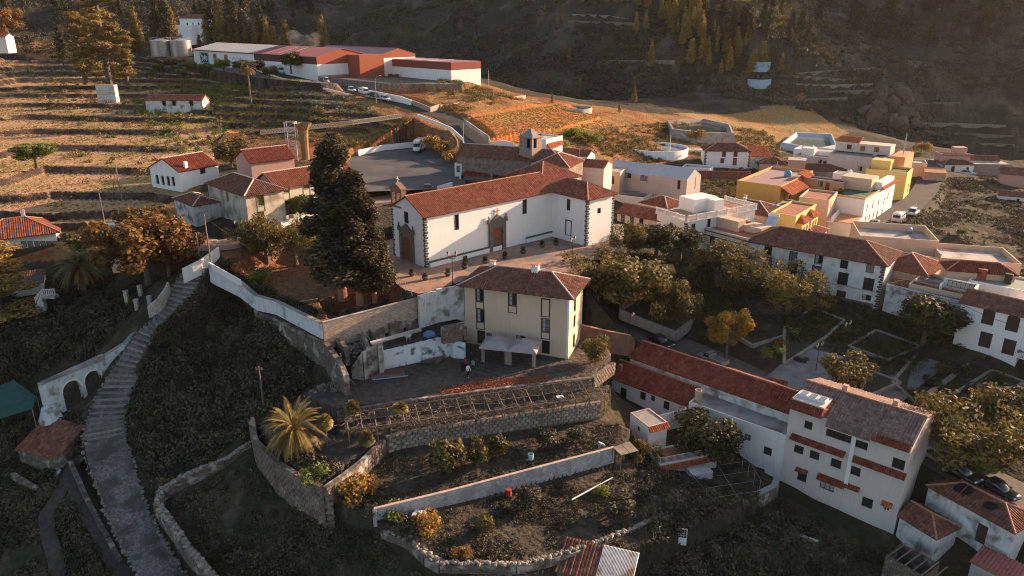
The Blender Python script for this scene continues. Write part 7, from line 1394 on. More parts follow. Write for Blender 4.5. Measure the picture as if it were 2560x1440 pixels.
# park trees (top pixel gives the height)
def tree_px(kind, label, px, py, z, top, **kw):
    b = PZ(px, py, z) if z is not None else G(px, py); d = proj(b)[2]; h = (py-top)/FPX*d/.95; return tree(kind, label, b, h, **kw)
for a in (
 ('round', 'dark round tree at the corner right of the church wall', 1640, 640, 2.2, 562, dict(wide=1.5)), ('round', 'dark clipped tree behind the balustrade house corner', 1700, 648, 1.2, 572, dict(wide=1.2, var=1)), ('pepper', 'tree with sunlit crest left of the church corner ramp', 1570, 640, 2.6, 560, dict()),
 ('pepper', 'dark tree mass with sunlit tips along its crest beside the plaza', 1490, 760, -1.8, 628, dict(wide=1.15, var=1)), ('round', 'dense dark tree in the middle of the plaza side group', 1555, 780, -2.4, 640, dict(wide=1.25, crown=L_oli)), ('pepper', 'golden tipped drooping tree at the street end of the plaza group', 1640, 800, -4.2, 690, dict(wide=1.15)), ('pepper', 'lower drooping tree just above the parked black car', 1690, 815, -5, 730, dict(var=1)),
 ('pepper', 'wide tree with bright crest in front of the black trimmed house', 1790, 725, -2.8, 612, dict(wide=1.35)), ('pepper', 'small tree touching the left corner of the long mansion', 1835, 720, -3, 640, dict(var=1)),
 ('pepper', 'large hanging tree with golden top in front of the mansion windows', 1968, 790, -4.8, 668, dict(wide=1.25, var=2)), ('golden', 'round golden leaved tree in the middle of the park', 1815, 888, -7, 772, dict(wide=.95)), ('round', 'big dense round tree standing before the flat fronted house', 2305, 868, -6.2, 738, dict(wide=1.25, var=2)),
 ('round', 'round golden rimmed shrub tree behind the apartment house roof', 2115, 985, -8, 888, dict(wide=1.25, crown=L_oli)), ('pepper', 'big dark tree with golden left edge beside the tall apartment house', 2440, 1170, -9.6, 990, dict(wide=1.5, var=1)), ('round', 'great dark tree filling the right edge by the parked cars', 2550, 1130, -9.4, 985, dict(wide=1.5)), ('pepper', 'bright yellow green tree top above the apartment house side wall', 2370, 1060, -8.8, 985, dict(crown=L_gold)),
 ('round', 'sunlit bushy tree in the corner by the garden pavilion', 1488, 915, -4, 838, dict(wide=.95, crown=L_oli, var=1)), ('round', 'round dark tree between the terrace and the flat roofed house', 1758, 1165, -13.4, 1035, dict(wide=1.25, var=1)), ('round', 'dark shrub at the right edge below the arched windows', 2555, 915, -6.5, 858, dict()),
 ('pepper', 'drooping grey green tree in the shade below the plaza', 1600, 1150+30, -12, 1100, dict()) ,
 ('autumn', 'large orange plane tree by the old manor street', 372, 700, 3.4, 520, dict(wide=1.3)), ('autumn', 'right half of the orange plane pair with greener skirt', 425, 690, 4.2, 545, dict(wide=1.05, var=1)), ('pepper', 'yellow green tree in front of the manor corner', 668, 650, 5.4, 548, dict(wide=1.2)), ('pepper', 'darker tree between the manor and the tall cypress', 740, 655, 5, 555, dict(wide=1.0, var=1)),
 ('oldpine', 'bright golden pine cut by the left edge of the view', 5, 800, -2.5, 600, dict(wide=2.6)), ('round', 'umbrella shaped tree between the arcade house and the barns', 580, 425, 9.6, 352, dict(wide=1.3, crown=L_oli)), ('bare', 'bare reddish tree beside the white scaffold', 690, 415, 10, 345, dict(wide=1.2)), ('round', 'dark tree hiding the middle of the bottling hall', 728, 180, 24.4, 133, dict(wide=1.1)), ('bare', 'pale bare tree before the brown roofed barn', 1900, 440, 0, 385, dict(wide=1.3)),
 ('round', 'young green tree trained over the manor gallery', 752, 555, 8.5, 488, dict(wide=.8, crown=L_lime)), ('autumn', 'orange tree at the far left edge of the hill', 22, 95, 31, 20, dict()), ('round', 'green bush like tree in the lowest terraces at left', 92, 415, 11.2, 358, dict(wide=1.7, crown=L_lime)), ('small', 'single small tree in the dark valley field', 2300, 585, None, 560, dict(crown=L_gold, wide=1.6)), ('small', 'pale flowering bush in the dark valley field', 2405, 590, None, 568, dict(crown=L_lime, wide=1.6))):
    tree_px(a[0], a[1], *a[2:6], **a[6])
for px, py, top, k, lb in ((1125, 1180, 1085, 1.3, 'tallest orange tree of the sunny trio'), (1192, 1165, 1095, 1.0, 'middle orange tree of the sunny trio'), (1243, 1145, 1078, 1.0, 'right orange tree of the sunny trio'), (1365, 1120, 1065, 1.5, 'shaded flowering bush by the ashlar wall'), (1330, 1270, 1205, 1.2, 'leafy dark fruit tree below the block wall'), (1215, 1330, 1280, 1.2, 'thin grey fruit tree in the lower field'), (1540, 1290, 1225, 1.6, 'shaded fig tree in the lower field'), (1450, 1105, 1062, 1.6, 'dark round bush at the end of the orchard')):
    tree_px('small', lb, px, py, None, top, wide=k, var=(px % 2), crown=L_oli if px < 1250 else L_scr)
for i, (px, py, z, h) in enumerate([(2350,930,-6.8,1.6),(2375,915,-6.7,1.4),(2400,935,-7,1.5),(2330,960,-7.3,1.3),(2290,990,-7.8,1.4),(2310,1010,-8,1.4),(2440,985,-7.8,1.5),(2000,905,-7,1.1),(1905,850,-6.4,1.3),(2150,900,-6.8,1.2),(2230,870,-6.4,1.3),(2035,800,-5,1.4),(1890,800,-5,1.5),(1720,790,-4.4,1.4),(2480,950,-7.4,1.5)]): tree('bush', 'clipped dark dome bush in the stone edged park beds', PZ(px, py, z), h, 'bush', 'box_bush', 'clipped bushes in the park', crown=L_dark, wide=1.3, var=i % 2)
# palms
palm('golden sunlit date palm on the curved bastion', PZ(742, 1130, -5.6), 3.0, .42, 4.3, 95, L_palmg, 3); palm('large shaded date palm with drooping fronds below the old house', PZ(212, 735, -.6), 4.6, .5, 5.0, 110, L_palm, 4)
palm('tall slender palm alone in the upper field', PZ(628, 258, 17.6), 10.3, .26, 3.5, 80, leafmat('rusty_palm_leaf', (.16, .09, .04), (.30, .18, .08), transl=.2), 5, name='tall_palm_tree')
for px, py, z, h, lb in ((885, 1062, -4.9, 2.3, 'left one of two spiky yuccas at the pergola end'), (1003, 1062, -4.8, 2.1, 'right one of two spiky yuccas at the pergola end'), (818, 1115, -5.4, 3.1, 'thin stemmed yucca beside the golden palm'), (918, 1112, -5.1, .8, 'small spiky plant on the orchard wall corner')): palm(lb, PZ(px, py, z), h, .13, 1.1, 60, L_palmg, px, name='yucca', skirt=False, up=1.2)
# pines on the hill
NUM = 'one two three four five six seven eight nine ten eleven twelve thirteen fourteen fifteen sixteen seventeen eighteen nineteen twenty twenty-one twenty-two twenty-three twenty-four twenty-five twenty-six twenty-seven twenty-eight twenty-nine thirty thirty-one thirty-two thirty-three thirty-four'.split(); PN = 'pines on the upper hillside'; L_spurp = leafmat('sunlit_spur_needles', (.20, .14, .04), (.46, .32, .10), (.30, .22, .06), sc=.3, transl=.3)  # spur needles have the sun painted into their colour
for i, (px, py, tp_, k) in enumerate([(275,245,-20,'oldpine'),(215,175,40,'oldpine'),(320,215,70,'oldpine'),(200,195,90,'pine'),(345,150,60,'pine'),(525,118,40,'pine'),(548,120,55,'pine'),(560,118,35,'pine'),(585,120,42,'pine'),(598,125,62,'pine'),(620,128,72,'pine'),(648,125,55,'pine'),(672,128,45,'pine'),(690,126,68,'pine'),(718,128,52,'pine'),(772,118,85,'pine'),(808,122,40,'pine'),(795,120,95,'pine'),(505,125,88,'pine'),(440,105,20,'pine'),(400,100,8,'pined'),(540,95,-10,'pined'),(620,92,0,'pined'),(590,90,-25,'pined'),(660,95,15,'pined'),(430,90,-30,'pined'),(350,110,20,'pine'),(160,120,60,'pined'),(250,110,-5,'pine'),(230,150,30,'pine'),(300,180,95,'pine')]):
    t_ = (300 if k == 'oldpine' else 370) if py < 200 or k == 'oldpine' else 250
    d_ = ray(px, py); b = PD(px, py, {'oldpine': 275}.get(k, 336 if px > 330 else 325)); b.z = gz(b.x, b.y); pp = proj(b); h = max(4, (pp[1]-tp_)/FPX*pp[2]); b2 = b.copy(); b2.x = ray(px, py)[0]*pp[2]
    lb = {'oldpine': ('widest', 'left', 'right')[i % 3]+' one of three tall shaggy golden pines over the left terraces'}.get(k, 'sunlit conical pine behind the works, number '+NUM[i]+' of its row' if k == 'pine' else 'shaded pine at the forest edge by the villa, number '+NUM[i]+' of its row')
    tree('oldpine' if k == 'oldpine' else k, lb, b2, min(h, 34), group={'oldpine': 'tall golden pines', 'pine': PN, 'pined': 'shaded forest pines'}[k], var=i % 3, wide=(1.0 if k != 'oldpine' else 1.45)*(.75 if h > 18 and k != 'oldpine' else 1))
rg = random.Random(9)
SP = [(1187,112,78),(1423,165,118),(1333,145,128),(1450,225,195),(1585,262,215),(1548,285,262),(1380,262,238),(1628,150,100),(1400,60,35),(1362,30,8)]
for i, (px, py, tp_) in enumerate(SP): b = G(px, py); h = (py-tp_)/FPX*proj(b)[2]; tree('pine', 'lone slender pine picked out by the sun on the dark mountainside', b, max(4, h), group='lone pines on the dark mountainside', var=i % 3, wide=.8)
for i in range(80):
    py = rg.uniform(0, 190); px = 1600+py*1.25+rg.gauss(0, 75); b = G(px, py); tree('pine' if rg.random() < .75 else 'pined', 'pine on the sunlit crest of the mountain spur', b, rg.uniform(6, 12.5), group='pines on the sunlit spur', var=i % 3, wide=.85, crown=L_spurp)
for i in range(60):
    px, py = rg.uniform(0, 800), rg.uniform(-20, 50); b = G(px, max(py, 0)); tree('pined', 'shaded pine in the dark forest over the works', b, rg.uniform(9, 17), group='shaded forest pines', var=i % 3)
for i in range(70):
    px, py = rg.uniform(1750, 2560), rg.uniform(0, 120); b = G(px, py); tree('pined', 'dim pine on the hazy far slope', b, rg.uniform(8, 14), group='pines on the hazy far slope', var=i % 3)
# individual shrubs seen in the sun
SH = [(650,702,4.2,2.4,L_lime,'bright green bush hanging over the white garden wall'),(790,1200,-5.6,1.8,L_lime,'green creeper bush on the tip of the bastion'),(1060,1325,None,2.0,L_gold,'yellow sunlit sapling beside the white crate'),(990,1290,None,1.6,L_lime,'green bush against the left end of the block wall'),(905,1245,None,2.4,L_gold,'yellow and bare twig bush at the block wall corner'),(1155,1395,None,1.2,L_gold,'tiny yellow plant among the rubble stones'),(1500,1238,None,1.2,L_lime,'small pale plant in the lower field'),(1935,895,-7.1,2.0,L_lime,'clipped yellow green bush in the park bed'),(1948,868,-6.8,1.8,L_gold,'dome shaped bush in the park bed'),(2440,1165,-9.5,2.6,L_lime,'lime green shrub behind the parked black car'),(1975,840,-6,1.6,L_lime,'small lit bush by the stone bed corner'),(210,620,4.5,3.2,L_oli,'pale leaved tree behind the shaded palm'),(330,165,None,2.5,L_lime,'bush'),(1110,380,10.5,3.0,L_gold,'golden bushes on the bank between parking lot and road'),(1075,365,11.5,2.8,L_gold,'upper golden bush by the parked motorhome'),(1130,400,10.2,2.6,L_gold,'lower golden bush near the parking entrance'),(1430,345,9.5,3.4,L_lime,'bright green garden trees behind the bell tower'),(1480,352,9,3.0,L_lime,'second bright green garden tree behind the bell tower'),(1410,372,8.6,2.6,L_lime,'lime bush beside the presbytery porch'),(1740,345,6.5,3.0,L_gold,'golden bush beside the reservoir bank'),(2305,378,-1,3.2,L_gold,'yellow tree behind the orange apartment end'),(2290,395,-1,2.4,L_lime,'green bush behind the orange apartment end'),(1815,385,4.6,2.2,L_lime,'green bush above the brown hip roof')]
for i, (px, py, z, h, m_, lb) in enumerate(SH):
    if lb == 'bush': lb = 'green bush at the foot of the tall golden pines'
    tree('bush', lb, PZ(px, py, z) if z is not None else G(px, py), h, 'bush', crown=m_, var=i % 2, wide=1.15)
# planters on the plaza: pots with small bushes and posts
for i, (px, py) in enumerate([(1030,690),(1063,700),(1120,690),(1162,672),(1163,658),(1213,658),(1262,647),(1308,634),(1355,618),(1390,612)]):
    c = PZ(px, py, 5); t = thing('plaza_planter', 'round stone planter with a dark little bush on the sunlit plaza', 'planter', c, 0, 'planters on the plaza'); q = MB(); q.lathe([(.28, 0), (.5, .35), (.52, .5), (.4, .5), (0, .42)], n=10); q.build('pot', stone_dk, t, True); me = crown_mesh('bush', [(0, 0, .85, .4, .4, .38)], 260, .09, L_dark); place_mesh('bush', me, t)
# ---------------------------------------------------------------- ground cover: scrub, grass, hedge lines (nobody could count them)
def scatter(name, region, n, size, nleaf, m, leaf=.12, hmul=.55, seed=1, dens=None, label=None, clump=None, avoid=True):
    rs_ = np.random.RandomState(seed); xs = np.array([p[0] for p in region]); ys = np.array([p[1] for p in region]); X = []; Y = []; tot = 0
    while tot < n:
        x = rs_.uniform(xs.min(), xs.max(), n*3); y = rs_.uniform(ys.min(), ys.max(), n*3); k = inside(x, y, region)
        if clump: k &= fbm(x, y, clump, 3, 2) > rs_.uniform(-.25, .3, len(x))
        if avoid:
            for rd in ROADW.values(): d_, _, w2 = polydist(x, y, rd); k &= d_ > w2/2+.3
            for f in FOOT: k &= ~inside(x, y, f)
        X.append(x[k]); Y.append(y[k]); tot += k.sum()
        if len(X) > 8: break
    x = np.concatenate(X)[:n]; y = np.concatenate(Y)[:n]; z = height(x, y); n = len(x)
    s_ = size*rs_.uniform(.5, 1.4, n); d = rs_.normal(size=(n, nleaf, 3)); d /= np.linalg.norm(d, axis=2)[..., None]; d[..., 2] = np.abs(d[..., 2])*hmul; rr = rs_.uniform(.5, 1.05, (n, nleaf, 1))
    P = np.stack([x, y, z], 1)[:, None]+d*rr*s_[:, None, None]; V, F = leaf_cloud(P.reshape(-1, 3), d.reshape(-1, 3), leaf, .6, rs_); V = V.astype(np.float32)
    o = bpy.data.objects.new(name, np_mesh(name, V, F, m)); COL.objects.link(o); return tag(o, label, None, kind='stuff')
FOOT = []
for o in SC.objects:
    if o.type == 'EMPTY' and o.parent is None and o.get('category') and any(c.name.startswith('wall') for c in o.children):
        cs = [Vector(v) for c in o.children if c.name.startswith('wall') and c.type == 'MESH' for v in c.bound_box]
        x0, x1, y0, y1 = min(v.x for v in cs)-.2, max(v.x for v in cs)+.2, min(v.y for v in cs)-.2, max(v.y for v in cs)+.2
        cr, sr = math.cos(o.rotation_euler.z), math.sin(o.rotation_euler.z); FOOT.append([(o.location.x+x*cr-y*sr, o.location.y+x*sr+y*cr) for x, y in ((x0, y0), (x1, y0), (x1, y1), (x0, y1))])
FOOT += [PADW['plaza'], PADW['parking']]
Z = lambda pts: [tuple(PZ(*p)) for p in pts]
scatter('slope_scrub', Z([(520,690,3),(640,770,0),(800,850,-1),(860,940,-3.5),(640,1040,-6),(620,1110,-9),(400,1240,-12),(330,1100,-9.5),(320,960,-6),(420,800,0)]), 5200, .75, 40, L_scr, .15, .9, 1, clump=9)
scatter('slope_scrub', Z([(-60,700,0),(250,700,0),(400,700,3),(330,830,-2),(150,960,-7),(-60,1000,-8)]), 2600, .75, 36, L_scr, .15, .9, 2, clump=7)
scatter('slope_scrub', Z([(-60,1020,-8),(200,1060,-10),(260,1300,-13),(420,1480,-15),(-60,1480,-17)]), 1900, .7, 36, L_scr, .15, .9, 3, clump=6)
scatter('field_weeds', Z([(420,1240,-10.8),(640,1130,-8.5),(900,1260,-10),(1180,1440,-12),(560,1480,-13)]), 4200, .3, 16, L_scr, .09, .7, 4, clump=3)
scatter('field_weeds', Z([(935,1326,-8.6),(1535,1165,-8.9),(1900,1240,-12),(1700,1480,-13),(1200,1480,-11.5)]), 3000, .3, 14, L_scr, .09, .7, 5, clump=3)
scatter('field_weeds', Z([(840,1230,-7.2),(970,1140,-6.9),(1560,1050,-7),(1530,1125,-7.4),(940,1280,-7.3)]), 1500, .22, 12, L_scr, .08, .7, 6, clump=3)
scatter('garden_scrub', Z([(1600,1200,-13),(1950,1250,-14),(2240,1380,-15.5),(2250,1480,-17),(1600,1480,-14)]), 2600, .5, 26, L_scr, .12, .9, 7, clump=5)
scatter('park_shrubbery', Z([(1480,760,-2),(1560,640,2.5),(1860,640,-1),(2200,790,-4.5),(2560,900,-6.5),(2560,1080,-9),(2300,1060,-9),(2060,900,-7),(1860,860,-6.6),(1650,820,-5)]), 3600, .6, 32, L_dark, .12, .8, 8, clump=6)
scatter('slope_bushes', Z([(520,700,3),(640,775,0),(800,850,-1),(850,940,-3.5),(640,1040,-6),(600,1110,-7.5),(400,1220,-11),(335,1100,-9.5),(330,960,-6),(420,810,0)]), 420, 1.15, 60, L_scr, .21, 1.0, 51, clump=12)
scatter('slope_bushes', Z([(-60,720,0),(250,720,-1),(330,830,-2),(100,940,-6),(-60,960,-8)]), 260, 1.15, 60, L_scr, .21, 1.0, 52); scatter('slope_bushes', Z([(430,1240,-11),(640,1150,-9),(900,1270,-10),(1150,1440,-12),(560,1460,-13)]), 150, .9, 60, L_scr, .15, 1.0, 53, clump=5); scatter('slope_bushes', Z([(1600,1260,-11),(1950,1270,-13.5),(2150,1370,-15),(2100,1470,-16),(1650,1470,-14)]), 170, 1.0, 70, L_scr, .16, 1.0, 54)
scatter('vine_leaves', Z([(870,1030,-2.8),(1480,948,-2.8),(1500,985,-2.8),(870,1072,-2.8)]), 260, .5, 7, L_scr, .1, .3, 55)
for o_ in [SC.objects[n_] for n_ in SC.objects.keys() if n_.startswith('vine_leaves')]: o_.location.z = 1.95
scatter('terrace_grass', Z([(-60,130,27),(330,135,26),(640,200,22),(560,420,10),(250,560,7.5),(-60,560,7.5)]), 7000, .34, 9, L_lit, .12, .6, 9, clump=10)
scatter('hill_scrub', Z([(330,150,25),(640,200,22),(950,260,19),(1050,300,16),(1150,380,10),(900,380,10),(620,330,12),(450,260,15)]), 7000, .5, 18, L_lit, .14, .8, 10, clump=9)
scatter('hill_green_bushes', Z([(330,150,25),(640,190,23.5),(560,330,12),(450,420,10),(330,250,16)]), 260, 1.3, 60, L_lime, .22, .9, 11, clump=12)
scatter('hill_dark_bushes', Z([(60,160,22),(640,190,23.5),(960,270,18),(700,420,10),(250,560,7)]), 300, 1.2, 60, L_lit, .22, .9, 12, clump=12)
scatter('cactus_patch', Z([(700,215,21),(900,235,20.6),(950,270,18),(760,265,18)]), 500, .7, 14, L_grey, .18, .9, 13, clump=6)
scatter('allotment_bushes', Z([(1090,210,21),(1310,240,18),(1110,270,18.5)]), 500, .9, 36, L_lit, .16, .9, 14, clump=6); scatter('allotment_bushes', Z([(1400,340,9.5),(1690,300,8),(1930,330,3),(1960,400,1.5),(1720,400,3),(1480,420,6)]), 1500, .9, 36, L_oli, .16, .9, 15, clump=8)
scatter('red_field_grass', Z([(1110,290,17.5),(1400,255,15.5),(1530,300,11),(1600,330,9),(1240,395,9)]), 4500, .3, 8, L_lit, .12, .5, 16)
scatter('valley_weeds', Z([(2100,600,-3),(2300,460,-2),(2600,440,-4),(2600,700,-5),(2200,640,-4)]), 3600, .5, 20, L_scr, .13, .8, 17, clump=8); scatter('village_bushes', Z([(1740,440,2.5),(2000,420,0),(1950,560,-.5),(1780,520,.8)]), 500, .9, 36, L_oli, .16, .9, 18)
# mountainside thicket
def far_scrub(name, n, a0, a1, r0, r1, size, m, seed, leaf, nl=14, clump=40):
    rs_ = np.random.RandomState(seed); az = np.radians(rs_.uniform(a0, a1, n*2)); E = np.interp(np.degrees(az), EAZ, ERR); rr = E+r0+(r1-r0)*rs_.rand(n*2)**1.15; x = np.sin(az)*rr; y = np.cos(az)*rr; k = fbm(x, y, clump, 3, 1) > rs_.uniform(-.3, .25, n*2); x, y = x[k][:n], y[k][:n]; n = len(x); z = height(x, y)
    s_ = size*rs_.uniform(.5, 1.5, n)*(1+((np.hypot(x, y)-300)/700)); d = rs_.normal(size=(n, nl, 3)); d /= np.linalg.norm(d, axis=2)[..., None]; d[..., 2] = np.abs(d[..., 2]); P = np.stack([x, y, z], 1)[:, None]+d*s_[:, None, None]*rs_.uniform(.5, 1, (n, nl, 1))
    V, F = leaf_cloud(P.reshape(-1, 3), d.reshape(-1, 3), leaf, .7, rs_); o = bpy.data.objects.new(name, np_mesh(name, V, F, m)); COL.objects.link(o); return tag(o, kind='stuff')
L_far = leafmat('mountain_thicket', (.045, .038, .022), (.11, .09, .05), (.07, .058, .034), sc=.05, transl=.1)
far_scrub('mountain_thicket', 34000, -36, 37, 22, 420, 1.5, L_far, 21, .42, 15, 22)
scatter('spur_shrubs', [(135,320),(135,380),(110,460),(80,560),(20,640),(20,560),(60,440),(75,380),(85,330)], 2600, 1.5, 20, leafmat('sunny_spur_shrubs', (.22, .14, .045), (.45, .32, .10), (.28, .22, .06), sc=.08, transl=.25), .42, .9, 41, clump=30, avoid=False)  # spur sunlight put into the shrub colour
for px, py, h, m_ in ((560,172,4.5,L_lime),(600,176,4.5,L_dark),(640,182,5,L_dark),(520,178,4,L_lime),(480,172,4,L_lime),(675,190,4,L_dark),(430,165,4,L_oli),(540,190,3,L_lime),(455,185,3,L_lime),(395,175,3.5,L_lime)): b = G(px, py+6); tree('round', 'leafy green shrub in the row below the mural wall', b, h, 'bush', 'tall_shrub', 'shrub row below the works', crown=m_, wide=1.5)
# ---------------------------------------------------------------- vehicles
car_glass = mat('car_glass', (.03, .035, .04), rough=.08, spec=.8, var=.1); tyre = mat('tyre_rubber', (.02, .02, .02), var=.1); rimm = mat('wheel_rim', (.4, .4, .4), rough=.4, metal=.6)
def cpaint(n, c): return mat(n, c, rough=.28, spec=.6, var=.03)
P_white = cpaint('white_car_paint', (.68, .68, .67)); P_black = cpaint('black_car_paint', (.015, .016, .018)); P_silver = cpaint('silver_car_paint', (.33, .36, .40)); P_grey = cpaint('dull_grey_car_paint', (.26, .25, .24))
def wheels(t, xs, y, r, w_=.2):
    for x in xs:
        for s in (-1, 1): q = MB(); q.tube((x, s*y-w_/2, r), (x, s*y+w_/2, r), r, n=12); o = q.build('wheel', tyre, t); q = MB(); q.tube((x, s*(y+w_/2-.01), r), (x, s*(y+w_/2+.015), r), r*.58, n=10); q.build('rim', rimm, o)
def loft(q, secs):
    """cross sections along x: (x, half width low, half width top, z low, z top) joined into a skin"""
    V = []; F = []
    for (x, a, b, z0, z1) in secs: zm = z0+(z1-z0)*.55; V += [(x, -a*.96, z0), (x, -a, zm), (x, -b, z1), (x, b, z1), (x, a, zm), (x, a*.96, z0)]
    for i in range(len(secs)-1):
        for k in range(6): a, b = i*6+k, i*6+(k+1) % 6; F.append((a, b, b+6, a+6))
    n = len(secs); F += [tuple(range(6))[::-1], tuple(range((n-1)*6, n*6))]; q.add(V, F); return q
def vehicle(name, label, cat, px, py, z, hd, kind, paint, group=None):
    p = PZ(px, py, z); p.z += .02; t = thing(name, label, cat, p, R(hd), group)
    if kind in ('hatch', 'sedan', 'suv'):
        L, W2, H, hb = {'hatch': (3.9, .84, 1.45, .78), 'sedan': (4.4, .87, 1.42, .8), 'suv': (4.7, .93, 1.7, .98)}[kind]
        q = MB(); loft(q, [(-L/2, W2*.82, W2*.8, .42, hb*.92), (-L/2+.25, W2*.97, W2*.9, .28, hb*1.0), (-L/2+.9, W2, W2*.93, .25, hb*1.03), (L*.1, W2, W2*.93, .25, hb*1.03), (L*.2, W2, W2*.9, .25, hb), (L/2-.35, W2*.95, W2*.82, .28, hb*.88), (L/2, W2*.78, W2*.7, .4, hb*.72)]); q.build('body', paint, t, True)
        r0, r1 = (-L*.42, L*.02) if kind != 'sedan' else (-L*.24, L*.03); b0, b1 = (-L/2+.12, L*.25) if kind != 'sedan' else (-L*.40, L*.22)
        q = MB(); loft(q, [(b0, W2*.9, W2*.9, hb, hb+.02), (r0, W2*.92, W2*.76, hb, H-.02), ((r0+r1)/2, W2*.92, W2*.78, hb, H), (r1, W2*.92, W2*.74, hb, H-.03), (b1, W2*.88, W2*.86, hb, hb+.02)]); q.build('cabin_glass', car_glass, t, True)
        q = MB(); q.box(r0+.02, r1-.02, -W2*.7, W2*.7, H-.01, H+.035); q.build('roof', paint, t)
        for s in (-1, 1):
            q = MB(); q.box(L/2-.25, L/2-.04, s*W2*.62-.16, s*W2*.62+.16, hb*.68, hb*.82); q.build('headlight', metal_w, t); q = MB(); q.box(-L/2-.01, -L/2+.08, s*W2*.66-.12, s*W2*.66+.12, hb*.72, hb*.92); q.build('tail_light', mat('red_lamp', (.35, .02, .02), rough=.3), t)
            q = MB(); q.box((r0+r1)/2-.03, (r0+r1)/2+.03, s*W2*.78-.02, s*W2*.93+.01, hb, H-.02); q.build('door_pillar', paint, t); q = MB(); q.box(L*.14, L*.19, s*(W2+.02)-.08, s*(W2+.02)+.08, hb, hb+.14); q.build('mirror', paint, t)
        wheels(t, (-L*.31, L*.31), W2-.12, .31 if kind != 'suv' else .36)
    elif kind == 'van':
        L, W2, H = 4.9, .95, 2.0; q = MB(); loft(q, [(-L/2, W2*.95, W2*.86, .35, H-.08), (-L/2+.15, W2, W2*.9, .3, H), (L*.18, W2, W2*.9, .3, H), (L*.3, W2, W2*.84, .3, H-.25), (L*.42, W2*.97, W2*.86, .3, 1.1), (L/2, W2*.85, W2*.8, .35, .85)]); q.build('body', paint, t, True)
        q = MB(); q.add([(L*.29, -W2*.8, 1.74), (L*.29, W2*.8, 1.74), (L*.415, W2*.86, 1.14), (L*.415, -W2*.86, 1.14)], [(0, 1, 2, 3)])
        for v in range(4): pass
        q.v = [(x+.03, y, z+.03) for x, y, z in q.v]; q.build('windscreen', car_glass, t); q = MB(); q.box(-L/2-.03, -L/2+.01, -W2*.75, W2*.75, 1.15, 1.75); q.build('rear_window', car_glass, t)
        for s in (-1, 1):
            for x0, x1 in ((-2.0, -.9), (-.8, .2), (.3, 1.15)): q = MB(); q.box(x0, x1, s*(W2*.965)-.02, s*(W2*.965)+.02, 1.15, 1.7); q.build('side_window', car_glass, t)
        wheels(t, (-1.5, 1.55), W2-.12, .34)
    elif kind in ('truck', 'motorhome'):
        L = 6.2; q = MB(); q.box(-L/2, 1.1, -1.05, 1.05, .75, 3.0); q.build('cargo_box', paint, t); q = MB(); loft(q, [(1.12, .98, .9, .5, 2.2), (1.9, .98, .88, .5, 2.15), (2.6, .96, .86, .5, 1.35), (3.1, .85, .8, .55, 1.05)]); q.build('cab', paint, t, True)
        q = MB(); q.add([(1.95, -.8, 2.12), (1.95, .8, 2.12), (2.62, .82, 1.42), (2.62, -.82, 1.42)], [(0, 1, 2, 3)]); q.v = [(x+.04, y, z+.03) for x, y, z in q.v]; q.build('windscreen', car_glass, t)
        for s in (-1, 1): q = MB(); q.box(1.25, 1.95, s*.97-.02, s*.97+.02, 1.35, 1.95); q.build('side_window', car_glass, t)
        if kind == 'motorhome': q = MB(); loft(q, [(.9, 1.04, .98, 2.3, 3.0), (2.0, 1.0, .9, 2.25, 2.9), (2.5, .9, .8, 2.3, 2.6)]); q.build('overcab', paint, t, True); q = MB(); q.box(-2.2, -.9, -1.08, -1.05, 1.6, 2.3); q.box(-2.2, -.9, 1.05, 1.08, 1.6, 2.3); q.build('side_window', car_glass, t); q = MB(); q.box(-1.8, -1.0, -.4, .4, 3.0, 3.15); q.build('roof_hatch', metal_g, t)
        wheels(t, (-1.9, 2.2), .92, .38)
    elif kind == 'pickup':
        L = 4.9; q = MB(); loft(q, [(.2, .85, .8, .4, 1.0), (.6, .86, .8, .35, 1.02), (1.4, .86, .8, .35, 1.0), (2.2, .82, .75, .4, .92), (2.45, .75, .7, .45, .8)]); q.build('body', paint, t, True); q = MB(); loft(q, [(.15, .8, .7, .95, 1.62), (.8, .8, .7, .95, 1.65), (1.35, .78, .74, .95, 1.02)]); q.build('cabin_glass', car_glass, t, True); q = MB(); q.box(.15, .85, -.68, .68, 1.6, 1.68); q.build('roof', paint, t)
        q = MB(); q.box(-2.45, .1, -.86, .86, .62, .7); q.box(-2.45, .1, -.86, -.8, .7, 1.15); q.box(-2.45, .1, .8, .86, .7, 1.15); q.box(-2.45, -2.39, -.8, .8, .7, 1.15); q.box(.04, .1, -.8, .8, .7, 1.5); q.build('load_bed', mat('worn_bed_paint', (.30, .27, .24), var=.25), t)
        for x in (-2.3, -1.1, 0): q = MB(); q.box(x-.03, x+.03, -.9, -.84, .7, 1.45); q.box(x-.03, x+.03, .84, .9, .7, 1.45); q.build('stake', metal_g, t)
        wheels(t, (-1.6, 1.6), .74, .33)
    return t
def hdg(a, b, z=0): p, q = PZ(*a, z), PZ(*b, z); return math.degrees(math.atan2(q.y-p.y, q.x-p.x))
hr = hdg((700, 188), (950, 243), 21)
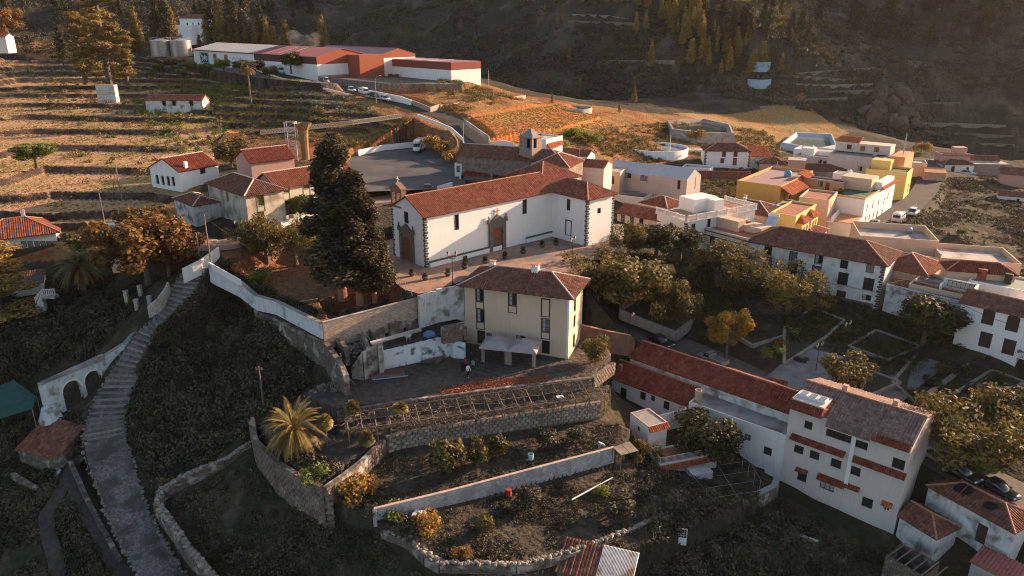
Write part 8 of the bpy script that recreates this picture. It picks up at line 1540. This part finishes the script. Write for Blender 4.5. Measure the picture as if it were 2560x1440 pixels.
for a in (('box_truck', 'white box truck parked before the dark tree at the bottling hall', 'truck', 700, 184, 23.2, hr, 'truck', P_white), ('parked_van', 'pale grey van at the corner of the bottling hall road', 'van', 812, 208, 21.4, hr, 'van', P_grey), ('parked_car', 'white hatchback, first of the row beside the long white road wall', 'car', 880, 229, 20.3, hr, 'hatch', P_white), ('parked_van', 'white van second in the row by the long white road wall', 'van', 910, 236, 19.8, hr, 'van', P_white), ('parked_car', 'dark car in the shade of the white road wall', 'car', 935, 243, 19.3, hr, 'sedan', P_black), ('parked_car', 'white car farthest down the hill road below the wall doorway', 'car', 965, 251, 18.8, hr, 'hatch', P_white),
 ('motorhome', 'white motorhome parked alone at the back of the parking lot', 'motorhome', 1049, 378, 9.6, -100, 'motorhome', P_white), ('parked_car', 'silver blue car in front of the white house with black corner stones', 'car', 1798, 413, 2.6, 175, 'sedan', P_silver), ('parked_van', 'white van beside the long street rail', 'van', 2246, 552, -1.0, hdg((2246, 552), (2320, 500), -1), 'van', P_white), ('parked_car', 'white car in front of the white van on the village street', 'car', 2283, 536, -.95, hdg((2246, 552), (2320, 500), -1), 'suv', P_white), ('parked_car', 'black car with pale sunlit rear at the lower end of the village street', 'car', 2190, 565, -1.3, hdg((2100, 590), (2246, 552), -1), 'hatch', P_black),
 ('parked_car', 'white car by the small white cottage on the far right', 'car', 2418, 437, -3.2, -10, 'sedan', P_white), ('parked_car', 'black car parked on the park street above the long red roof', 'car', 1653, 862, -6.5, hdg((1600, 830), (1770, 905), -7), 'sedan', P_black), ('pickup_truck', 'old grey flatbed pickup beside the golden round tree', 'pickup truck', 1780, 908, -7.5, hdg((1860, 940), (1700, 870), -7.5), 'pickup', P_grey),
 ('parked_car', 'black estate car, nearest the tall apartment house, bottom right', 'car', 2398, 1192, -9.7, hdg((2350, 1150), (2500, 1230), -10), 'suv', P_black), ('parked_car', 'dark car half hidden behind the corner of the apartment house', 'car', 2350, 1155, -9.6, hdg((2350, 1150), (2500, 1230), -10), 'sedan', P_grey), ('parked_car', 'grey black car above the holed roof at the right edge', 'car', 2495, 1232, -10.1, hdg((2350, 1150), (2500, 1230), -10), 'sedan', P_black), ('parked_van', 'small white van below the terraces, half hidden by the orange tree', 'van', 292, 590, 8.6, 10, 'van', P_white),
 ('parked_car', 'white car behind the bell gable of the long church', 'car', 905, 484, 8.3, 15, 'hatch', P_white), ('parked_car', 'dark car behind the church near the white wall panel', 'car', 1075, 478, 8.5, 12, 'sedan', P_black), ('parked_car', 'grey car in the street behind the long church', 'car', 1000, 482, 8.4, 12, 'hatch', P_silver)): vehicle(*a)
# ---------------------------------------------------------------- people: one skinned figure each
skin = mat('skin', (.38, .22, .15), var=.05); hair = mat('dark_hair', (.02, .015, .012))
def person(label, px, py, z, rz, top, legs, bend=0.0, stride=.12, arms=(.1, .1), h=1.72, hat=None):
    p = PZ(px, py, z) if z is not None else G(px, py); t = thing('person', label, 'person', p, R(rz)); s = h/1.72
    J = {}; a = R(bend); hip = Vector((0, 0, .92)); up = Vector((math.sin(a), 0, math.cos(a)))
    def sp(d, z_): return hip+up*d+Vector((0, z_, 0))
    V = [hip, sp(.28, 0), sp(.48, 0), sp(.56, 0), sp(.62, 0)+Vector((.02, 0, 0)), sp(.72, 0)+Vector((.03, 0, 0)), sp(.8, 0)+Vector((.03, 0, 0))]; Rr = [.15, .13, .15, .075, .06, .105, .085]; E = [(0, 1), (1, 2), (2, 3), (3, 4), (4, 5), (5, 6)]
    for sd, st in ((-1, stride), (1, -stride)):
        b = len(V); V += [Vector((0, sd*.1, .86)), Vector((st*.7+.04, sd*.11, .48)), Vector((st*1.5, sd*.11, .08)), Vector((st*1.5+.15, sd*.12, .04))]; Rr += [.1, .07, .05, .04]; E += [(0, b), (b, b+1), (b+1, b+2), (b+2, b+3)]
        b = len(V); sh = sp(.5, sd*.19); ar = arms[0 if sd < 0 else 1]; el = sh+Vector((math.sin(ar)*.27, sd*.05, -math.cos(ar)*.27)); hd_ = el+Vector((math.sin(ar+.35)*.26, 0, -math.cos(ar+.35)*.26)); V += [sh, el, hd_, hd_+Vector((.03, 0, -.09))]; Rr += [.06, .045, .033, .035]; E += [(2, b), (b, b+1), (b+1, b+2), (b+2, b+3)]
    me = bpy.data.meshes.new('body'); me.from_pydata([v*s for v in V], E, []); me.materials.append(top); ob = bpy.data.objects.new('body', me); COL.objects.link(ob); ob.parent = t; md = ob.modifiers.new('s', 'SKIN'); sv = me.skin_vertices[0].data
    for i, r_ in enumerate(Rr): sv[i].radius = (r_*s, r_*s)
    sv[0].use_root = True; ob.modifiers.new('u', 'SUBSURF').levels = 1; ob.modifiers['u'].render_levels = 1
    hc_ = V[5]*s; q = MB(); q.lathe([(.0, .15), (.075, .12), (.108, .05), (.112, -.01), (.085, -.06)], (hc_.x-.01, hc_.y, hc_.z+.02), 10); q.build('hair' if not hat else 'cap', hat or hair, t, True)
    q = MB(); q.lathe([(.0, -.1), (.06, -.09), (.085, -.02), (.08, .04), (0, .1)], (hc_.x+.035, hc_.y, hc_.z-.01), 10); q.build('face', skin, t, True)
    q = MB()
    for sd, st in ((-1, stride), (1, -stride)):
        k = [Vector((0, sd*.1, .9)), Vector((st*.7+.04, sd*.11, .48)), Vector((st*1.5, sd*.11, .07))]; q.path([v*s for v in k], [.125*s, .09*s, .068*s], 8)
    q.build('trousers', legs, t, True)
    return t
cl = lambda n, c: mat(n, c, var=.1)
person('person in a white shirt and black trousers, nearest in the yard group', 1170, 942, -3.2, -60, cl('white_shirt', (.62, .62, .64)), cl('black_trousers', (.015, .015, .02)), arms=(.3, .5), h=1.8)
person('person in dark clothes with pale shoes, left in the yard group', 1156, 929, -3.2, -80, cl('black_top', (.02, .02, .022)), cl('black_trousers', (.015, .015, .02)), arms=(.2, .1))
person('person in a grey top, right in the yard group', 1183, 927, -3.2, -100, cl('grey_top', (.22, .22, .21)), cl('dark_trousers', (.03, .035, .035)))
person('person in a dull red top standing behind the white shirted one', 1163, 924, -3.2, -90, cl('red_top', (.25, .05, .04)), cl('black_trousers', (.015, .015, .02)))
person('person in dark clothes by the curtain of the pavilion', 1179, 908, -3.1, -90, cl('black_top', (.02, .02, .022)), cl('black_trousers', (.015, .015, .02)))
person('person dressed in black walking along the church wall', 1158, 645, 5.0, 222, cl('black_coat', (.018, .018, .02)), cl('black_trousers', (.015, .015, .02)), stride=.2, h=1.78)
person('gardener in a light blue shirt and pale cap bending over behind the block wall', 1509, 1128, -7.4, 190, cl('blue_shirt', (.36, .42, .55)), cl('tan_trousers', (.22, .19, .15)), bend=62, arms=(.15, .3), hat=cl('pale_cap', (.6, .58, .55)))
# ---------------------------------------------------------------- lamps, poles and wires
lamp_glass = mat('lantern_glass', (.55, .45, .38), rough=.3)
def lantern_post(label, px, py, z, h, heads=2, group=None, rz=0.0):
    t = thing('street_lamp', label, 'street lamp', PZ(px, py, z), rz, group); q = MB(); q.lathe([(.14, 0), (.12, .5), (.06, .7), (.045, h)], n=8); q.build('post', metal_dk, t); xs = (-.55, .55) if heads == 2 else (.35,)
    q = MB()
    for x in xs: q.path([Vector((0, 0, h-.6)), Vector((x*.6, 0, h-.65)), Vector((x, 0, h-.2))], [.03, .03, .03], 5)
    q.build('bracket', metal_dk, t)
    for x in xs: q = MB(); q.lathe([(.08, 0), (.2, .4), (.22, .42)], (x, 0, h-.2), 6); o = q.build('lantern', lamp_glass, t); q = MB(); q.lathe([(.24, .42), (.12, .58), (0, .68)], (x, 0, h-.2), 6); q.build('lantern_cap', metal_dk, o)
for a in (('two armed black lantern post in front of the long church', 1132, 712, 5, 4.6, 2), ('two armed lantern post where the plaza meets the dark trees', 1430, 664, 5, 4.2, 2, None, 1.0), ('tall twin lantern post in the middle of the park', 2106, 893, -6.6, 5.4, 2, None, .6), ('twin lantern post seen just above the apartment roofs', 2038, 935, -7.4, 4.6, 2, None, .6), ('single lantern post by the red brown street wall', 1573, 840, -3.6, 3.4, 1), ('twin lantern post at the corner of the old manor', 602, 612, 8, 3.6, 2), ('black lantern standing at the transept corner', 1457, 612, 5, 3.6, 1), ('single dark lantern beside the stepped lane', 224, 1180, -10.4, 4.0, 1)): lantern_post(*a)
def road_lamp(label, px, py, z, h, rz=0):
    t = thing('street_lamp', label, 'street lamp', PZ(px, py, z), rz); q = MB(); q.path([Vector((0, 0, 0)), Vector((0, 0, h*.8)), Vector((.35, 0, h*.95)), Vector((1.3, 0, h))], [.09, .07, .06, .05], 6); q.build('post', metal_g, t); q = MB(); q.box(1.2, 1.8, -.12, .12, h-.05, h+.08); q.build('lamp_head', metal_w, t)
road_lamp('tall curved lamp beside the white road wall', 941, 258, 18.8, 7.5); road_lamp('curved lamp on the bend of the hill road', 1159, 362, 12.4, 6.4); road_lamp('curved lamp post left among the hilltop bushes', 346, 112, 27, 7); road_lamp('second curved lamp behind the golden pines', 590, 95, 24, 6)
def pole(label, px, py, z, h, brace=0, m=wood_grey, arm=0, name='utility_pole'):
    b = PZ(px, py, z) if z is not None else G(px, py); t = thing(name, label, 'pole', b); q = MB(); q.tube((0, 0, -.5), (0, 0, h), .13, .09, 7); q.build('post', m, t)
    if brace: q = MB(); q.tube((-brace, 0, -.3), (0, 0, h*.95), .08, .06, 6); q.build('brace', m, t)
    if arm: q = MB(); q.box(-arm, arm, -.05, .05, h-.5, h-.38); [q.tube((x, 0, h-.38), (x, 0, h-.15), .05, n=5) for x in (-arm*.9, 0, arm*.9)]; q.build('crossarm', m, t)
    return Vector((b.x, b.y, b.z+h-.3))
Pp = [pole('leaning braced wooden pole in the dark terraces', 303, 492, 9, 6.2, 1.8), pole('grey pole at the head of the stepped lane', 527, 655, 7.6, 7.2, 0), pole('concrete pole at the edge of the allotments by the mountain', 1222, 224, 18.4, 6.6, 0, conc_lt), pole('thin rusty pole with lamp above the golden palm', 660, 1022, -5.6, 6.0, 0, wood_grey, .4), pole('thin pole in front of the braced pole, lower terrace', 262, 560, 8, 6.0, 0, wood_grey, .3), pole('short brown post beside the lane head', 497, 632, 8.4, 3.0), pole('pole behind the twin grey gables', 1672, 410, 3, 8.0, 0, metal_w), pole('pole at the corner of the mansion roof', 1936, 470, -.5, 7, 0, metal_g), pole('long thin mast on the beige apartment block', 2258, 385, 8, 5.5, 0, metal_g)]
def wire(label, pts, sag=1.2, r=.025):
    t = thing('overhead_cable', label, 'cable', pts[0]); q = MB(); o0 = Vector(pts[0])
    for a, b in zip(pts[:-1], pts[1:]):
        a, b = Vector(a), Vector(b); P = [a.lerp(b, k/12)-Vector((0, 0, sag*4*(k/12)*(1-k/12)))-o0 for k in range(13)]
        for i in range(12): q.tube(P[i], P[i+1], r, n=3, cap=False)
    q.build('wire', metal_dk, t)
wire('cable sagging from the red banded warehouse to the concrete pole', [Vector((-19.6, 248.5, 26)), Pp[2]], 1.5, .05); wire('cable from the lane head pole across the garden wall', [Pp[1], PZ(770, 690, 5.5), PZ(1000, 735, 6)], 1.0); wire('cable along the mansion and white arched house fronts', [hc.loc(hc.W, -.2, 5.4), m1.loc(6, -.35, 5.0), m2.loc(0, -.4, 6.2), m2.loc(8, -.4, 4.8)], .3, .035); wire('cable crossing the roof terraces at right', [PZ(2330, 640, 3.4), PZ(2570, 655, 4)], .6); wire('pale cable from the dark valley field to the village street', [PZ(2205, 585, 1), PZ(2300, 540, .5)], .2)
# ---------------------------------------------------------------- loose things
def simple(name, label, cat, p, fn, m, rz=0.0, part='body'):
    t = thing(name, label, cat, p, R(rz)); q = MB(); fn(q); q.build(part, m, t); return t
simple('bench', 'red brown park bench above the long red roof', 'bench', PZ(1948, 965, -8), lambda q: (q.box(-1.1, 1.1, -.25, .25, .4, .47), q.box(-1.1, 1.1, .2, .27, .5, .9), q.box(-1.0, -.9, -.22, .22, 0, .4), q.box(.9, 1.0, -.22, .22, 0, .4)), wood_br, -25)
simple('tub', 'square white plastic tub full of earth beside the block wall', 'tub', PZ(1049, 1300, -8.7), lambda q: (q.add([(-.5,-.4,0),(.5,-.4,0),(.5,.4,0),(-.5,.4,0),(-.62,-.5,.85),(.62,-.5,.85),(.62,.5,.85),(-.62,.5,.85)], [(0,3,2,1),(0,1,5,4),(1,2,6,5),(2,3,7,6),(3,0,4,7)]), q.box(-.66, .66, -.54, .54, .8, .88)), metal_w, -14)
simple('barrel', 'red barrel standing at the foot of the block wall', 'barrel', PZ(1272, 1240, -8.8), lambda q: q.lathe([(.3, 0), (.32, .3), (.3, .6), (.32, .9), (0, .9)], n=12), mat('red_plastic', (.33, .06, .05)))
simple('bucket', 'pale teal bucket lying in the orchard', 'bucket', PZ(1327, 1148, -7.1), lambda q: q.lathe([(.3, 0), (.36, .7), (.3, .7), (.26, .1)], n=12), mat('teal_plastic', (.25, .50, .50)), 0)
t = thing('old_door', 'white door with glazed top leaning among the shrubs', 'door', PZ(1704, 1362, -12.4), R(-10)); q = MB(); q.box(-.48, .48, -.04, .04, 0, .95); q.box(-.48, -.4, -.04, .04, .95, 2.1); q.box(.4, .48, -.04, .04, .95, 2.1); q.box(-.4, .4, -.04, .04, 2.02, 2.1)
for k in (1, 2): q.box(-.4+k*.267-.02, -.4+k*.267+.02, -.03, .03, .95, 2.02)
for k in (1, 2, 3): q.box(-.4, .4, -.03, .03, .95+k*.27-.02, .95+k*.27+.02)
q.build('leaf', metal_w, t); q = MB(); q.box(-.4, .4, -.01, .01, .95, 2.02); q.build('pane', glass, t)
simple('drain_pipe', 'long pale pipe lying on the lower field', 'pipe', PZ(1465, 1232, -8.9), lambda q: (q.tube((-2.2, 0, .1), (1.6, 0, .12), .09, n=6), q.tube((1.6, 0, .12), (4.4, 0, .1), .06, n=6)), metal_w, 40)
simple('timber_beam', 'long grey beam lying in the shaded garden by the apartment house', 'beam', PZ(1985, 1335, -14.2), lambda q: q.box(-2.6, 2.6, -.1, .1, 0, .2), conc_lt, -32)
t = thing('tile_stack', 'rows of stacked old roof tiles in front of the flaking wall', 'tiles', PZ(970, 938, -3), R(15))
tm = MB(); tm.lathe([(.11, 0), (.08, .45)], n=8); tme = tm.mesh('tile', tiles_grey)
for r_ in range(4):
    for k in range(26): place_mesh('tile', tme, t, (-2.2+k*.17, -.6+r_*.42+(k % 2)*.02, .02), k*.4, 1.0)
simple('groundsheet', 'thin blue sheet edge under the stacked tiles', 'sheet', PZ(975, 944, -3), lambda q: q.box(-2.3, 2.3, -.25, .05, 0, .04), mat('blue_sheet', (.20, .32, .45)), 15)
simple('timber_pile', 'pile of grey boards leaning by the peeling white wall', 'timber', PZ(1075, 905, -3), lambda q: [q.obox((-1.5+k*.25, -.3-k*.05), (-.9+k*.3, .5), .1, .05, .15+k*.05) for k in range(10)], wood_grey, 10)
t = thing('timber_prop', 'tall timber prop with two slanting braces left of the ruins', 'prop', PZ(862, 965, -3.4)); q = MB(); q.tube((0, 0, -.3), (-.2, 0, 4.6), .09, n=5); q.build('post', wood_grey, t)
for a in ((-1.6, -.6, 0), (1.7, -.3, 0)): q = MB(); q.tube(a, (0, 0, 1.9), .07, n=5); q.build('brace', wood_grey, t)
simple('blue_tarp_dome', 'small round blue tarpaulin in the ruined yard', 'tarpaulin', PZ(1073, 838, -.8), lambda q: q.lathe([(.95, 0), (.85, .3), (.5, .55), (0, .65)], n=12), mat('blue_tarp', (.14, .30, .48)))
simple('white_basin', 'white three legged basin in the ruined yard', 'basin', PZ(1020, 850, -.8), lambda q: (q.lathe([(.2, .5), (.5, .6), (.55, 1.1), (.5, 1.1), (.4, .7)], n=12), [q.tube((.3*math.cos(a), .3*math.sin(a), 0), (.25*math.cos(a), .25*math.sin(a), .6), .05, n=4) for a in (0, 2.1, 4.2)]), metal_w)
simple('white_board', 'small white board lying on the pergola', 'board', PZ(1400, 992, -2.8), lambda q: q.box(-.45, .45, -.3, .3, 0, .05), mat('pale_blue_board', (.50, .60, .64)), 12)
for i, (px, py) in enumerate([(1012, 905), (870, 968), (905, 985), (820, 960)]): pass
t = thing('plank_lean_to', 'flat lean-to of old boards over the garden door', 'lean-to', PZ(1556, 1118, -6)); p4 = [PZ(1532, 1118, -6.6)-t.location, PZ(1553, 1138, -6.7)-t.location, PZ(1596, 1126, -6.6)-t.location, PZ(1574, 1103, -6.4)-t.location]
for k in range(2):
    a, b = p4[0].lerp(p4[3], k*.5+.01), p4[0].lerp(p4[3], k*.5+.49); c, d = p4[1].lerp(p4[2], k*.5+.49), p4[1].lerp(p4[2], k*.5+.01); q = MB(); slab(q, [a, d, c, b], .06); q.build('sheet', mat('old_board', (.30, .24, .17), var=.2), t)
for p in p4[:3]: q = MB(); q.tube(p-Vector((0, 0, 2.1)), p-Vector((0, 0, .06)), .05, n=5); q.build('post', wood_grey, t)
t = thing('solar_heater', 'white solar water heater tilted on the roof beside the chimney', 'solar heater', b1.loc(11.5, 9.5, 5.8), b1.rz+R(20)); q = MB(); q.add([(-.9, -1.6, 0), (.9, -1.6, 0), (.9, 1.0, 1.6), (-.9, 1.0, 1.6), (-.9, -1.6, -.1), (.9, -1.6, -.1), (.9, 1.0, 1.5), (-.9, 1.0, 1.5)], [(0,1,2,3),(7,6,5,4),(0,4,5,1),(1,5,6,2),(2,6,7,3),(3,7,4,0)]); q.build('panel', mat('bright_panel', (.5, .52, .55), rough=.3), t); q = MB(); q.tube((-1.0, 1.15, 1.75), (1.0, 1.15, 1.75), .3, n=10); q.build('cylinder_tank', metal_w, t)
# spoil edge of red tile shards along the yard rim
scatter('tile_shard_bank', Z([(1090, 972, -3.1), (1200, 946, -3.1), (1370, 935, -3.1), (1365, 948, -3.1), (1240, 962, -3.1), (1110, 985, -3.1)]), 900, .22, 8, mat('tile_shards', (.36, .13, .07), var=.3, vs=3), .1, .5, 31)
scatter('stone_scree', Z([(750, 940, -3), (850, 950, -3.2), (860, 985, -3.6), (740, 1010, -4.5)]), 260, .3, 10, stone_pale, .12, .8, 32)
# steam over the bottling hall roof
st = bpy.data.objects.new('steam', None); 
q = MB(); rg = random.Random(2); sp_ = f1.loc(58, 16, 11)
for k in range(7): q.rock((sp_.x+rg.uniform(-4, 5), sp_.y+rg.uniform(-2, 2), sp_.z+rg.uniform(-1, 2.5)), 3.2, 3.0, 2.4, rg)
vm = bpy.data.materials.new('steam_volume'); vm.use_nodes = True; vm.node_tree.nodes.clear(); vo = vm.node_tree.nodes.new('ShaderNodeOutputMaterial'); vp = vm.node_tree.nodes.new('ShaderNodeVolumePrincipled'); vp.inputs['Density'].default_value = .05; vm.node_tree.links.new(vp.outputs[0], vo.inputs[1]); bpy.data.objects.remove(st)
q.build('steam', vm, kind='stuff')
# evening air
hz = MB(); hz.box(-2750, 2750, -2750, 2750, min(v.co.z for v in GROUND.data.vertices)-2, 430); hm = bpy.data.materials.new('evening_haze'); hm.use_nodes = True; hn = hm.node_tree.nodes; hn.clear(); ho = hn.new('ShaderNodeOutputMaterial'); hp = hn.new('ShaderNodeVolumePrincipled')
hp.inputs['Color'].default_value = (.9, .86, .82, 1); hp.inputs['Density'].default_value = .00003; hp.inputs['Anisotropy'].default_value = .45; hm.node_tree.links.new(hp.outputs[0], ho.inputs[1]); hz.build('haze', hm, kind='stuff')
for b_, x, y, h in ((o1, 3, 16, 2.4), (be, 6, 4, 2.6), (l1, 4, 5, 3.0), (cy, 4, 8, 2.0), (wl, 10, 3, 2.4), (s3, 4, 3, 2.6), (m2, 5, 3, 2.2), (rp, 5, 3, 2.4), (o3b, 8, 2, 2.0), (b1, 10, 6, 2.2)): antenna(b_, x, y, b_.H+(.6 if b_ in (m2, s3) else 0), h)
for b_, x, y in ((l1, 2.5, 3), (be, 11, 3), (cy, 10, 9), (wl, 4, 4), (b1, 2, 8)): q = MB(); q.lathe([(0, 0), (.5, 0), (.52, .9), (.3, 1.15), (0, 1.2)], (x, y, b_.H+.06), 10); q.build('roof_water_drum', metal_g if x > 3 else wood_dk, b_.o, True)
